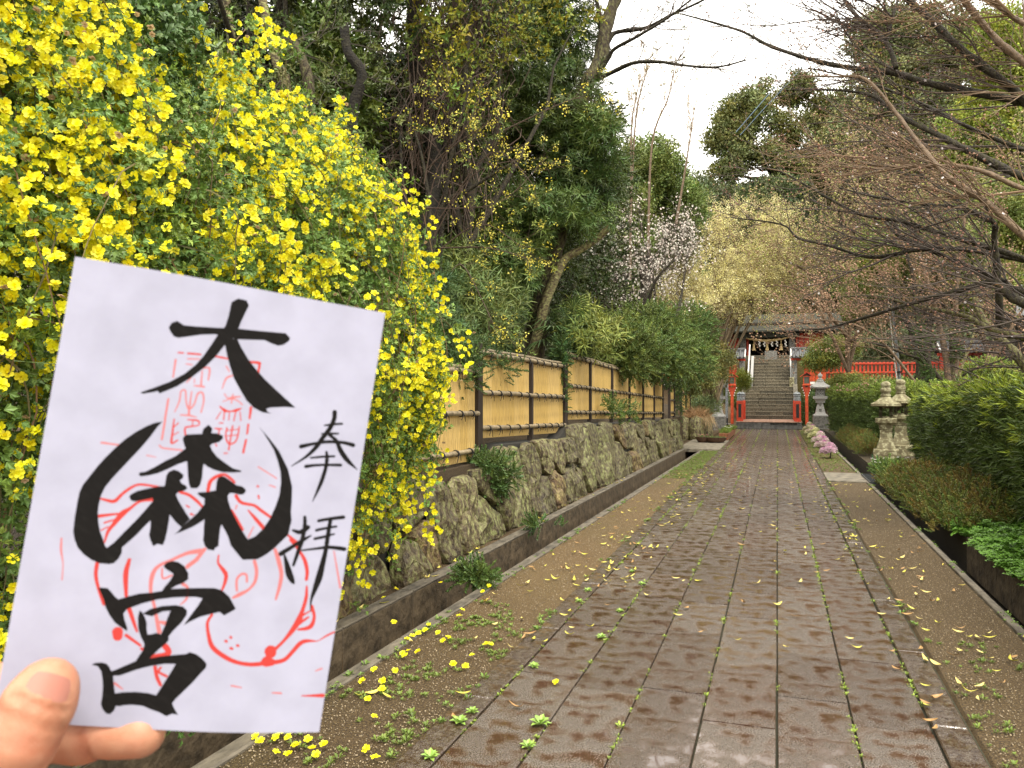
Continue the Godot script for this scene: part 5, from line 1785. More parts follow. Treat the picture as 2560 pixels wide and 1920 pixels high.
	for e in rows:
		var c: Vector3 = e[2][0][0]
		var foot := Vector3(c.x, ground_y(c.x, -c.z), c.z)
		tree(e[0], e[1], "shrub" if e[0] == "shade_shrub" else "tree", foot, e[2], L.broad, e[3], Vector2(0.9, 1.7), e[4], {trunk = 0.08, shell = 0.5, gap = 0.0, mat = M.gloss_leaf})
	# --- shrubs behind and above the fence
	var sh := [["bamboo_grass", "clump of bamboo grass with narrow yellow-green leaves above the two-bay fence panel", [[Vector3(-3.6295, 2.4895, -9.5310), Vector3(0.609, 0.457, 0.533)], [Vector3(-3.8685, 2.9969, -9.4454), Vector3(0.304, 0.355, 0.304)]], L.bamboo, 520, Vector2(0.9, 1.4), Color(0.17, 0.22, 0.06), 0.4], ["bamboo_grass", "smaller bright bamboo grass beside the ivy-wrapped post", [[Vector3(-2.8025, 2.3915, -12.5439), Vector3(0.446, 0.318, 0.382)], [Vector3(-3.1226, 2.7332, -13.0656), Vector3(0.400, 0.267, 0.333)]], L.bamboo, 260, Vector2(0.8, 1.3), Color(0.24, 0.30, 0.07), 0.4], ["fence_shrub", "dark narrow-leaved shrub behind the nearest fence panel by the flowers", [[Vector3(-3.5065, 2.0910, -8.1023), Vector3(0.394, 0.350, 0.372)], [Vector3(-3.3191, 1.8890, -8.5882), Vector3(0.320, 0.183, 0.252)], [Vector3(-3.7544, 2.5969, -8.2245), Vector3(0.358, 0.403, 0.358)]], L.narrow, 620, Vector2(0.9, 1.5), Color(0.085, 0.14, 0.045), 0.2], ["fence_shrub", "dark leafy shrub around the foot of the pale forked trunk", [[Vector3(-3.8295, 2.5342, -11.9921), Vector3(0.690, 0.501, 0.596)], [Vector3(-3.4515, 2.3865, -12.7509), Vector3(0.591, 0.394, 0.493)]], L.narrow, 700, Vector2(1.0, 1.7), Color(0.07, 0.115, 0.035), 0.2], ["fence_shrub", "large green small-leaved shrub spilling over the long fence", [[Vector3(-2.9721, 2.3567, -16.2800), Vector3(0.898, 0.571, 0.734)], [Vector3(-2.6535, 2.4663, -18.5956), Vector3(0.920, 0.690, 0.805)], [Vector3(-2.4176, 2.3880, -21.3076), Vector3(0.836, 0.731, 0.784)], [Vector3(-3.2805, 2.7238, -16.1733), Vector3(0.653, 0.408, 0.530)], [Vector3(-2.9023, 3.1068, -19.0316), Vector3(0.945, 0.520, 0.733)], [Vector3(-2.5106, 3.2909, -24.4248), Vector3(0.860, 0.955, 0.860)]], L.small, 5200, Vector2(1.6, 2.8), Color(0.14, 0.20, 0.05), 0.1], ["fence_shrub", "olive brown shrub over the pole and the left granite lantern", [[Vector3(-2.5030, 2.7138, -31.2809), Vector3(1.062, 0.759, 0.910)], [Vector3(-2.6966, 2.1268, -28.5915), Vector3(0.836, 0.697, 0.766)], [Vector3(-2.3680, 2.1074, -33.9665), Vector3(0.493, 0.263, 0.378)]], L.mid, 520, Vector2(0.8, 1.3), Color(0.19, 0.20, 0.06), 0.1], ["clipped_bush", "rounded clipped olive bush beside the left vermilion lamp post", [[Vector3(-1.5624, 2.1703, -40.0246), Vector3(0.383, 0.536, 0.383)]], L.mid, 260, Vector2(0.6, 0.9), Color(0.16, 0.20, 0.025), 0.3], ["lily_plants", "pale-edged strap-leaved plants at the foot of the farthest fence piece", [[Vector3(-2.7410, 0.9515, -32.2786), Vector3(0.501, 0.407, 0.454)]], L.bamboo, 160, Vector2(1.2, 2.0), Color(0.26, 0.33, 0.13), 0.8], ["fern", "small green fern growing on the stone wall under the long fence", [[Vector3(-2.6156, 1.1732, -14.5174), Vector3(0.327, 0.189, 0.258)], [Vector3(-2.7782, 1.3234, -14.0405), Vector3(0.155, 0.127, 0.141)]], L.broad, 120, Vector2(0.5, 0.9), Color(0.10, 0.17, 0.04), 0.4]]
	for e in sh:
		var c: Vector3 = e[2][0][0]
		var foot := Vector3(c.x, ground_y(c.x, -c.z) if c.x < -3.0 else maxf(0.0, c.y - 0.5), c.z)
		tree(e[0], e[1], "bush" if e[0] == "clipped_bush" else "plant" if e[0] in ["fern", "lily_plants"] else "shrub", foot, e[2], e[3], e[4], e[5], e[6], {up = e[7], gap = 0.02, shell = 0.5, freq = 1.4, vary = 0.35, leafname = "foliage"})
	var palm := thing("fan_palm", "small fan palm with dark split leaves behind the fence near the pale trunk", "palm", Vector3(-3.3098, 1.6617, -12.5965))
	part(palm, "trunk", limb_mesh([Vector3(-3.3101, 1.5970, -12.5973), Vector3(-3.2960, 2.0497, -12.5960), Vector3(-3.2761, 2.4377, -12.5975)], 0.07, 0.06, 7), M.bark_dark, true)
	for k in 7:
		var g := Geo.new()
		var c: Vector3 = Vector3(-3.2758, 2.5024, -12.5967)
		var an := k * 0.9
		var hub: Vector3 = c + Vector3(cos(an) * 0.35, 0.25 * sin(k * 1.7) + 0.1, sin(an) * 0.35)
		g.tint = Color(0.05, 0.09, 0.025)
		g.tube([c, hub], [0.01, 0.007], 4)
		var ax := (hub - c).normalized()
		var sd := ax.cross(Vector3.UP).normalized()
		for j in 19:
			var q := (j - 9) / 9.0 * 2.2
			tone(g)
			g.tint *= Color(0.09, 0.15, 0.05)
			g.leaf(hub, (ax * cos(q) + sd * sin(q)).normalized(), Vector3.UP, 0.48, 0.035, 0.3, 0.25, 0.4)
		part(palm, "frond", g.mesh(), M.gloss_leaf, true)
	# ivy on the post and on the stones
	for e in [["dark ivy wrapped round the post between the two fence panels", [[Vector3(-3.0538, 2.0074, -11.6233), Vector3(0.084, 0.418, 0.084)], [Vector3(-3.0675, 1.4105, -11.6266), Vector3(0.060, 0.239, 0.060)]], 260], ["ivy trailing over the first big stones below the two-bay fence panel", [[Vector3(-2.8230, 0.6443, -8.1364), Vector3(0.171, 0.171, 0.171)], [Vector3(-2.9553, 0.7896, -7.8802), Vector3(0.293, 0.067, 0.180)], [Vector3(-2.8911, 0.5274, -8.0102), Vector3(0.127, 0.127, 0.127)]], 420], ["ivy column round the trunk between the two farthest fence pieces", [[Vector3(-2.9514, 1.5000, -25.9878), Vector3(0.178, 0.892, 0.178)]], 300], ["weedy tuft growing from the wall foot over the gutter lip", [[Vector3(-2.3376, 0.1096, -8.3038), Vector3(0.214, 0.039, 0.126)], [Vector3(-2.2497, 0.0740, -5.9109), Vector3(0.125, 0.038, 0.081)]], 150], ["leafy creeper hanging from the top of the nearest fence panel", [[Vector3(-3.1125, 1.7271, -7.7106), Vector3(0.289, 0.248, 0.268)], [Vector3(-2.9551, 1.8923, -7.7605), Vector3(0.124, 0.206, 0.124)], [Vector3(-3.0808, 1.8040, -8.8787), Vector3(0.281, 0.164, 0.222)]], 240]]:
		var c: Vector3 = e[1][0][0]
		var iv := thing("ivy", e[0], "ivy", c)
		crown(iv, "leaves", L.small, M.gloss_leaf, e[1], e[2], Vector2(0.9, 1.5), Color(0.09, 0.15, 0.04), {shell = 0.5, up = 0.2})
	# --- white plum blossom and pale yellow winter hazel
	var pl := thing("plum_tree", "plum tree with white blossom on grey twigs above the long fence", "tree", Vector3(-3.1589, 1.7736, -22.1240))
	var pg := Geo.new()
	var pb := []
	pg.tint = Color(0.10, 0.08, 0.065)
	for e in [[Vector3(-3.1589, 1.7736, -22.1240), Vector3(-3.5686, 3.3058, -21.9686), Vector3(-3.9968, 4.4774, -20.7586), Vector3(-4.1878, 5.5283, -20.1551)], [Vector3(-3.1589, 1.7736, -22.1240), Vector3(-3.1521, 3.5247, -22.1033), Vector3(-3.2509, 4.8381, -22.0535), Vector3(-3.5575, 6.1514, -21.9350)], [Vector3(-3.1589, 1.7736, -22.1240), Vector3(-2.6923, 3.5707, -22.7813), Vector3(-2.5303, 4.7609, -23.3458), Vector3(-2.4181, 5.6763, -23.3709)], [Vector3(-3.4064, 3.2237, -20.9700), Vector3(-2.9332, 4.4065, -20.5843), Vector3(-2.3497, 5.0184, -20.7690)], [Vector3(-3.5686, 3.3058, -21.9686), Vector3(-4.0922, 3.7386, -19.6835), Vector3(-4.3561, 4.2647, -19.0628)]]:
		var line := curve(e)
		part(pl, "limb", limb_mesh(line, 0.07, 0.012, 6), M.bark_dark, true)
		shoots(pg, line, 24, 1.2, 0.009, 2, pb, {from = 0.25, fork = 4, bias = Vector3(0, 0.1, 0)})
	part(pl, "twigs", pg.mesh(), M.twig, true).set_meta("kind", "stuff")
	many(pl, "blossom", L.blossom, M.petal, bud_buf(pb, 0.30, 1.2, 2.1, [[0.78, 0.72, 0.64], [0.74, 0.62, 0.56], [0.82, 0.79, 0.70]], 0.05))
	var wh := thing("winter_hazel", "pale yellow flowering winter hazel in the middle distance left of the stairs", "tree", Vector3(-2.5565, 1.2612, -32.8621))
	var hg := Geo.new()
	var hb := []
	hg.tint = Color(0.20, 0.15, 0.09)
	for k in 46:
		var px := rnd(-1, 1)
		var a: Vector3 = Vector3(-2.5565, 1.2612, -32.8621) + ball() * 0.3
		var m: Vector3 = Vector3(-3.4474, 4.4102, -30.4201).lerp(Vector3(-0.6723, 5.1937, -34.4862), px * 0.5 + 0.5) + ball() * 0.5
		var b: Vector3 = Vector3(-3.5991, 6.1887, -29.2934).lerp(Vector3(1.4432, 7.1588, -37.2658), px * 0.5 + 0.5) + Vector3(0, rnd(-1.7, 2.4) - absf(px) * 0.6, 0)
		var line := curve([a, m, b])
		hg.tube(line, range(line.size()).map(func(q): return lerpf(0.045, 0.008, float(q) / line.size())), 5)
		shoots(hg, line, 20, 1.2, 0.008, 2, hb, {from = 0.25, fork = 4, bias = Vector3(0, 0.25, 0.1), low = 3.95})
	part(wh, "branches", hg.mesh(), M.twig, true).set_meta("kind", "stuff")
	many(wh, "flowers", L.catkin, M.petal, bud_buf(hb, 0.27, 2.2, 4.0, [[0.82, 0.76, 0.32], [0.74, 0.70, 0.30], [0.70, 0.60, 0.34], [0.80, 0.76, 0.42]], 0.10))
	# --- far trees on the hill
	var fars := [["hill_tree", "big olive evergreen with visible dark limbs standing alone against the sky", [[Vector3(0.9217, 20.3990, -61.1445), Vector3(2.308, 1.443, 1.876)], [Vector3(-2.2247, 21.5532, -60.0900), Vector3(2.164, 1.731, 1.948)], [Vector3(-1.3907, 18.0883, -59.3576), Vector3(2.127, 1.276, 1.701)], [Vector3(3.0223, 19.2573, -62.9066), Vector3(2.348, 1.468, 1.908)], [Vector3(0.5315, 23.8067, -62.0242), Vector3(2.201, 1.174, 1.688)], [Vector3(-3.4644, 19.8220, -59.7031), Vector3(1.443, 1.154, 1.299)], [Vector3(3.5911, 22.1924, -63.0561), Vector3(2.055, 1.321, 1.688)], [Vector3(-3.0625, 17.5137, -59.8661), Vector3(1.731, 0.866, 1.299)], [Vector3(1.3214, 17.5137, -61.3143), Vector3(2.020, 1.010, 1.515)]], 1500, Color(0.165, 0.18, 0.045), 0.55, 0.36], ["hill_tree", "dark rounded evergreen under the big olive tree", [[Vector3(0.2068, 14.1756, -58.8834), Vector3(2.507, 2.507, 2.507)], [Vector3(-1.4018, 15.2527, -59.3911), Vector3(1.418, 1.418, 1.418)], [Vector3(1.7525, 11.4868, -58.3760), Vector3(2.463, 2.463, 2.463)]], 1500, Color(0.10, 0.135, 0.04), 0.3, 0.0], ["hill_tree", "round-topped tree on the skyline below the patch of sky", [[Vector3(-4.7003, 17.6928, -71.9615), Vector3(3.134, 2.438, 2.786)], [Vector3(-6.8726, 18.8718, -73.3349), Vector3(2.507, 2.507, 2.507)], [Vector3(-7.5547, 15.4541, -66.8350), Vector3(3.612, 2.955, 3.284)]], 1500, Color(0.13, 0.16, 0.06), 0.3, 0.0], ["hill_tree", "yellow-green conifer right of the evergreen and left of the sky", [[Vector3(-4.1042, 8.9546, -26.9839), Vector3(1.343, 1.142, 1.243)], [Vector3(-3.3351, 7.9771, -28.3039), Vector3(1.114, 0.975, 1.045)], [Vector3(-4.6957, 6.9971, -25.7609), Vector3(1.164, 1.423, 1.164)], [Vector3(-4.1437, 7.0543, -29.1021), Vector3(1.587, 1.010, 1.299)]], 2100, Color(0.16, 0.22, 0.045), 0.18, 0.04], ["hill_tree", "tall olive tree at the top right behind the cherry branches", [[Vector3(7.1015, 21.2895, -56.8549), Vector3(3.104, 2.846, 2.975)], [Vector3(5.1252, 18.4440, -56.2393), Vector3(2.587, 2.328, 2.458)], [Vector3(9.5681, 23.8764, -57.6359), Vector3(3.363, 2.846, 3.104)], [Vector3(6.5003, 25.0977, -57.6597), Vector3(2.373, 1.846, 2.109)], [Vector3(8.6405, 18.1181, -56.3516), Vector3(3.045, 2.537, 2.791)], [Vector3(11.3143, 20.0309, -56.1566), Vector3(2.736, 2.736, 2.736)]], 2400, Color(0.17, 0.185, 0.055), 0.35, 0.16], ["hill_tree", "bright yellow-green tree at the right edge behind the cherry branches", [[Vector3(9.8553, 16.9913, -40.9692), Vector3(1.612, 2.149, 1.612)], [Vector3(9.4883, 13.5040, -43.0001), Vector3(2.269, 2.269, 2.269)], [Vector3(10.1829, 13.7677, -41.1196), Vector3(1.433, 2.328, 1.433)]], 1900, Color(0.28, 0.34, 0.045), 0.22, 0.05], ["hill_tree", "tall grey-brown tree crown behind the dark rounded evergreen", [[Vector3(4.5992, 14.9169, -62.4312), Vector3(3.751, 3.751, 3.751)], [Vector3(7.8928, 16.3595, -63.5003), Vector3(3.463, 3.174, 3.318)]], 1700, Color(0.17, 0.165, 0.06), 0.35, 0.1], ["hill_tree", "green tree behind the multi-stemmed tan tree on the right slope", [[Vector3(4.3904, 6.2210, -28.7726), Vector3(1.940, 1.682, 1.811)], [Vector3(3.6428, 5.4549, -32.7486), Vector3(1.642, 1.343, 1.493)], [Vector3(5.8602, 5.1863, -29.2717), Vector3(1.682, 1.423, 1.552)], [Vector3(6.8509, 7.2558, -29.5719), Vector3(1.552, 1.423, 1.488)]], 2300, Color(0.19, 0.225, 0.04), 0.3, 0.12], ["hill_tree", "dark green tree behind the shrine roof", [[Vector3(3.0983, 9.4397, -59.9006), Vector3(3.900, 3.065, 3.483)], [Vector3(0.4621, 9.8650, -60.0774), Vector3(3.403, 2.836, 3.119)], [Vector3(-1.7765, 11.4992, -62.4762), Vector3(3.582, 3.284, 3.433)], [Vector3(-4.7646, 11.8325, -63.5912), Vector3(3.701, 3.393, 3.547)]], 2600, Color(0.12, 0.14, 0.045), 0.3, 0.0], ["hill_tree", "shaded tree behind the dark wooden hall at the right edge", [[Vector3(13.6375, 10.0814, -57.0544), Vector3(3.234, 3.731, 3.234)], [Vector3(14.2754, 6.0096, -56.2652), Vector3(2.925, 2.438, 2.682)]], 1500, Color(0.11, 0.13, 0.04), 0.3, 0.0], ["hill_tree", "tree on the left slope behind the plum blossom", [[Vector3(-7.2890, 7.8801, -44.9040), Vector3(3.582, 2.687, 3.134)], [Vector3(-5.0536, 6.4250, -44.6083), Vector3(2.627, 2.627, 2.627)], [Vector3(-8.7779, 10.8028, -43.3207), Vector3(2.408, 3.284, 2.408)]], 2400, Color(0.12, 0.16, 0.05), 0.3, 0.0], ["hill_tree", "broad tree low on the slope left of the shrine", [[Vector3(-4.8076, 4.6092, -51.0328), Vector3(3.234, 2.239, 2.736)], [Vector3(-6.5960, 4.3605, -46.2323), Vector3(2.746, 2.060, 2.403)]], 1600, Color(0.12, 0.14, 0.04), 0.3, 0.0]]
	for e in fars:
		var c: Vector3 = e[2][0][0]
		for q in e[2]:
			if q[0].y - q[1].y < c.y:
				pass
		var foot := Vector3(c.x, ground_y(c.x, -c.z), c.z)
		var sc := c.distance_to(Vector3(0, 1.5, 0)) / 50.0
		tree(e[0], e[1], "tree", foot, e[2], L.far, e[3], Vector2(1.1, 2.0) * clampf(sc, 0.55, 1.3), e[4], {trunk = e[5], gap = e[6], freq = 0.35, shell = 0.5, vary = 0.3, mat = M.dull_leaf})
	# undergrowth that closes the slope below the crowns
	var buf := PackedFloat32Array()
	for k in 9000:
		var d := rnd(47.6, 110.0)
		var x := rnd(-0.5, 0.62) * d
		if d < 54.0 and x > -5.2 and x < 4.2:
			continue
		var y := ground_y(x, d) + rnd(0.0, 1.6)
		var q := rnd(0.6, 1.3)
		put(buf, w(x, y, d), along(ball(), rnd(1.6, 3.4)), Color(0.10 * q, 0.125 * q, 0.04 * q))
	many(self, "undergrowth", L.far, M.dull_leaf, buf)
	# bare pale saplings against the sky, left of the gap
	var bare := thing("bare_sapling", "thin tan leafless sapling against the white sky right of the evergreen", "tree", Vector3(-4.1709, 4.9027, -23.8552))
	var bg := Geo.new()
	var bb := []
	bg.tint = Color(0.30, 0.22, 0.14)
	for e in [[Vector3(-4.1709, 4.9027, -23.8552), Vector3(-4.1239, 8.2457, -23.8269), Vector3(-4.0956, 9.6785, -23.8175), Vector3(-3.8642, 10.8724, -23.8783)], [Vector3(-3.6579, 5.6191, -24.0153), Vector3(-3.5315, 8.9621, -24.0132), Vector3(-3.0497, 10.3948, -24.1536), Vector3(-2.8410, 11.5888, -24.2069)], [Vector3(-4.1644, 6.5742, -23.8354), Vector3(-3.9817, 9.7979, -23.8536), Vector3(-3.6360, 11.2306, -23.9490)], [Vector3(-2.8606, 6.5742, -24.2662), Vector3(-2.5120, 8.7233, -24.3531), Vector3(-2.3369, 10.0367, -24.3938)]]:
		var line := curve(e)
		part(bare, "stem", limb_mesh(line, 0.045, 0.010, 6), M.bark_tan, true)
		shoots(bg, line, 24, 1.3, 0.010, 1, bb, {from = 0.4, bias = Vector3(0, 0.7, 0)})
	part(bare, "twigs", bg.mesh(), M.twig, true).set_meta("kind", "stuff")
	many(bare, "sparse_leaves", L.sprig_small, M.leaf, bud_buf(bb, 0.08, 0.8, 1.3, [[0.2, 0.2, 0.06]], 0.05))
	# shrubs right of the stairs
	var rs := [["slope_shrub", "maple-like shrub with yellow-green leaves in front of the red fence", [[Vector3(2.2960, 3.3407, -39.7040), Vector3(1.104, 0.773, 0.939)], [Vector3(3.3395, 1.8781, -41.1211), Vector3(1.512, 0.567, 1.040)], [Vector3(1.5954, 2.9725, -39.4774), Vector3(0.644, 0.405, 0.525)], [Vector3(4.9991, 1.7761, -40.6175), Vector3(1.473, 0.479, 0.976)], [Vector3(2.9089, 3.6168, -39.9029), Vector3(0.736, 0.460, 0.598)]], 1300, Color(0.20, 0.24, 0.05)], ["slope_shrub", "dark green shrub between the right lamp post and the granite lantern", [[Vector3(1.7885, 1.0087, -42.2000), Vector3(0.786, 0.786, 0.786)], [Vector3(2.7575, 1.4005, -43.0416), Vector3(0.995, 0.796, 0.896)], [Vector3(1.3582, 0.1767, -40.4889), Vector3(0.340, 0.454, 0.340)]], 520, Color(0.10, 0.15, 0.04)], ["slope_shrub", "green shrubs under the red fence behind the far hedge", [[Vector3(3.8924, 1.6990, -43.4126), Vector3(1.791, 0.398, 1.095)], [Vector3(5.6727, 1.7458, -41.8936), Vector3(1.701, 0.454, 1.078)], [Vector3(7.0756, 1.9477, -40.2480), Vector3(1.612, 0.537, 1.075)]], 1300, Color(0.14, 0.19, 0.045)], ["slope_shrub", "shrub at the foot of the left vermilion corridor", [[Vector3(-2.8585, 1.3955, -43.2929), Vector3(1.254, 0.836, 1.045)], [Vector3(-4.0465, 2.0223, -42.8922), Vector3(1.254, 1.045, 1.149)], [Vector3(-2.0173, 0.9901, -42.5229), Vector3(0.530, 0.530, 0.530)]], 800, Color(0.13, 0.16, 0.04)]]
	for e in rs:
		var c: Vector3 = e[2][0][0]
		tree(e[0], e[1], "shrub", Vector3(c.x, maxf(0.0, ground_y(c.x, -c.z)), c.z), e[2], L.mid, e[3], Vector2(0.9, 1.5), e[4], {gap = 0.06, freq = 0.8, vary = 0.35, warm = 0.2, leafname = "foliage"})


# ---------------------------------------------------------------- right side: cherry limbs, tan stems
func build_right_trees() -> void:
	var base: Vector3 = Vector3(4.1189, -0.7033, -10.4473)
	base.y = 0.0
	var ch := thing("cherry_tree", "old dark cherry tree whose budding bare limbs sweep in from the right", "tree", base)
	var fork: Vector3 = Vector3(3.8908, 3.3183, -10.3193)
	part(ch, "trunk", limb_mesh(curve([base + Vector3(0, -0.2, 0), base + Vector3(0.1, 1.2, 0.1), Vector3(4.0087, 2.2915, -10.3717), fork, Vector3(3.8582, 4.4647, -10.3989), Vector3(3.8235, 5.5494, -10.4785)]), 0.26, 0.12, 10), M.bark_dark, true)
	var tg := Geo.new()
	var buds := []
	var limbs := [
		[[fork, Vector3(3.0821, 4.3023, -10.0393), Vector3(2.5438, 4.6595, -9.9621), Vector3(2.3796, 4.6941, -9.9074), Vector3(1.6672, 4.9654, -9.9845), Vector3(1.2711, 5.2597, -10.2711), Vector3(0.6450, 5.5123, -10.4822), Vector3(-0.0409, 5.8994, -10.6718), Vector3(-0.4623, 6.2934, -10.9488), Vector3(-1.2479, 6.7041, -11.1052)], 0.085, 0.010, "d"],
		[[Vector3(2.6765, 4.4734, -9.9030), Vector3(2.4540, 4.7087, -9.8264), Vector3(2.2718, 4.8670, -9.7642), Vector3(1.8885, 5.2351, -9.7381), Vector3(1.6514, 5.6176, -9.8654), Vector3(1.4030, 5.9101, -9.8848), Vector3(1.1065, 6.1787, -9.7833)], 0.06, 0.03, "d"],
		[[fork, Vector3(3.0080, 3.6103, -9.8132), Vector3(2.4238, 3.7379, -9.5132), Vector3(1.8867, 4.0491, -9.4370), Vector3(1.6600, 4.2595, -9.5700), Vector3(1.3129, 4.6117, -9.8721), Vector3(1.0726, 5.0209, -10.3139), Vector3(0.6570, 5.2808, -10.6998), Vector3(0.0946, 5.4698, -11.0382)], 0.07, 0.008, "d"],
		[[Vector3(3.6172, 2.6342, -9.6059), Vector3(2.6065, 2.8387, -9.0587), Vector3(2.2756, 3.0327, -8.9469), Vector3(1.9776, 3.3668, -8.9494), Vector3(1.6370, 3.6411, -8.9386), Vector3(1.4003, 4.0210, -9.0661), Vector3(1.1999, 4.4684, -9.3100), Vector3(0.9278, 4.9453, -9.5298), Vector3(0.6050, 5.1294, -9.8421), Vector3(0.2510, 5.3758, -10.3538)], 0.058, 0.008, "t"],
		[[Vector3(4.0258, 2.5074, -10.7958), Vector3(3.2041, 2.9417, -10.7293), Vector3(2.7413, 3.0665, -10.7855), Vector3(2.1516, 3.2240, -10.7992), Vector3(1.6686, 3.2600, -10.8499), Vector3(1.1071, 3.2014, -10.8758), Vector3(0.6754, 3.4091, -11.1517), Vector3(0.2681, 3.5954, -11.4360), Vector3(0.0556, 3.8202, -11.5735), Vector3(-0.6315, 4.0449, -11.9756)], 0.055, 0.008, "d"],
		[[Vector3(4.2043, 2.4586, -11.2767), Vector3(2.7981, 2.7178, -11.0194), Vector3(2.5621, 2.8753, -11.0447), Vector3(1.8443, 3.2710, -11.1184), Vector3(1.4724, 3.4992, -11.2032), Vector3(1.3083, 3.8036, -11.4610)], 0.06, 0.015, "d"],
		[[Vector3(2.4762, 2.2716, -10.7083), Vector3(2.3952, 2.8044, -10.4639), Vector3(2.3323, 3.2429, -10.3321), Vector3(2.2905, 3.4342, -10.2104), Vector3(1.9899, 3.6282, -10.3192), Vector3(1.6421, 3.7401, -10.5188), Vector3(1.1478, 3.9525, -10.8794), Vector3(0.7840, 4.1901, -11.2827)], 0.052, 0.010, "d"],
		[[Vector3(3.2190, 2.7760, -10.5258), Vector3(2.6136, 3.0744, -10.5325), Vector3(1.9209, 3.3424, -10.5108), Vector3(1.4009, 3.5846, -10.6519), Vector3(0.9863, 3.7337, -10.8289), Vector3(0.5748, 4.0662, -11.1099), Vector3(0.0584, 4.5371, -11.5651), Vector3(-0.2810, 4.7438, -11.9769)], 0.045, 0.008, "d"],
		[[Vector3(3.7360, 5.2863, -10.2424), Vector3(2.7741, 4.6968, -9.7217), Vector3(2.4577, 4.9642, -9.6137), Vector3(2.2029, 5.2549, -9.6310), Vector3(1.9054, 5.7141, -9.6320), Vector3(1.7075, 6.0136, -9.5627)], 0.055, 0.03, "t"],
		[[fork, Vector3(2.7888, 3.4302, -9.3219), Vector3(2.3358, 3.5377, -9.1708), Vector3(1.8411, 3.8130, -9.2144), Vector3(1.1859, 3.9822, -9.6277), Vector3(0.7839, 4.1911, -9.9135), Vector3(0.4468, 4.5324, -10.4296), Vector3(0.3339, 4.8032, -10.5994)], 0.042, 0.008, "t"],
		[[Vector3(3.9837, 3.9734, -10.5521), Vector3(3.1882, 4.0458, -10.3937), Vector3(2.6294, 4.2311, -10.3120), Vector3(2.0674, 4.5619, -10.3326), Vector3(1.5871, 4.9958, -10.5895), Vector3(0.9881, 5.4052, -10.8076), Vector3(0.3933, 5.7571, -11.1331)], 0.045, 0.008, "d"],
		[[Vector3(3.7835, 2.2547, -9.8765), Vector3(2.7843, 2.2761, -9.3355), Vector3(2.3313, 2.3994, -9.1842), Vector3(2.1620, 2.5477, -9.2317), Vector3(2.0883, 2.6463, -9.3114), Vector3(1.8592, 2.5994, -9.5523), Vector3(1.5932, 2.5582, -9.8862), Vector3(1.1418, 2.4599, -10.4757), Vector3(0.6172, 2.3537, -11.1463), Vector3(0.3202, 2.3920, -11.6797)], 0.075, 0.010, "d"],
		[[Vector3(3.9138, 1.8552, -10.1354), Vector3(2.9922, 2.0776, -10.0387), Vector3(2.5630, 2.1216, -10.1070), Vector3(2.2730, 2.2208, -10.2205), Vector3(2.0549, 2.4165, -10.5672), Vector3(1.5913, 2.6044, -11.0436), Vector3(1.2617, 2.7919, -11.5641), Vector3(0.8410, 2.8539, -12.0563)], 0.07, 0.010, "m"],
		[[Vector3(4.6025, 0.2344, -11.6480), Vector3(3.4053, 1.0369, -11.4527), Vector3(2.9111, 1.8482, -11.4895), Vector3(2.8016, 2.0886, -11.6608), Vector3(2.6265, 2.3174, -11.8106), Vector3(2.4881, 2.6865, -11.9707), Vector3(2.5371, 3.2461, -12.1902)], 0.09, 0.035, "m"],
		[[Vector3(2.4007, 5.2733, -9.3802), Vector3(2.1689, 5.4365, -9.3015), Vector3(1.8991, 5.7629, -9.2080)], 0.03, 0.02, "t"],
		[[Vector3(1.2725, 5.1490, -9.8517), Vector3(1.1933, 5.5275, -10.0312), Vector3(0.9862, 5.8716, -10.2742), Vector3(0.7870, 6.3021, -10.5188), Vector3(0.6625, 6.6986, -10.6831)], 0.032, 0.018, "d"],
		[[Vector3(1.1933, 5.5275, -10.0312), Vector3(1.2595, 5.7793, -10.0498), Vector3(1.3623, 6.1496, -10.1842)], 0.024, 0.015, "d"],
	]
	for e in limbs:
		var line := curve(e[0])
		part(ch, "limb", limb_mesh(line, e[1] * 0.88, e[2], 8, 0.09), {"d": M.bark_dark, "t": M.bark_tan, "m": M.mossy_bark}[e[3]], true)
		var sh := rnd(0.8, 1.2)
		tg.tint = Color(0.085, 0.062, 0.048) * sh if e[3] != "t" else Color(0.22, 0.14, 0.08) * sh
		shoots(tg, line, 15, 0.8, 0.007, 2, buds, {from = 0.22, fork = 3, bias = Vector3(-0.45, 0.12, 0.0), kink = 0.24})
		tg.tint *= Color(0.8, 0.8, 0.8)
		shoots(tg, line, 5, 1.7, 0.014, 2, buds, {from = 0.12, to = 0.62, fork = 3, bias = Vector3(-0.7, 0.1, 0.0), kink = 0.2})
	part(ch, "twigs", tg.mesh(), M.twig, true).set_meta("kind", "stuff")
	many(ch, "buds", L.bud, M.petal, bud_buf(buds, 0.24, 0.012, 0.026, [[0.36, 0.18, 0.12], [0.42, 0.22, 0.16], [0.30, 0.19, 0.09]], 0.01))
	many(ch, "blossom", L.blossom, M.petal, bud_buf(buds, 0.004, 0.9, 1.3, [[0.85, 0.78, 0.78]], 0.01))
	many(ch, "young_leaves", L.sprig_small, M.leaf, bud_buf(buds, 0.010, 0.3, 0.6, [[0.20, 0.22, 0.06], [0.28, 0.16, 0.07]], 0.03))
	# multi-stemmed tan tree
	var mt := thing("multistem_tree", "tan multi-stemmed leafless tree with ivy on one stem behind the near hedge", "tree", Vector3(4.4258, 1.2264, -24.6368))
	var mg := Geo.new()
	var mb := []
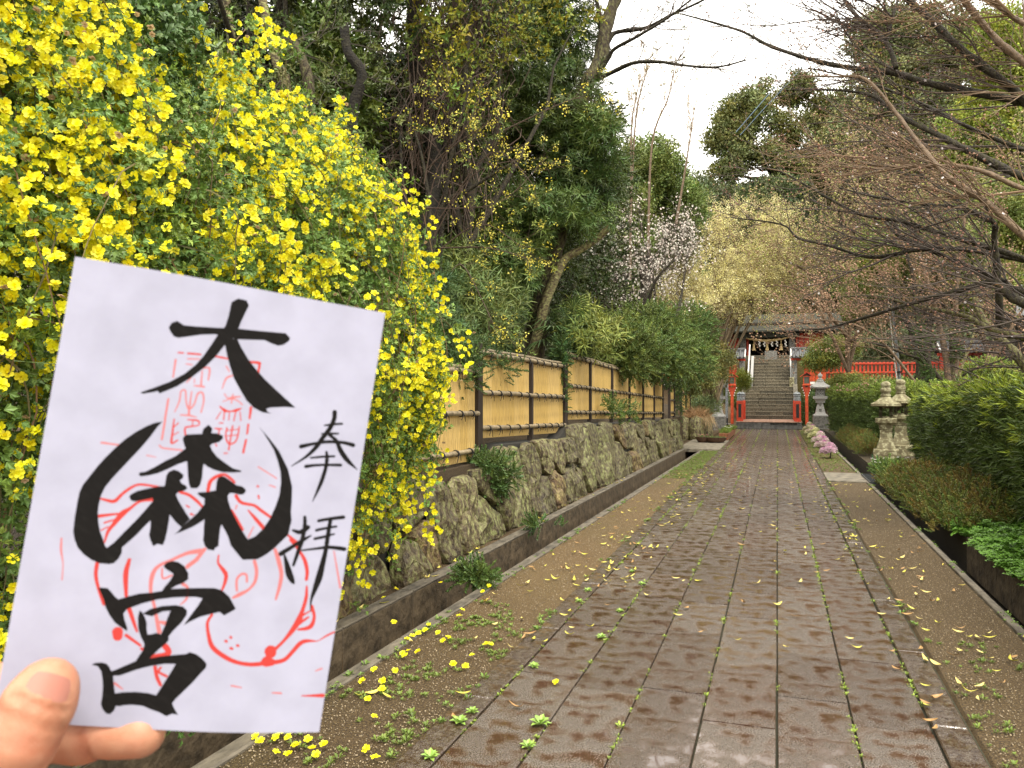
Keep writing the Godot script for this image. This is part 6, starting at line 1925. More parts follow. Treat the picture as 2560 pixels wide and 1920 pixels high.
	for e in [[[Vector3(4.4777, 1.2264, -24.6539), Vector3(4.3785, 2.4303, -24.6054), Vector3(4.2260, 3.3058, -24.5435), Vector3(4.0216, 4.1814, -24.4645), Vector3(3.7985, 5.3616, -24.9020), Vector3(3.4536, 6.8205, -25.2956)], 0.10, M.bark_tan], [[Vector3(4.5089, 1.2264, -24.6642), Vector3(4.5344, 2.4303, -24.6569), Vector3(4.4867, 3.5247, -24.6268), Vector3(4.3351, 4.6192, -24.5624), Vector3(4.0293, 6.1514, -24.4413)], 0.09, M.bark_grey], [[Vector3(4.5817, 1.2264, -24.6883), Vector3(4.6162, 2.1019, -24.6882), Vector3(4.6928, 3.0869, -24.7006), Vector3(4.6443, 3.9625, -24.6731), Vector3(4.7533, 5.2758, -24.6919), Vector3(4.9680, 7.0269, -24.7399)], 0.10, M.bark_tan], [[Vector3(4.6548, 1.3358, -24.7110), Vector3(4.7410, 2.1019, -24.7294), Vector3(5.0562, 2.9775, -24.8221), Vector3(5.3198, 3.9625, -24.8963), Vector3(5.4808, 5.2758, -24.9323)], 0.05, M.bark_pale], [[Vector3(4.0105, 1.3358, -24.4981), Vector3(3.9307, 2.2114, -24.4603), Vector3(3.7571, 2.9775, -24.3929), Vector3(3.6046, 3.8531, -24.3311), Vector3(3.5045, 4.8381, -24.2851), Vector3(3.1642, 6.2571, -24.6807)], 0.11, M.bark_dark], [[Vector3(3.6157, 1.6070, -23.8376), Vector3(3.2117, 2.1952, -23.6964), Vector3(2.6052, 2.9439, -23.4862), Vector3(1.9400, 3.4153, -23.7869), Vector3(1.1594, 3.6168, -24.5797)], 0.05, M.bark_tan], [[Vector3(4.3240, 1.7736, -24.5960), Vector3(3.8067, 2.3756, -24.4172), Vector3(3.1842, 2.6492, -24.2080), Vector3(2.5136, 2.9551, -24.5091)], 0.07, M.bark_dark], [[Vector3(3.0792, 2.3756, -24.1769), Vector3(2.4571, 2.7586, -23.9664), Vector3(1.5565, 2.8432, -24.1944)], 0.025, M.bark_tan], [[Vector3(4.5421, 1.7711, -24.4574), Vector3(4.8363, 2.0883, -24.2345), Vector3(5.4193, 2.3358, -23.8972), Vector3(5.9692, 2.5708, -23.5492)], 0.04, M.bark_dark]]:
		var line := curve(e[0])
		part(mt, "stem", limb_mesh(line, e[1], e[1] * 0.35, 8), e[2], true)
		mg.tint = Color(0.22, 0.145, 0.085) * rnd(0.7, 1.1)
		shoots(mg, line, 12, 2.0, 0.010, 2, mb, {from = 0.35, fork = 4, bias = Vector3(-0.2, 0.3, 0)})
	part(mt, "twigs", mg.mesh(), M.twig, true).set_meta("kind", "stuff")
	many(mt, "dry_buds", L.bud, M.dull_leaf, bud_buf(mb, 0.5, 0.03, 0.06, [[0.36, 0.22, 0.13], [0.30, 0.17, 0.10]], 0.02))
	many(mt, "blossom", L.blossom, M.petal, bud_buf(mb, 0.012, 1.6, 2.6, [[0.8, 0.76, 0.72]], 0.02))
	crown(mt, "ivy", L.small, M.gloss_leaf, [[Vector3(3.8534, 2.0965, -24.2256), Vector3(0.152, 0.651, 0.152)], [Vector3(3.6718, 3.0725, -24.1529), Vector3(0.130, 0.651, 0.130)], [Vector3(4.5978, 2.8556, -24.4616), Vector3(0.108, 0.542, 0.108)]], 420, Vector2(1.0, 1.7), Color(0.08, 0.13, 0.03), {shell = 0.5})
	# brown twiggy trees behind, a haze of fine shoots
	for e in [["leafless brown tree with fine twigs in the middle of the right slope", [[Vector3(2.7464, 2.4029, -35.6522), Vector3(2.6014, 5.1937, -35.5677), Vector3(2.1427, 7.4921, -35.3861), Vector3(1.8405, 9.9546, -35.2540)], [Vector3(2.7464, 2.4029, -35.6522), Vector3(3.3809, 5.1937, -35.8252), Vector3(4.0134, 7.4921, -36.0041), Vector3(4.4901, 9.7904, -36.1314)], [Vector3(2.7464, 2.4029, -35.6522), Vector3(1.6648, 4.8654, -35.2626), Vector3(0.7346, 6.1787, -34.9381), Vector3(-0.0411, 7.1637, -34.6690)], [Vector3(2.7484, 2.8954, -35.6464), Vector3(2.9145, 5.5221, -35.6668), Vector3(3.2378, 8.4771, -35.7349), Vector3(3.0909, 10.7754, -35.6563)], [Vector3(2.7509, 3.5521, -35.6386), Vector3(3.8819, 4.7634, -34.9431), Vector3(4.9425, 5.4002, -35.2852)], [Vector3(2.6743, 3.8804, -35.6090), Vector3(1.4879, 5.2995, -34.6719), Vector3(0.2579, 5.7982, -33.7324), Vector3(-0.7881, 5.6527, -32.8621)], [Vector3(2.6768, 4.5371, -35.6012), Vector3(1.3382, 6.2695, -34.6097), Vector3(0.2619, 6.8329, -33.7201)]]], ["leafless brown tree with fine twigs nearer the right edge", [[Vector3(7.0905, 1.8482, -31.8283), Vector3(6.7024, 4.0769, -31.6709), Vector3(6.0486, 6.0270, -31.4294), Vector3(5.5271, 7.9771, -31.2316)], [Vector3(7.0905, 1.8482, -31.8283), Vector3(7.3648, 4.3555, -31.8861), Vector3(7.6392, 6.8628, -31.9439), Vector3(7.3822, 8.8129, -31.8335)], [Vector3(7.0938, 2.6840, -31.8185), Vector3(6.3066, 4.3555, -31.5365), Vector3(5.1205, 5.4698, -31.1301)], [Vector3(7.0938, 2.6840, -31.8185), Vector3(7.8928, 4.0769, -32.0642), Vector3(8.6919, 5.4698, -32.3099)], [Vector3(6.7024, 4.0769, -31.6709), Vector3(5.1249, 6.5842, -31.1169), Vector3(4.0721, 7.9771, -30.7509)]]]]:
		var root := thing("leafless_tree", e[0], "tree", e[1][0][0])
		var g := Geo.new()
		var b2 := []
		for l in e[1]:
			var line := curve(l)
			part(root, "limb", limb_mesh(line, 0.09, 0.02, 6), M.bark_tan, true)
			g.tint = Color(0.24, 0.17, 0.10) * rnd(0.7, 1.1)
			shoots(g, line, 21, 2.4, 0.011, 2, b2, {from = 0.25, low = 4.1, fork = 4, bias = Vector3(0, 0.25, 0)})
		part(root, "twigs", g.mesh(), M.twig, true).set_meta("kind", "stuff")
		many(root, "dry_buds", L.bud, M.dull_leaf, bud_buf(b2, 0.6, 0.04, 0.09, [[0.34, 0.25, 0.14], [0.28, 0.19, 0.10], [0.32, 0.30, 0.09], [0.30, 0.31, 0.07]], 0.04))


# ---------------------------------------------------------------- hedges and the bed on the right
func build_hedges() -> void:
	var near := thing("hedge", "dark narrow-leaved hedge with bright tips filling the right side", "hedge", w(3.2, 0, 9))
	var buf := PackedFloat32Array()
	var tips := PackedFloat32Array()
	for k in 15000:
		var d := 3.2 + pow(rnd(), 1.35) * 15.2
		var front := 2.62 + 0.12 * noise_a.get_noise_2d(d * 0.5, 3.0) + smoothstep(12, 18.5, d) * 0.22 - 0.42 * smoothstep(10.0, 5.5, d)
		var h := 1.56 + 0.10 * noise_a.get_noise_2d(d * 0.7, 8.0) - 0.10 * smoothstep(10, 18, d)
		var t := rnd()
		var p: Vector3
		var o: Vector3
		if t < 0.62:
			var y := rnd(0.03, h)
			var bulge := 0.18 * sin(clampf(y / h, 0, 1) * PI * 0.8)
			p = w(front - bulge + pow(rnd(), 2.0) * 0.45 + 0.10 * noise_a.get_noise_2d(d * 2.2, y * 2.2), y, d)
			o = Vector3(-1, 0.25, 0.35)
		else:
			p = w(rnd(front, front + 2.4), h - pow(rnd(), 2.0) * 0.3 + 0.07 * noise_a.get_noise_2d(d * 2.0, 20.0), d)
			o = Vector3(-0.3, 1.2, 0.2)
		var lighter := p.y > h - 0.22 or (noise_a.get_noise_3d(p.x * 1.6, p.y * 1.6, p.z * 1.6) > 0.28)  # top leaves coloured paler as if skylit, besides random pale clumps
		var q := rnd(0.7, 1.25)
		var c := Color(0.29 * q, 0.37 * q, 0.04 * q) if lighter and rnd() < 0.62 else Color(0.085 * q, 0.13 * q, 0.03 * q)
		put(tips if lighter else buf, p, along((o + ball() * 0.75).normalized(), rnd(1.15, 1.75)), c)
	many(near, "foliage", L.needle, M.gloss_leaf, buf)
	many(near, "skylit_tips", L.needle, M.gloss_leaf, tips)
	var g := Geo.new()
	g.tint = Color(0.07, 0.05, 0.035)
	for k in 200:
		var d := rnd(3.5, 18.4)
		var a := w(rnd(3.0, 3.6), 0, d)
		g.tube(wander(a, a + Vector3(rnd(-0.5, 0.3), rnd(0.9, 1.4), rnd(-0.3, 0.3)), 4, 0.2), [0.014, 0.012, 0.01, 0.008, 0.005], 4)
	part(near, "stems", g.mesh(), M.twig, true).set_meta("kind", "stuff")
	var far := thing("hedge", "farther small-leaved hedge with yellow-green top between the granite and mossy lanterns", "hedge", w(2.9, 0, 28))
	buf = PackedFloat32Array()
	for k in 7000:
		var d := rnd(22.3, 34.5)
		var front := lerpf(2.72, 2.15, (d - 22.3) / 12.0) + 0.08 * noise_a.get_noise_2d(d * 1.2, 3.0)
		var h := 1.62 + 0.06 * noise_a.get_noise_2d(d * 1.7, 8.0)
		var p: Vector3
		if rnd() < 0.6:
			p = w(front + pow(rnd(), 2.0) * 0.4 - 0.1 * sin(rnd(0, 3)), rnd(0.05, h), d)
		else:
			p = w(rnd(front, front + 1.5), h - pow(rnd(), 2.0) * 0.25, d)
		if d < 22.9:
			p.x = rnd(front, front + 1.5)
		var top := smoothstep(h - 0.5, h - 0.1, p.y)  # far hedge colour lightens upward to paint in the skylit top
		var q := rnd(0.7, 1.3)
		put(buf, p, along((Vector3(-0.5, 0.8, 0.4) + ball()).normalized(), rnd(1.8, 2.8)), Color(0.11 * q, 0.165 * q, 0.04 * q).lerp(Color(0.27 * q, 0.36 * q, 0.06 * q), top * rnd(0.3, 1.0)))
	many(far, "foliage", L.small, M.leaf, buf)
	var dome := tree("dome_bush", "domed yellow-green bush rising behind the near hedge at the right", "bush", Vector3(5.9619, 1.2015, -27.2510), [[Vector3(5.9075, 1.7985, -27.2252), Vector3(0.896, 0.597, 0.746)]], L.small, 1600, Vector2(2.0, 3.2), Color(0.27, 0.34, 0.07), {up = 0.5, shell = 0.35, leafname = "foliage"})
	# low reddish-green bushes
	var beds := [["low rusty green bush along the gutter between the kale and the clear stone lantern", 21.2, 28.5, 1.88, 2.35, 0.40, 2400], ["low rusty green bush along the gutter between the daisies and the clover", 9.6, 14.8, 1.62, 2.75, 0.42, 3000]]
	for e in beds:
		var b := thing("low_bush", e[0], "bush", w((e[3] + e[4]) * 0.5, 0, (e[1] + e[2]) * 0.5))
		buf = PackedFloat32Array()
		for k in e[6]:
			var d := rnd(e[1], e[2])
			var u := rnd(-0.05, 1.0)
			var end := clampf(minf(d - e[1], e[2] - d) / 0.7, 0, 1)
			var h: float = e[5] * sqrt(maxf(0.02, sin(clampf(u + 0.06, 0, 1) * PI * 0.7))) * (0.5 + 0.5 * end) * (1.0 + 0.35 * noise_a.get_noise_2d(d * 1.3, u * 2.0))
			var y := h * (1.0 - pow(rnd(), 2.5))
			var q := rnd(0.7, 1.3)
			put(buf, w(lerpf(e[3], e[4], u), y, d), along((Vector3(-0.3, 1, 0.3) + ball() * 0.9).normalized(), rnd(0.9, 1.5)), Color(0.24 * q, 0.15 * q, 0.04 * q).lerp(Color(0.13 * q, 0.19 * q, 0.04 * q), clampf(rnd(0.15, 1.1) + 0.6 * noise_a.get_noise_2d(d * 1.1, u * 2.5), 0, 1)))
		many(b, "foliage", L.small, M.leaf, buf)
	var cl := PackedFloat32Array()
	for k in 3600:
		var d := 4.2 + pow(rnd(), 1.2) * 6.6
		var x := 1.80 + pow(rnd(), 1.1) * 1.0
		if noise_a.get_noise_2d(x * 2.0, d * 2.0) < -0.42:
			continue
		var q := rnd(0.7, 1.3)
		put(cl, w(x, 0.0 + (x - 1.86) * 0.13 + 0.08 * maxf(0, noise_a.get_noise_2d(x * 2, d * 2 + 40)), d), Basis.from_euler(Vector3(rnd(-0.4, 0.4), rnd(0, 6), rnd(-0.4, 0.4))) * rnd(0.9, 1.7), Color(0.13 * q, 0.27 * q, 0.035 * q))
	var cv := many(self, "clover_ground_cover", L.clover, M.leaf, cl)
	tag(cv, "bright green clover spreading between the right gutter and the hedge", "clover")
	var da := thing("daisy_clump", "clump of white daisies beside the drain grate", "flowers", w(1.98, 0, 16.3))
	crown(da, "leaves", L.small, M.leaf, [[w(1.98, 0.10, 16.3), Vector3(0.32, 0.16, 0.45)]], 420, Vector2(0.9, 1.5), Color(0.16, 0.26, 0.06), {up = 0.7})
	for k in 30:
		part(da, "daisy", L.blossom, M.white, true, w(1.98 + rnd(-0.34, 0.34), rnd(0.16, 0.32), 16.3 + rnd(-0.5, 0.45))).scale = Vector3.ONE * rnd(1.5, 2.2)
	var lf := thing("strap_plant", "single upright bluish strap leaf plant beside the daisies", "plant", w(1.9, 0, 17.6))
	var lg := Geo.new()
	for k in 5:
		lg.tint = Color(0.06, 0.16, 0.07)
		lg.leaf(Vector3(0.03 * k - 0.06, 0, 0), Vector3(rnd(-0.3, 0.3), 1, rnd(-0.2, 0.2)).normalized(), Vector3(0, 0, 1), rnd(0.22, 0.36), 0.05, 0.2, 0.0)
	part(lf, "leaves", lg.mesh(), M.leaf)


# ---------------------------------------------------------------- the yellow winter jasmine
func bush_top(d: float) -> float:
	return table([0.8, 2.4, 2.75, 3.05, 3.9, 4.5, 5.1, 5.5, 5.75, 5.95, 6.1], [3.35, 3.3, 3.2, 3.05, 3.25, 3.32, 3.22, 2.95, 2.6, 2.1, 1.6], d)


func bush_front(d: float, y: float) -> float:
	var h := bush_top(d)
	var t := clampf(y / h, 0.0, 1.0)
	var x := table([0.0, 0.25, 0.55, 0.8, 0.95, 1.0], [-2.66, -2.58, -2.42, -2.56, -2.82, -3.05], t)
	x -= smoothstep(5.0, 6.0, d) * 0.22
	return x + 0.16 * noise_a.get_noise_2d(d * 1.1, y * 1.1) + 0.07 * noise_a.get_noise_2d(d * 3.5, y * 3.5)


# how far along the wall the cascade reaches at a height
func bush_reach(y: float) -> float:
	return table([0.0, 0.4, 0.9, 1.4, 1.9, 2.4, 3.0], [4.75, 5.05, 5.45, 5.7, 5.85, 5.85, 5.6], y)


func bloom(d: float, y: float) -> float:
	var b := 0.40 + 0.75 * noise_a.get_noise_2d(d * 0.9 + 4.0, y * 0.9) + 0.8 * noise_a.get_noise_2d(d * 2.6, y * 2.6 + 7.0)
	b += smoothstep(3.0, 2.2, d) * 0.25 + smoothstep(2.3, 2.8, y) * 0.25
	b += smoothstep(5.0, 5.5, d) * 0.45
	b -= exp(-pow((d - 4.6) / 0.45, 2) - pow((y - 2.2) / 0.5, 2)) * 0.6
	b -= exp(-pow((d - 3.15) / 0.28, 2) - pow((y - 2.95) / 0.30, 2)) * 1.3
	b -= smoothstep(1.6, 0.9, y) * smoothstep(3.0, 2.2, d) * 0.3
	return b


func build_bush() -> void:
	var root := thing("winter_jasmine", "huge arching jasmine bush covered in bright yellow flowers cascading over the stone wall", "bush", w(-2.9, 0.8, 4))
	var sprigs := PackedFloat32Array()
	var whips := Geo.new()
	var spots := []
	for k in 760:
		var d := rnd(1.0, 5.85)
		var h := bush_top(d)
		var y := h * (1.0 - pow(rnd(), 1.6) * 0.55)
		var p := w(bush_front(d, y) - rnd(0.15, 0.6), y, d)
		var dir := Vector3(rnd(0.2, 1.0), rnd(0.0, 0.9), rnd(-0.7, 0.5)).normalized()
		var line := [p]
		var rad := [0.0042]
		var n := rng.randi_range(12, 30)
		var wild := rnd(0.06, 0.24) if rnd() < 0.16 else 0.0
		for s in n:
			dir = (dir + Vector3(0, -0.17, 0) + ball() * 0.13).normalized()
			var q: Vector3 = line[-1] + dir * 0.085
			var lim := bush_front(-q.z, q.y) + 0.10 + wild
			if q.x > lim:
				q.x = lerpf(q.x, lim, 0.8)
				dir = (dir + Vector3(-0.35, -0.25, 0)).normalized()
			if -q.z > bush_reach(q.y) + 0.10 * rnd(-1, 1) + wild * 0.8:
				break
			if q.y < 0.12:
				break
			line.append(q)
			rad.append(lerpf(0.0042, 0.0018, float(s) / n))
		if line.size() < 5:
			continue
		var brown := rnd()
		whips.tint = Color(0.12, 0.13, 0.04).lerp(Color(0.22, 0.13, 0.07), brown) * rnd(0.6, 1.2)
		whips.tube(line, rad, 3)
		var lush := 0.75 + 0.6 * noise_a.get_noise_2d(line[0].z * 1.3, line[0].y * 1.3)
		for s in range(2, line.size()):
			var ax: Vector3 = (line[s] - line[s - 1]).normalized()
			var thin := smoothstep(1.2, 0.5, line[s].y) * 0.5 * smoothstep(3.4, 4.2, -line[s].z)
			thin += exp(-pow((-line[s].z - 4.7) / 0.4, 2) - pow((line[s].y - 2.0) / 0.5, 2)) * 0.4
			if rnd() < lush - thin:
				var q := rnd(0.6, 1.35)
				var lighter := rnd()
				put(sprigs, line[s], along((ax * 0.7 + ball() + Vector3(0.4, 0.3, 0.3)).normalized(), rnd(0.8, 1.3)), Color(0.11 * q, 0.20 * q, 0.045 * q).lerp(Color(0.23 * q, 0.31 * q, 0.05 * q), lighter * lighter))
			var front: bool = line[s].x > bush_front(-line[s].z, line[s].y) - 0.16
			if front and rnd() < bloom(-line[s].z, line[s].y) * 0.92:
				for j in rng.randi_range(2, 5):
					spots.append(line[s] + ball() * 0.06 + Vector3(0.035, 0, 0.025))
	# filler inside and on the face
	for k in 6800:
		var y := pow(rnd(), 0.75) * 3.35
		var d := rnd(0.9, 5.9)
		if y > bush_top(d) or d > bush_reach(y):
			continue
		if d > 3.6 and y < 1.1 and rnd() < 0.75:
			continue
		var deep := pow(rnd(), 1.4) * 0.55
		var p := w(bush_front(d, y) - deep, y, d)
		if noise_a.get_noise_3d(p.x * 2.2, p.y * 2.2, p.z * 2.2) < -0.33:
			continue
		if exp(-pow((d - 4.7) / 0.4, 2) - pow((y - 2.0) / 0.55, 2)) > rnd(0.15, 1.2):
			continue
		var q := rnd(0.6, 1.3)
		put(sprigs, p, along((Vector3(0.8, 0.4, 0.5) + ball()).normalized(), rnd(0.9, 1.45)), Color(0.10 * q, 0.185 * q, 0.045 * q).lerp(Color(0.20 * q, 0.28 * q, 0.05 * q), pow(rnd(), 2.0)))
		if deep < 0.10 and rnd() < bloom(d, y) * 0.34:
			spots.append(p + Vector3(0.05, 0, 0.03))
	# grey-green shoots standing above the dip of the ridge
	for k in 420:
		var d := rnd(2.75, 3.45)
		var y := rnd(2.8, 3.45)
		var q := rnd(0.7, 1.2)
		put(sprigs, w(-3.0 + rnd(-0.3, 0.15), y, d), along((Vector3(0.4, 0.9, 0.2) + ball() * 0.6).normalized(), rnd(1.3, 2.0)), Color(0.13 * q, 0.22 * q, 0.075 * q))
	many(root, "foliage", L.jasmine, M.leaf, sprigs)
	part(root, "stems", whips.mesh(), M.twig, true).set_meta("kind", "stuff")
	# flowers: the largest in view one by one, the rest together
	var eye := Vector3(0, 1.5, 0)
	var look := Vector3(-sin(0.31906), 0, -cos(0.31906))
	var shown := []
	var rest := []
	for p in spots:
		var v: Vector3 = p - eye
		var f := v.dot(look)
		var seen := f > 0.5 and absf(v.dot(Vector3(look.z, 0, -look.x))) / f < 0.63 and absf(v.y) / f < 0.475
		(shown if seen else rest).append([f, p])
	shown.sort_custom(func(a, b): return a[0] < b[0])
	var mats := [M.jasmine_a, M.jasmine_b]
	var single := 0
	for k in shown.size():
		if k % 3 == 0 and single < 300:
			single += 1
			var o := part(root, "flower", L.jflower[rng.randi() % 3], mats[rng.randi() % 2], true, shown[k][1])
			o.basis = along((Vector3(0.7, 0.25, 0.8) + ball() * 0.75).normalized(), rnd(0.85, 1.2))
		else:
			rest.append(shown[k])
	var bufs := [PackedFloat32Array(), PackedFloat32Array(), PackedFloat32Array()]
	for e in rest:
		var q := rnd(0.82, 1.05)
		put(bufs[rng.randi() % 3], e[1], along((Vector3(0.7, 0.25, 0.8) + ball() * 0.75).normalized(), rnd(0.75, 1.15)), Color(0.94 * q, 0.90 * q * rnd(0.92, 1.04), 0.02))
	for k in 3:
		many(root, "flowers", L.jflower[k], M.petal, bufs[k])
	var faded := PackedFloat32Array()
	for e in rest:
		if rnd() < 0.06:
			put(faded, e[1] + ball() * 0.06, along(Vector3(0.3, -1, 0.4) + ball() * 0.5, rnd(0.5, 0.8)), Color(0.62, 0.46, 0.26))
	many(root, "faded_flowers", L.jflower[2], M.petal, faded)


# ---------------------------------------------------------------- leaves and flowers lying on the ground
func build_fallen() -> void:
	var forms := []
	for k in 4:
		var g := Geo.new()
		var curl := 0.2 + 0.35 * k / 3.0
		var n := 6
		for j in n:
			var t0 := float(j) / n
			var t1 := float(j + 1) / n
			var w0 := 0.30 * pow(sin(PI * clampf(t0 * 0.95 + 0.02, 0, 1)), 0.8)
			var w1 := 0.30 * pow(sin(PI * clampf(t1 * 0.95 + 0.02, 0, 1)), 0.8)
			var y0 := curl * pow(t0 - 0.5, 2) * 2.0
			var y1 := curl * pow(t1 - 0.5, 2) * 2.0
			var b0 := 0.10 * sin(PI * t0) * (k - 1.0)
			var b1 := 0.10 * sin(PI * t1) * (k - 1.0)
			for s in [-1, 1]:
				g.face([Vector3(b0, y0 - 0.02, t0 - 0.5), Vector3(b0 + s * w0 * 0.5, y0 + 0.12 * w0, t0 - 0.5), Vector3(b1 + s * w1 * 0.5, y1 + 0.12 * w1, t1 - 0.5), Vector3(b1, y1 - 0.02, t1 - 0.5)])
		forms.append(g.mesh())
	var leafm := [paint(0.66, 0.55, 0.10, 0.45), paint(0.60, 0.50, 0.16, 0.45), paint(0.48, 0.44, 0.06, 0.5), paint(0.34, 0.20, 0.07, 0.5)]
	var near := []
	for k in 900:
		var t := rnd()
		var d: float
		var x: float
		if t < 0.42:
			d = 3.4 + pow(rnd(), 0.9) * 12.0
			x = rnd(drain_x(d) + 0.05, -1.1) if rnd() < 0.8 else rnd(drain_x(d) - 0.6, drain_x(d) - 0.45)
		elif t < 0.72:
			d = rnd(5.0, 19.0)
			x = rnd(-1.5, 0.8)
		else:
			d = rnd(2.2, 15.0)
			x = rnd(0.6, 1.45)
		if noise_a.get_noise_2d(x * 1.3, d * 0.7 + 11.0) < rnd(-0.5, 0.12):
			continue
		near.append([d, x])
	near.sort_custom(func(a, b): return a[0] < b[0])
	var rest := PackedFloat32Array()
	for k in near.size():
		var d: float = near[k][0]
		var x: float = near[k][1]
		var y := 0.014 if x > -1.49 and x < 0.81 else 0.008
		if x < drain_x(d) - 0.3:
			y = 0.035
		var b := Basis.from_euler(Vector3(rnd(-0.2, 0.2), rnd(0, TAU), rnd(-0.3, 0.3))) * rnd(0.045, 0.085)
		if k < 230:
			var stone := x > -1.49 and x < 0.81
			var side := "the paving" if stone else "the left gravel strip" if x < 0.0 else "the right gravel strip"
			var o := lone("fallen_leaf", forms[rng.randi() % 4], leafm[[0, 1, 1, 2, 2, 3, 3][rng.randi() % 7]], "curled yellow leaf fallen on %s" % side, "leaf", w(x, y, d), "fallen leaves on %s" % side)
			o.basis = b
		else:
			var c: Array = [[0.66, 0.55, 0.10], [0.60, 0.50, 0.16], [0.44, 0.42, 0.06], [0.34, 0.20, 0.07]][rng.randi() % 4]
			put(rest, w(x, y, d), b, Color(c[0], c[1], c[2]))
	many(self, "leaf_litter", forms[1], M.dull_leaf, rest)
	tag(get_node("leaf_litter"), "scattered yellow leaf litter on the far part of the wet path", "leaves")
	var spots := [[-2.977, 5.666], [-2.936, 5.736], [-2.762, 5.549], [-2.650, 5.408], [-2.839, 6.349], [-2.520, 5.845], [-2.068, 5.164], [-2.034, 5.029], [-2.127, 4.583], [-2.136, 4.761], [-2.108, 4.643], [-2.011, 4.622], [-1.917, 4.484], [-1.914, 4.551], [-2.134, 4.512], [-2.144, 4.459], [-2.034, 4.241], [-2.044, 4.193], [-2.012, 4.159], [-1.973, 4.246], [-2.077, 3.910], [-1.954, 3.917], [-1.945, 3.757], [-2.045, 3.724], [-1.897, 3.656], [-1.898, 3.512], [-1.769, 3.332], [-1.700, 4.115], [-1.626, 4.112], [-1.649, 4.500], [-1.622, 4.509], [-1.660, 4.298], [-2.110, 5.687], [-2.126, 5.865], [-2.083, 3.054], [-2.022, 3.023], [-1.928, 3.033], [-2.071, 3.007], [-2.153, 2.980], [-2.108, 2.945], [-1.944, 2.966], [-1.858, 2.954], [-1.812, 2.911], [-1.831, 3.003], [-1.980, 2.875], [-1.922, 2.875], [-1.570, 2.968], [-1.644, 3.025], [-2.728, 5.285], [-2.382, 4.756], [-1.090, 4.022]]
	for e in spots:
		var o := lone("fallen_flower", L.jflower[rng.randi() % 3], M.jasmine_a if rnd() < 0.6 else M.jasmine_b, "yellow jasmine flower fallen on the earth beside the left gutter" if e[0] < -1.5 else "single yellow jasmine flower lying on the wet brown paving", "flower", w(e[0], 0.014, e[1]), "fallen jasmine flowers beside the left gutter" if e[0] < -1.5 else "")
		o.basis = along(Vector3(rnd(-0.4, 0.4), 1, rnd(-0.1, 0.7)).normalized(), rnd(0.8, 1.05))


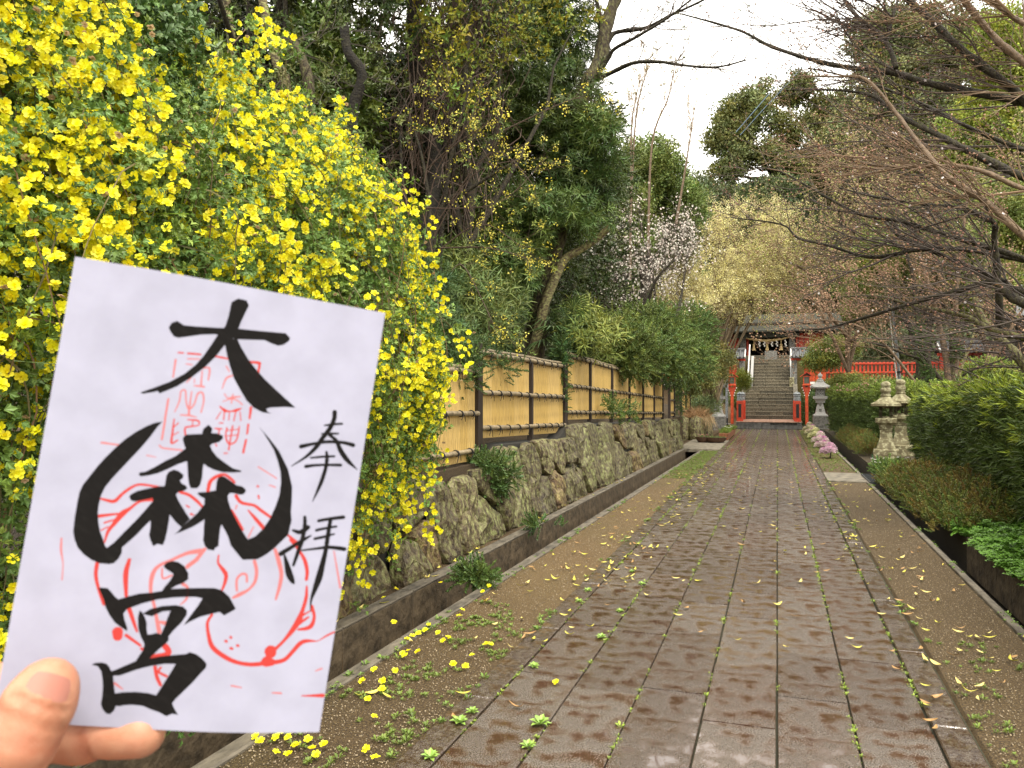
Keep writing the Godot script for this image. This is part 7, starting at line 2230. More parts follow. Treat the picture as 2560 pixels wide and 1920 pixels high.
# ---------------------------------------------------------------- weeds in the joints and along the gutters
func build_weeds() -> void:
	var g := Geo.new()
	for k in 10:
		tone(g, 0.7, 1.3)
		var an := k * 2.399
		var el := rnd(0.25, 1.1)
		g.leaf(Vector3(cos(an), 0, sin(an)) * 0.004, Vector3(cos(an) * cos(el), sin(el), sin(an) * cos(el)), Vector3(0, 1, 0.01), rnd(0.014, 0.026), rnd(0.006, 0.011), 0.15, 0.1, 0.6)
	var tuft := g.mesh()
	var buf := PackedFloat32Array()
	for k in 17000:
		var j := rng.randi() % 7
		var x: float = -1.333 + 0.33 * j
		var d := 1.8 + pow(rnd(), 0.85) * 34.0
		var grow := -0.02 + 1.1 * noise_a.get_noise_2d(x * 7.0, d * 1.3) + (0.28 if j in [0, 1, 2, 5, 6] else 0.0)
		if rnd() > grow:
			continue
		var s := rnd(0.3, 0.95) * (1.0 if rnd() < 0.9 else 1.5)
		var q := rnd(0.7, 1.3)
		put(buf, w(x + rnd(-0.012, 0.012), -0.008, d), Basis(Vector3.UP, rnd(0, TAU)) * s, Color(0.27 * q, 0.36 * q, 0.05 * q))
	for k in 2200:
		# seams beside the borders and moss at the gutters
		var d := 1.8 + rnd() * 22.0
		var x: float = [-1.49, 0.815, drain_x(d) + 0.05, drain_x(d) - 0.5, 1.46][rng.randi() % 5] + rnd(-0.04, 0.04)
		if noise_a.get_noise_2d(x * 2.0, d * 1.1) < 0.05:
			continue
		var q := rnd(0.7, 1.3)
		put(buf, w(x, 0.0, d), Basis(Vector3.UP, rnd(0, TAU)) * rnd(0.6, 1.5), Color(0.17 * q, 0.26 * q, 0.045 * q))
	for k in 4200:
		# green patches: left strip before the slab, kale strip, dark soil near the camera
		var d: float
		var x: float
		var t := k % 3
		if t == 0:
			d = rnd(14.5, 21.8)
			x = rnd(drain_x(d) + 0.04, -1.5)
		elif t == 1:
			d = rnd(16.8, 35.0)
			x = rnd(0.83, 1.42)
		else:
			d = rnd(1.8, 5.5)
			x = rnd(drain_x(d) + 0.04, -1.5) if rnd() < 0.75 else rnd(0.84, 1.42)
			if noise_a.get_noise_2d(x * 2.4, d * 2.4) < 0.12:
				continue
		var q := rnd(0.7, 1.25)
		put(buf, w(x, -0.008, d), Basis(Vector3.UP, rnd(0, TAU)) * rnd(0.6, 1.4), Color(0.17 * q, 0.23 * q, 0.04 * q))
	var wd := many(self, "weeds", tuft, M.leaf, buf)
	tag(wd, "small bright weeds and moss growing in the joints of the paving", "weeds")
	# larger rosettes one can pick out
	g = Geo.new()
	for k in 13:
		tone(g, 0.85, 1.2)
		var an := k * 2.399
		var el := lerpf(0.15, 0.9, k / 13.0)
		g.leaf(Vector3.ZERO, Vector3(cos(an) * cos(el), sin(el), sin(an) * cos(el)), Vector3(0, 1, 0.02), 0.05, 0.022, 0.2, 0.1, 0.6)
	var ros := g.mesh()
	M.rosette = paint(0.26, 0.40, 0.07, 0.45, {vcol = true, back = Color(0.4, 0.4, 0.4)})
	for e in [[-1.384, 3.421, 1.00, "bright green weed rosette in the paving joint nearest the bottom edge, below another"], [-1.371, 3.551, 0.75, "small weed sprig just above the bottom rosette on the border joint"], [-1.029, 3.520, 1.15, "round clump of pale weed leaves in the second paving joint"], [-1.014, 3.281, 0.80, "little weed at the bottom of the second paving joint"], [-1.276, 4.248, 0.75, "flat weed rosette lying on the paving beside a fallen leaf"], [-1.036, 4.884, 0.80, "pale green weed in the second joint level with the smooth brown patch"], [-1.366, 3.058, 0.90, "leafy weed at the very bottom of the border joint"], [-1.018, 6.341, 0.80, "yellow-green weed farther up the second joint"], [-1.036, 5.505, 0.70, "weed in the second joint between the pale rosette and the farther one"], [-1.376, 6.007, 0.80, "weed in the border joint before the gravel turns to leaves"], [-1.365, 5.676, 0.70, "weed tuft in the border joint just nearer than its twin"], [-1.171, 6.769, 0.60, "small yellow moss weed on the paving far up the second joint"]]:
		var o := lone("weed", ros, M.rosette, e[3], "weed", w(e[0], 0.002, e[1]))
		o.basis = Basis(Vector3.UP, rnd(0, TAU)) * e[2]


# ---------------------------------------------------------------- the paper slip in the hand
func ink(im: Image, col: Color, pts: Array) -> void:
	var lo := 1e9
	var hi := -1e9
	for p in pts:
		lo = minf(lo, p.y)
		hi = maxf(hi, p.y)
	for y in range(maxi(0, int(lo)), mini(im.get_height(), int(hi) + 1)):
		var xs := []
		for k in pts.size():
			var a: Vector2 = pts[k]
			var b: Vector2 = pts[(k + 1) % pts.size()]
			if (a.y <= y + 0.5) != (b.y <= y + 0.5):
				xs.append(a.x + (y + 0.5 - a.y) / (b.y - a.y) * (b.x - a.x))
		xs.sort()
		for k in range(0, xs.size() - 1, 2):
			var x0 := int(round(xs[k]))
			var x1 := int(round(xs[k + 1]))
			if x1 > x0:
				im.fill_rect(Rect2i(x0, y, x1 - x0, 1), col)


# a brush line of varying width through x, y, width triples
func brush(im: Image, col: Color, t: Array) -> void:
	var pts := []
	for k in range(0, t.size(), 3):
		pts.append(Vector3(t[k], t[k + 1], t[k + 2]))
	var line := curve(pts, 7) if pts.size() > 2 else pts
	for k in line.size() - 1:
		var a := Vector2(line[k].x, line[k].y)
		var b := Vector2(line[k + 1].x, line[k + 1].y)
		var s := (b - a).normalized().orthogonal() * 0.5
		ink(im, col, [a + s * line[k].z, b + s * line[k + 1].z, b - s * line[k + 1].z, a - s * line[k].z])
	for p in line:
		var r: float = p.z * 0.5
		for y in range(int(p.y - r), int(p.y + r) + 1):
			var h := sqrt(maxf(0.0, r * r - (y - p.y) * (y - p.y)))
			if h >= 0.5:
				im.fill_rect(Rect2i(int(round(p.x - h)), y, maxi(1, int(round(2 * h))), 1), col)


func poly(im: Image, col: Color, t: Array) -> void:
	var pts := []
	for k in range(0, t.size(), 2):
		pts.append(Vector2(t[k], t[k + 1]))
	ink(im, col, pts)


func build_slip() -> void:
	var im := Image.create(1250, 1840, false, Image.FORMAT_RGB8)
	var f := FastNoiseLite.new()
	f.frequency = 0.035
	f.fractal_octaves = 4
	var small := Image.create(125, 184, false, Image.FORMAT_RGB8)
	for y in 184:
		for x in 125:
			var q := f.get_noise_2d(x, y)
			var k := 0.945 + 0.05 * q
			small.set_pixel(x, y, Color(k * 0.675, k * 0.675, k * 0.75))
	small.resize(1250, 1840, Image.INTERPOLATE_CUBIC)
	im.blit_rect(small, Rect2i(0, 0, 1250, 1840), Vector2i.ZERO)
	var red := Color(0.70, 0.235, 0.215)
	var pale := Color(0.72, 0.42, 0.42)
	var black := Color(0.07, 0.06, 0.055)
	brush(im, red, [440, 316, 6, 460, 314, 6])
	brush(im, red, [477, 313, 8, 525, 309, 7])
	brush(im, red, [585, 307, 8, 631, 309, 7])
	brush(im, red, [716, 308, 9, 756, 306, 12, 761, 313, 11, 762, 366, 7])
	brush(im, pale, [435, 346, 8, 436, 418, 6])
	brush(im, pale, [432, 509, 8, 433, 676, 8])
	brush(im, pale, [428, 701, 6, 445, 711, 6, 515, 710, 6])
	brush(im, red, [755, 497, 11, 757, 543, 8])
	brush(im, red, [756, 568, 8, 757, 607, 8])
	brush(im, red, [757, 635, 9, 754, 688, 9])
	brush(im, pale, [480, 335, 6, 524, 329, 5])
	brush(im, pale, [477, 357, 5, 499, 356, 5])
	brush(im, pale, [540, 365, 5, 565, 358, 7, 571, 375, 7, 571, 409, 5])
	brush(im, pale, [542, 374, 5, 547, 437, 7])
	brush(im, pale, [522, 440, 6, 559, 439, 8])
	brush(im, pale, [490, 433, 4, 506, 407, 4])
	brush(im, pale, [518, 411, 4, 520, 429, 4])
	brush(im, pale, [464, 558, 4, 475, 511, 6, 475, 472, 6, 491, 466, 6, 500, 507, 6, 515, 538, 7, 532, 518, 6, 540, 471, 7, 557, 465, 7, 567, 497, 6, 564, 546, 5])
	brush(im, pale, [515, 466, 5, 517, 535, 7])
	brush(im, pale, [516, 535, 8, 519, 559, 9])
	brush(im, pale, [488, 567, 5, 521, 565, 7, 550, 568, 4])
	brush(im, red, [466, 588, 5, 469, 647, 8, 472, 686, 8, 493, 671, 5])
	brush(im, red, [467, 624, 5, 486, 600, 4])
	brush(im, red, [474, 653, 4, 491, 638, 4])
	brush(im, red, [518, 583, 5, 557, 581, 7, 563, 598, 5, 538, 608, 6, 514, 617, 7, 518, 644, 7])
	brush(im, red, [538, 580, 4, 539, 604, 4])
	brush(im, pale, [632, 341, 6, 647, 360, 5])
	brush(im, pale, [660, 376, 7, 639, 392, 7, 630, 436, 4])
	brush(im, pale, [642, 455, 4, 658, 471, 5, 678, 465, 8, 706, 458, 5])
	brush(im, pale, [676, 453, 5, 675, 490, 5])
	brush(im, pale, [640, 489, 3, 673, 472, 5, 700, 477, 5, 719, 490, 5])
	brush(im, red, [631, 509, 4, 654, 524, 11, 677, 524, 5, 699, 517, 11, 718, 505, 4])
	brush(im, red, [653, 518, 5, 656, 563, 5])
	brush(im, red, [699, 511, 5, 696, 561, 5])
	brush(im, red, [627, 565, 4, 640, 532, 4])
	brush(im, red, [715, 521, 4, 724, 557, 4])
	brush(im, red, [674, 527, 4, 676, 561, 4])
	brush(im, red, [641, 579, 5, 655, 577, 5])
	brush(im, red, [629, 604, 6, 655, 602, 6])
	brush(im, red, [644, 602, 6, 648, 632, 5])
	brush(im, red, [674, 594, 6, 675, 631, 6, 692, 659, 7, 714, 650, 6, 722, 621, 6, 721, 582, 5])
	brush(im, red, [673, 607, 4, 721, 594, 4])
	brush(im, red, [676, 629, 4, 719, 619, 4])
	brush(im, red, [695, 582, 5, 695, 683, 7])
	brush(im, red, [679, 702, 5, 691, 699, 5])
	brush(im, red, [645, 675, 6, 640, 666, 4])
	brush(im, pale, [213, 720, 8, 278, 721, 7])
	brush(im, pale, [387, 748, 5, 421, 751, 3])
	brush(im, pale, [129, 1114, 6, 134, 1159, 8, 150, 1215, 4, 156, 1276, 5])
	brush(im, red, [246, 942, 8, 268, 946, 11, 297, 946, 14, 321, 914, 12, 347, 887, 11, 374, 870, 9, 410, 868, 9, 459, 870, 6])
	brush(im, red, [436, 924, 13, 390, 937, 10, 358, 969, 13, 332, 995, 23, 309, 1037, 16, 292, 1070, 12, 286, 1113, 7])
	brush(im, red, [252, 1012, 14, 318, 995, 8])
	brush(im, red, [273, 1037, 7, 307, 1021, 7])
	brush(im, red, [266, 1068, 5, 289, 1051, 5])
	brush(im, red, [535, 881, 12, 570, 889, 12, 603, 909, 12, 628, 930, 10])
	brush(im, red, [568, 933, 6, 580, 940, 6])
	brush(im, red, [591, 966, 10, 603, 969, 3])
	brush(im, red, [641, 864, 14, 643, 828, 15, 660, 805, 14, 692, 789, 11, 721, 802, 11, 739, 816, 9])
	brush(im, red, [754, 871, 14, 780, 897, 13, 832, 903, 11, 862, 920, 13, 905, 944, 11])
	brush(im, red, [746, 933, 9, 770, 967, 14, 803, 1008, 9])
	brush(im, red, [812, 926, 6, 848, 959, 14, 884, 992, 16])
	brush(im, red, [991, 1014, 9, 1026, 1039, 15])
	brush(im, red, [833, 821, 9, 835, 822, 9])
	brush(im, red, [843, 861, 9, 847, 873, 6])
	brush(im, pale, [823, 740, 5, 904, 779, 5])
	brush(im, pale, [880, 811, 5, 905, 817, 5])
	brush(im, pale, [763, 911, 7, 761, 927, 5])
	brush(im, pale, [844, 992, 5, 830, 1038, 6])
	brush(im, red, [272, 1201, 15, 275, 1247, 14, 292, 1296, 12, 322, 1359, 12])
	brush(im, red, [388, 1174, 13, 384, 1233, 20, 399, 1318, 13])
	brush(im, red, [419, 1371, 17, 447, 1428, 13, 462, 1458, 7])
	brush(im, red, [390, 1465, 40, 394, 1482, 36])
	brush(im, red, [424, 1476, 13, 483, 1512, 10])
	brush(im, red, [491, 1525, 13, 494, 1527, 10])
	brush(im, red, [579, 1509, 24, 594, 1536, 21, 537, 1555, 20])
	brush(im, red, [553, 1594, 14, 566, 1632, 14, 585, 1663, 12])
	brush(im, red, [575, 1593, 8, 570, 1612, 9, 602, 1627, 10])
	brush(im, pale, [641, 1150, 17, 611, 1181, 17])
	brush(im, pale, [548, 1159, 10, 500, 1191, 14, 483, 1232, 17, 488, 1295, 13, 510, 1349, 12, 527, 1399, 14, 546, 1452, 17])
	brush(im, pale, [652, 1113, 21, 604, 1126, 15, 548, 1159, 12])
	brush(im, pale, [641, 1150, 17, 666, 1104, 15])
	brush(im, pale, [541, 1413, 10, 563, 1416, 17])
	brush(im, pale, [516, 1198, 7, 525, 1237, 8, 556, 1222, 8])
	brush(im, pale, [606, 1254, 14, 626, 1268, 10, 628, 1311, 9, 609, 1337, 5])
	brush(im, pale, [413, 1668, 10, 445, 1689, 5])
	brush(im, red, [724, 1124, 7, 728, 1155, 9, 755, 1185, 16, 767, 1204, 16, 766, 1237, 13, 760, 1266, 8])
	brush(im, red, [1004, 1031, 15, 1027, 1053, 13, 1051, 1080, 11, 1076, 1115, 16, 1092, 1159, 15, 1094, 1192, 13])
	brush(im, red, [1100, 1221, 8, 1105, 1270, 15, 1099, 1320, 16, 1089, 1367, 26, 1070, 1409, 22, 1040, 1457, 13, 1012, 1491, 15])
	brush(im, red, [993, 1501, 48, 996, 1509, 44])
	brush(im, red, [986, 1534, 29, 983, 1546, 40, 1007, 1547, 29])
	brush(im, red, [737, 1368, 11, 725, 1401, 12, 736, 1448, 14, 761, 1499, 18, 817, 1536, 18, 870, 1555, 16, 925, 1560, 17, 980, 1552, 18, 1050, 1538, 18, 1082, 1503, 17, 1110, 1464, 19, 1137, 1452, 15, 1174, 1452, 5, 1189, 1447, 4, 1216, 1428, 8, 1247, 1410, 8])
	brush(im, red, [1134, 1305, 15, 1152, 1350, 13, 1141, 1392, 19, 1094, 1406, 9])
	brush(im, red, [1102, 1345, 9, 1136, 1322, 6])
	brush(im, red, [1094, 1379, 15, 1128, 1351, 8])
	brush(im, red, [825, 1453, 11, 827, 1456, 9])
	brush(im, red, [808, 1470, 12, 812, 1472, 9])
	brush(im, red, [857, 1485, 12, 861, 1487, 9])
	brush(im, red, [833, 1498, 12, 839, 1500, 9])
	brush(im, pale, [870, 1134, 14, 885, 1174, 14, 885, 1219, 13, 865, 1253, 11, 833, 1276, 16, 808, 1292, 9])
	brush(im, pale, [819, 1261, 9, 812, 1217, 10, 826, 1193, 10, 846, 1193, 9, 853, 1221, 9])
	brush(im, pale, [946, 1078, 13, 968, 1125, 18, 987, 1177, 16, 988, 1230, 15, 981, 1284, 9])
	brush(im, pale, [1191, 1062, 5, 1243, 1217, 9])
	brush(im, pale, [859, 1650, 7, 899, 1656, 5])
	brush(im, pale, [1028, 1674, 6, 1064, 1675, 7])
	brush(im, pale, [1194, 1579, 5, 1218, 1568, 8])
	brush(im, red, [1151, 1685, 4, 1196, 1684, 10, 1241, 1683, 17])
	var stamp: Image = im.duplicate()
	poly(im, black, [389, 221, 397, 200, 417, 189, 445, 202, 494, 198, 565, 190, 658, 178, 745, 172, 812, 166, 845, 163, 866, 180, 864, 194, 844, 213, 823, 221, 796, 216, 765, 207, 663, 222, 568, 217, 512, 229, 472, 243, 431, 256, 413, 253, 397, 235])
	poly(im, black, [611, 74, 635, 54, 669, 56, 681, 75, 672, 106, 660, 150, 653, 190, 635, 232, 610, 259, 584, 309, 551, 357, 507, 407, 457, 453, 396, 492, 386, 483, 378, 488, 333, 503, 324, 499, 369, 474, 427, 439, 478, 397, 515, 353, 538, 313, 560, 264, 579, 218, 603, 176, 609, 129])
	poly(im, black, [607, 237, 655, 217, 679, 255, 714, 299, 752, 336, 794, 372, 843, 407, 893, 442, 935, 471, 890, 474, 831, 486, 817, 494, 826, 506, 842, 510, 804, 510, 766, 496, 733, 470, 701, 429, 670, 387, 646, 338, 628, 295])
	poly(im, black, [424, 604, 395, 614, 368, 631, 328, 663, 299, 692, 268, 732, 238, 775, 212, 818, 189, 863, 172, 896, 164, 928, 163, 971, 163, 1021, 165, 1067, 167, 1087, 177, 1116, 193, 1146, 219, 1170, 250, 1189, 280, 1199, 316, 1199, 333, 1194, 348, 1173, 355, 1153, 354, 1130, 298, 1135, 290, 1128, 278, 1102, 263, 1073, 252, 1039, 243, 997, 242, 966, 244, 931, 254, 894, 274, 857, 301, 814, 331, 767, 361, 720, 388, 672, 408, 630])
	poly(im, black, [465, 921, 437, 932, 413, 974, 383, 1021, 352, 1065, 322, 1110, 298, 1136, 311, 1161, 345, 1146, 353, 1128, 375, 1102, 400, 1070, 425, 1032, 442, 1009, 468, 972, 483, 939])
	poly(im, black, [473, 820, 480, 804, 497, 793, 516, 797, 537, 810, 537, 823, 527, 834, 534, 845, 555, 854, 560, 865, 546, 876, 529, 881, 521, 894, 534, 917, 554, 943, 573, 967, 590, 987, 563, 1024, 536, 1004, 510, 977, 511, 1007, 511, 1043, 509, 1079, 504, 1103, 482, 1101, 468, 1112, 454, 1088, 446, 1069, 446, 1038, 442, 1007, 453, 970, 435, 918, 397, 931, 372, 939, 357, 937, 348, 923, 351, 914, 374, 896, 419, 879, 451, 868, 473, 864])
	poly(im, black, [539, 1056, 552, 1043, 565, 1021, 594, 986, 617, 956, 632, 926, 642, 917, 656, 967, 640, 989, 606, 1017, 567, 1041])
	poly(im, black, [669, 820, 673, 804, 685, 796, 701, 800, 722, 812, 748, 827, 772, 830, 786, 839, 790, 849, 782, 862, 768, 865, 748, 862, 729, 862, 721, 875, 727, 897, 742, 928, 766, 964, 790, 998, 813, 1028, 829, 1047, 857, 1031, 884, 996, 906, 948, 919, 897, 927, 851, 926, 797, 916, 749, 898, 706, 876, 663, 853, 633, 819, 592, 802, 574, 846, 613, 869, 635, 897, 664, 921, 699, 944, 733, 959, 769, 974, 808, 982, 870, 985, 911, 994, 951, 991, 985, 990, 1010, 970, 1036, 942, 1072, 910, 1104, 881, 1125, 850, 1129, 823, 1133, 810, 1122, 787, 1100, 765, 1077, 751, 1046, 734, 1020, 715, 995, 713, 1018, 715, 1054, 718, 1086, 706, 1095, 703, 1106, 680, 1104, 665, 1091, 654, 1068, 652, 1040, 648, 1009, 645, 969, 634, 909, 633, 897, 617, 891, 603, 881, 604, 875, 637, 869, 671, 859])
	poly(im, black, [582, 625, 584, 611, 601, 592, 618, 606, 617, 625, 640, 623, 664, 630, 665, 642, 652, 658, 628, 668, 620, 677, 632, 698, 656, 721, 690, 741, 723, 759, 759, 765, 757, 771, 726, 777, 687, 780, 648, 774, 624, 765, 607, 755, 607, 780, 610, 812, 607, 844, 598, 858, 573, 861, 564, 845, 554, 810, 542, 752, 509, 769, 475, 793, 440, 815, 405, 829, 377, 836, 369, 829, 371, 821, 392, 815, 426, 790, 459, 762, 494, 738, 528, 701, 520, 686, 512, 667, 512, 655, 524, 644, 554, 638, 583, 633])
	poly(im, black, [520, 1190, 527, 1173, 549, 1164, 575, 1167, 600, 1182, 619, 1209, 622, 1232, 605, 1250, 580, 1262, 562, 1277, 528, 1292, 540, 1267, 555, 1242, 563, 1217, 551, 1209, 533, 1200])
	poly(im, black, [292, 1296, 306, 1295, 326, 1295, 344, 1311, 361, 1329, 373, 1336, 407, 1321, 449, 1306, 496, 1298, 524, 1290, 564, 1277, 623, 1269, 679, 1263, 728, 1259, 760, 1265, 794, 1290, 811, 1314, 827, 1337, 785, 1367, 765, 1354, 736, 1364, 692, 1380, 657, 1402, 635, 1419, 653, 1381, 677, 1336, 690, 1305, 665, 1301, 627, 1304, 572, 1312, 518, 1324, 465, 1344, 427, 1363, 410, 1372, 400, 1392, 408, 1415, 423, 1445, 425, 1459, 402, 1447, 374, 1429, 349, 1400, 330, 1370, 320, 1344, 305, 1318])
	poly(im, black, [458, 1374, 468, 1379, 481, 1396, 493, 1421, 497, 1448, 504, 1468, 521, 1464, 535, 1458, 554, 1462, 563, 1428, 568, 1396, 575, 1365, 546, 1370, 522, 1384, 508, 1393, 489, 1390, 472, 1385, 497, 1365, 540, 1349, 591, 1341, 621, 1345, 638, 1359, 639, 1378, 623, 1411, 600, 1441, 584, 1468, 587, 1483, 578, 1498, 555, 1523, 528, 1560, 474, 1581, 485, 1555, 497, 1530, 498, 1505, 481, 1480, 465, 1446, 457, 1404])
	poly(im, black, [392, 1622, 409, 1614, 474, 1577, 530, 1560, 566, 1550, 621, 1540, 661, 1534, 675, 1525, 703, 1532, 728, 1548, 748, 1567, 748, 1583, 725, 1616, 706, 1645, 677, 1682, 651, 1715, 641, 1733, 653, 1754, 671, 1777, 648, 1774, 627, 1785, 599, 1772, 564, 1762, 533, 1750, 492, 1748, 464, 1751, 443, 1757, 432, 1756, 427, 1776, 415, 1790, 400, 1788, 383, 1770, 375, 1751, 375, 1720, 371, 1681, 364, 1651, 355, 1624, 340, 1606, 316, 1601, 328, 1593, 352, 1590, 371, 1594, 383, 1607, 392, 1622, 402, 1639, 410, 1672, 420, 1708, 450, 1701, 493, 1697, 541, 1698, 575, 1705, 587, 1679, 604, 1638, 621, 1598, 629, 1576, 588, 1578, 534, 1591, 482, 1610, 427, 1636, 402, 1639])
	brush(im, black, [1067, 529, 6, 1100, 520, 10, 1140, 511, 9])
	brush(im, black, [1061, 566, 6, 1094, 561, 10, 1130, 556, 8])
	brush(im, black, [984, 632, 18, 1033, 614, 13, 1087, 598, 14, 1155, 592, 14, 1202, 597, 18])
	brush(im, black, [1101, 466, 20, 1103, 497, 19, 1091, 540, 19, 1068, 583, 19, 1046, 627, 18, 1012, 672, 12, 957, 720, 3])
	brush(im, black, [1095, 568, 13, 1126, 587, 15, 1154, 630, 21, 1188, 666, 19, 1236, 701, 3])
	brush(im, black, [1032, 675, 8, 1084, 663, 10, 1129, 656, 9])
	brush(im, black, [1017, 714, 15, 1072, 701, 11, 1162, 690, 13])
	brush(im, black, [1093, 641, 10, 1100, 672, 16, 1100, 718, 16, 1089, 783, 16, 1068, 860, 3])
	brush(im, black, [1046, 929, 13, 1052, 971, 17, 1050, 1028, 18, 1042, 1075, 17, 1031, 1136, 12])
	brush(im, black, [987, 1097, 8, 1003, 1135, 20, 1019, 1174, 28, 1036, 1201, 20, 1046, 1214, 4])
	brush(im, black, [1006, 990, 10, 1037, 995, 18, 1063, 973, 21, 1071, 969, 4])
	brush(im, black, [972, 1093, 20, 1012, 1061, 17, 1053, 1028, 15, 1084, 1005, 6])
	brush(im, black, [1106, 939, 13, 1153, 926, 14, 1209, 913, 16])
	brush(im, black, [1103, 980, 12, 1141, 968, 11, 1185, 956, 9])
	brush(im, black, [1102, 1017, 12, 1140, 1005, 12, 1181, 989, 7])
	brush(im, black, [1056, 1071, 7, 1108, 1060, 10, 1169, 1048, 15, 1235, 1050, 18])
	brush(im, black, [1156, 925, 16, 1155, 983, 19, 1156, 1058, 19, 1152, 1116, 23, 1146, 1180, 29, 1136, 1232, 21, 1128, 1278, 10, 1132, 1324, 3])
	# the stamp shows faintly brown through the ink, and the ink is thinner in streaks
	var streak := FastNoiseLite.new()
	streak.frequency = 0.02
	for y in range(0, 1840):
		for x in range(90, 1240):
			var c := im.get_pixel(x, y)
			if c.g < 0.12:
				var s := maxf(0.0, streak.get_noise_2d(x * 0.4 + y * 0.25, y * 1.6 - x * 0.9)) * 0.05
				if stamp.get_pixel(x, y).g < 0.5:
					im.set_pixel(x, y, Color(c.r + 0.055 + s, c.g + 0.006 + s, c.b + s))
				elif s > 0.001:
					im.set_pixel(x, y, Color(c.r + s, c.g + s, c.b + s))
	im.resize(940, 1384, Image.INTERPOLATE_LANCZOS)
	var g := Geo.new()
	var o: Vector3 = Vector3(-0.2344, 1.5483, -0.2198)
	var ux: Vector3 = Vector3(0.08913, -0.01673, -0.06225)
	var uy: Vector3 = Vector3(-0.02069, -0.15999, 0.01336)
	var nn := ux.cross(uy).normalized()
	if nn.dot(Vector3(0, 1.5, 0) - o) < 0:
		nn = -nn
	var n := 16
	for j in n + 1:
		for i in n + 1:
			var u := float(i) / n
			var v := float(j) / n
			var bend := 0.0030 * (sin(PI * u) - 0.4 * sin(PI * v) + 0.3 * sin(PI * 2 * u + v * 3))
			g.vert(o + ux * u + uy * v + nn * bend, nn)
			g.uv.append(Vector2(u, v))
	for j in n:
		for i in n:
			var a := j * (n + 1) + i
			g.tri(a, a + 1, a + n + 1)
			g.tri(a + 1, a + n + 2, a + n + 1)
	var m := StandardMaterial3D.new()
	m.albedo_texture = ImageTexture.create_from_image(im)
	m.roughness = 0.85
	m.metallic_specular = 0.3
	m.backlight_enabled = true
	m.backlight = Color(0.2, 0.2, 0.2)
	m.texture_repeat = false
	m.cull_mode = BaseMaterial3D.CULL_DISABLED
	var s := lone("paper_slip", g.mesh(true), m, "white paper slip with big black brush characters and a red stamp held in the hand", "paper")
	s.position = Vector3.ZERO


# ---------------------------------------------------------------- the hand
func smin(a: float, b: float, k: float) -> float:
	var h := maxf(k - absf(a - b), 0.0) / k
	return minf(a, b) - h * h * k * 0.25


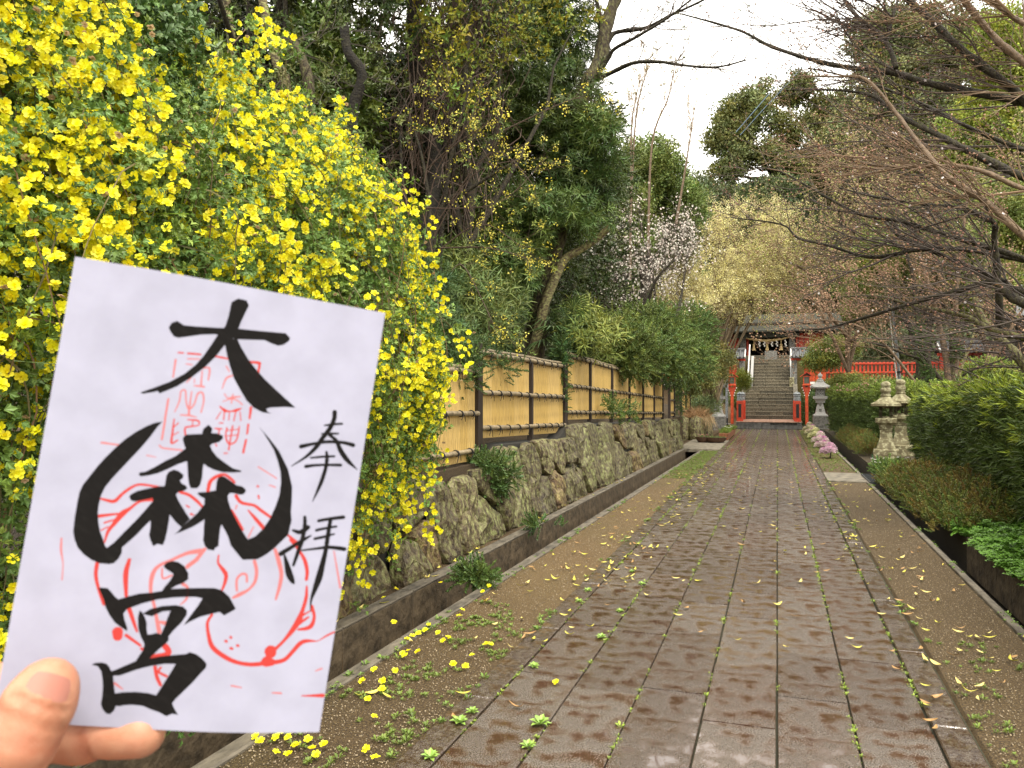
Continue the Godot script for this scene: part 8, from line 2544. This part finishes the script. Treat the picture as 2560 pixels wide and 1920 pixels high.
# bones: [a, b, ra, rb]; one skin over all of them
func skin(bones: Array, k: float, c: float, folds: Array) -> Geo:
	var lo := Vector3(1e9, 1e9, 1e9)
	var hi := -lo
	for e in bones:
		for q in 2:
			lo = lo.min(e[q] - Vector3.ONE * (e[2 + q] + c * 3))
			hi = hi.max(e[q] + Vector3.ONE * (e[2 + q] + c * 3))
	var nx := int((hi.x - lo.x) / c) + 2
	var ny := int((hi.y - lo.y) / c) + 2
	var nz := int((hi.z - lo.z) / c) + 2
	var f := PackedFloat32Array()
	f.resize(nx * ny * nz)
	f.fill(1.0)
	for e in bones:
		var a: Vector3 = e[0]
		var ab: Vector3 = e[1] - e[0]
		var l2 := maxf(ab.length_squared(), 1e-9)
		var ra: float = e[2]
		var rb: float = e[3]
		var pad := Vector3.ONE * (maxf(ra, rb) + k + c * 2)
		var b0 := ((a.min(e[1]) - pad - lo) / c).floor().clamp(Vector3.ZERO, Vector3(nx - 1, ny - 1, nz - 1))
		var b1 := ((a.max(e[1]) + pad - lo) / c).ceil().clamp(Vector3.ZERO, Vector3(nx - 1, ny - 1, nz - 1))
		for z in range(int(b0.z), int(b1.z) + 1):
			for y in range(int(b0.y), int(b1.y) + 1):
				var row := (z * ny + y) * nx
				for x in range(int(b0.x), int(b1.x) + 1):
					var p := lo + Vector3(x, y, z) * c - a
					var t := clampf(p.dot(ab) / l2, 0.0, 1.0)
					var dist := (p - ab * t).length() - lerpf(ra, rb, t)
					f[row + x] = smin(f[row + x], dist, k)
	# folds of the skin: [place, axis, reach, depth, width]
	for e in folds:
		var b0: Vector3 = ((e[0] - Vector3.ONE * e[2] - lo) / c).floor().clamp(Vector3.ZERO, Vector3(nx - 1, ny - 1, nz - 1))
		var b1: Vector3 = ((e[0] + Vector3.ONE * e[2] - lo) / c).ceil().clamp(Vector3.ZERO, Vector3(nx - 1, ny - 1, nz - 1))
		for z in range(int(b0.z), int(b1.z) + 1):
			for y in range(int(b0.y), int(b1.y) + 1):
				for x in range(int(b0.x), int(b1.x) + 1):
					var p: Vector3 = lo + Vector3(x, y, z) * c - e[0]
					if p.length() < e[2]:
						f[(z * ny + y) * nx + x] += e[3] * exp(-pow(p.dot(e[1]) / e[4], 2.0))
	var g := Geo.new()
	var id := {}
	var step := [1, nx, nx * ny]
	for z in nz - 1:
		for y in ny - 1:
			for x in nx - 1:
				var i := (z * ny + y) * nx + x
				var inside := 0
				for q in 8:
					if f[i + (q & 1) + ((q >> 1) & 1) * nx + (q >> 2) * nx * ny] < 0:
						inside += 1
				if inside == 0 or inside == 8:
					continue
				var sum := Vector3.ZERO
				var cnt := 0
				for q in 8:
					for ax in 3:
						if q & (1 << ax):
							continue
						var r := q | (1 << ax)
						var fa := f[i + (q & 1) + ((q >> 1) & 1) * nx + (q >> 2) * nx * ny]
						var fb := f[i + (r & 1) + ((r >> 1) & 1) * nx + (r >> 2) * nx * ny]
						if (fa < 0) != (fb < 0):
							var t := fa / (fa - fb)
							var pa := Vector3(q & 1, (q >> 1) & 1, q >> 2)
							var pb := Vector3(r & 1, (r >> 1) & 1, r >> 2)
							sum += pa.lerp(pb, t)
							cnt += 1
				var grad := Vector3(f[i + 1] - f[i], f[i + nx] - f[i], f[i + nx * ny] - f[i]) + Vector3(f[i + 1 + nx + nx * ny] - f[i + nx + nx * ny], f[i + 1 + nx + nx * ny] - f[i + 1 + nx * ny], f[i + 1 + nx + nx * ny] - f[i + 1 + nx])
				var pos := lo + (Vector3(x, y, z) + sum / cnt) * c
				g.tint = Color(1, 1, 1)
				for e in folds:
					var d: Vector3 = pos - e[0]
					if d.length() < e[2]:
						g.tint = g.tint.lerp(Color(0.80, 0.62, 0.56), 0.6 * exp(-pow(d.dot(e[1]) / (e[4] * 1.1), 2.0)))
				var blotch := noise_a.get_noise_3d(pos.x * 70, pos.y * 70, pos.z * 70)
				g.tint *= Color(1.0 + 0.06 * blotch, 1.0 + 0.16 * blotch, 1.0 + 0.16 * blotch)
				id[i] = g.vert(pos, grad.normalized())
	for i in id:
		for ax in 3:
			var s: int = step[ax]
			if (f[i] < 0) == (f[i + s] < 0):
				continue
			var u: int = step[(ax + 1) % 3]
			var v: int = step[(ax + 2) % 3]
			if id.has(i - u) and id.has(i - v) and id.has(i - u - v):
				g.tri(id[i], id[i - u], id[i - u - v])
				g.tri(id[i], id[i - u - v], id[i - v])
	return g


func build_hand() -> void:
	var wrist: Vector3 = Vector3(-0.4371, 1.2287, -0.2383)
	var mi: Vector3 = Vector3(-0.3212, 1.3505, -0.2308)
	var mm: Vector3 = Vector3(-0.3167, 1.3363, -0.2261)
	var mr: Vector3 = Vector3(-0.3112, 1.3200, -0.2239)
	var ml: Vector3 = Vector3(-0.3044, 1.3057, -0.2222)
	var cm: Vector3 = Vector3(-0.3177, 1.3026, -0.2083)
	var bones := [
		# thumb in front of the slip
		[cm, Vector3(-0.2498, 1.3599, -0.1953), 0.016, 0.0135], [Vector3(-0.2498, 1.3599, -0.1953), Vector3(-0.2293, 1.3901, -0.1948), 0.0128, 0.0105], [Vector3(-0.2293, 1.3901, -0.1948), Vector3(-0.2262, 1.4010, -0.1999), 0.0106, 0.0098], [Vector3(-0.2262, 1.4010, -0.1999), Vector3(-0.2265, 1.4051, -0.2034), 0.0098, 0.0082],
		# index behind the slip
		[mi, Vector3(-0.2799, 1.3881, -0.2250), 0.0110, 0.0098], [Vector3(-0.2799, 1.3881, -0.2250), Vector3(-0.2524, 1.3960, -0.2260), 0.0096, 0.0085], [Vector3(-0.2524, 1.3960, -0.2260), Vector3(-0.2385, 1.3898, -0.2297), 0.0084, 0.0074],
		# middle below the lower edge
		[mm, Vector3(-0.2718, 1.3709, -0.2279), 0.0112, 0.0098], [Vector3(-0.2718, 1.3709, -0.2279), Vector3(-0.2400, 1.3767, -0.2294), 0.0098, 0.0089], [Vector3(-0.2400, 1.3767, -0.2294), Vector3(-0.2193, 1.3774, -0.2356), 0.0091, 0.0086],
		# ring and little finger, curled lower
		[mr, Vector3(-0.2696, 1.3446, -0.2247), 0.0108, 0.0095], [Vector3(-0.2696, 1.3446, -0.2247), Vector3(-0.2406, 1.3503, -0.2258), 0.0094, 0.0084], [Vector3(-0.2406, 1.3503, -0.2258), Vector3(-0.2248, 1.3501, -0.2300), 0.0084, 0.0076],
		[ml, Vector3(-0.2688, 1.3279, -0.2210), 0.0096, 0.0084], [Vector3(-0.2688, 1.3279, -0.2210), Vector3(-0.2462, 1.3327, -0.2210), 0.0083, 0.0075], [Vector3(-0.2462, 1.3327, -0.2210), Vector3(-0.2340, 1.3326, -0.2240), 0.0075, 0.0068],
		# palm and wrist
		[wrist, mi, 0.024, 0.0135], [wrist, mm, 0.025, 0.0145], [wrist, mr, 0.024, 0.0140], [wrist, ml, 0.022, 0.0125], [wrist, cm, 0.022, 0.017], [mi, ml, 0.0125, 0.0115], [cm, mi, 0.013, 0.012], [wrist, Vector3(-0.5767, 1.1090, -0.2359), 0.025, 0.029],
	]
	var ta: Vector3 = (Vector3(-0.2262, 1.4010, -0.1999) - Vector3(-0.2293, 1.3901, -0.1948)).normalized()
	var ma: Vector3 = (Vector3(-0.2400, 1.3767, -0.2294) - Vector3(-0.2718, 1.3709, -0.2279)).normalized()
	var folds := [[Vector3(-0.2209, 1.3985, -0.1896), ta, 0.016, 0.0005, 0.0017], [Vector3(-0.2223, 1.3955, -0.1891), (ta + Vector3(0.15, 0, 0)).normalized(), 0.016, 0.0003, 0.0016], [Vector3(-0.2197, 1.4007, -0.1899), (ta - Vector3(0.12, 0, 0)).normalized(), 0.012, 0.0003, 0.0015], [Vector3(-0.2241, 1.3925, -0.1886), ta, 0.014, 0.0003, 0.0016], [Vector3(-0.2337, 1.3774, -0.2246), ma, 0.016, 0.0008, 0.0022], [Vector3(-0.2323, 1.3774, -0.2250), ma, 0.016, 0.0006, 0.0014], [Vector3(-0.2195, 1.4032, -0.1931), ta, 0.009, 0.0008, 0.0016]]
	var hand := lone("person", skin(bones, 0.006, 0.0021, folds).mesh(true), M.skin, "bare hand of a person gripping the lower left corner of the paper slip", "person")
	# thumbnail: a thin curved shell on the back of the thumb
	var c: Vector3 = Vector3(-0.2248, 1.4045, -0.2013)
	var ax: Vector3 = (Vector3(-0.2246, 1.4110, -0.2029) - Vector3(-0.2275, 1.3980, -0.1984)).normalized()
	var out := (Vector3(0, 1.5, 0) - c).normalized()
	out = (out - ax * out.dot(ax)).normalized()
	var sd := ax.cross(out).normalized()
	var g := Geo.new()
	var nu := 10
	var nv := 12
	for j in nv + 1:
		for i in nu + 1:
			var u := lerpf(-1.0, 1.0, float(i) / nu)
			var v := lerpf(-1.0, 1.0, float(j) / nv)
			var wdt := 0.0064 * (1.0 - 0.32 * pow(maxf(0.0, absf(v) - 0.5) / 0.65, 2.0) - 0.12 * v)
			var a := u * wdt / 0.0088
			var rr := 0.0097
			g.tint = Color(1.25, 1.35, 1.3) if j > nv - 2 else (Color(1.12, 1.15, 1.15) if j < 3 else Color(1, 1, 1))
			g.vert(c + ax * v * 0.0068 * (1.0 - 0.10 * u * u) + sd * sin(a) * rr + out * (cos(a) * rr + 0.00035 - 0.0007 * v * v), (out * cos(a) + sd * sin(a)))
	for j in nv:
		for i in nu:
			var a := j * (nu + 1) + i
			g.tri(a, a + 1, a + nu + 1)
			g.tri(a + 1, a + nu + 2, a + nu + 1)
	part(hand, "thumbnail", g.mesh(true), M.nail)
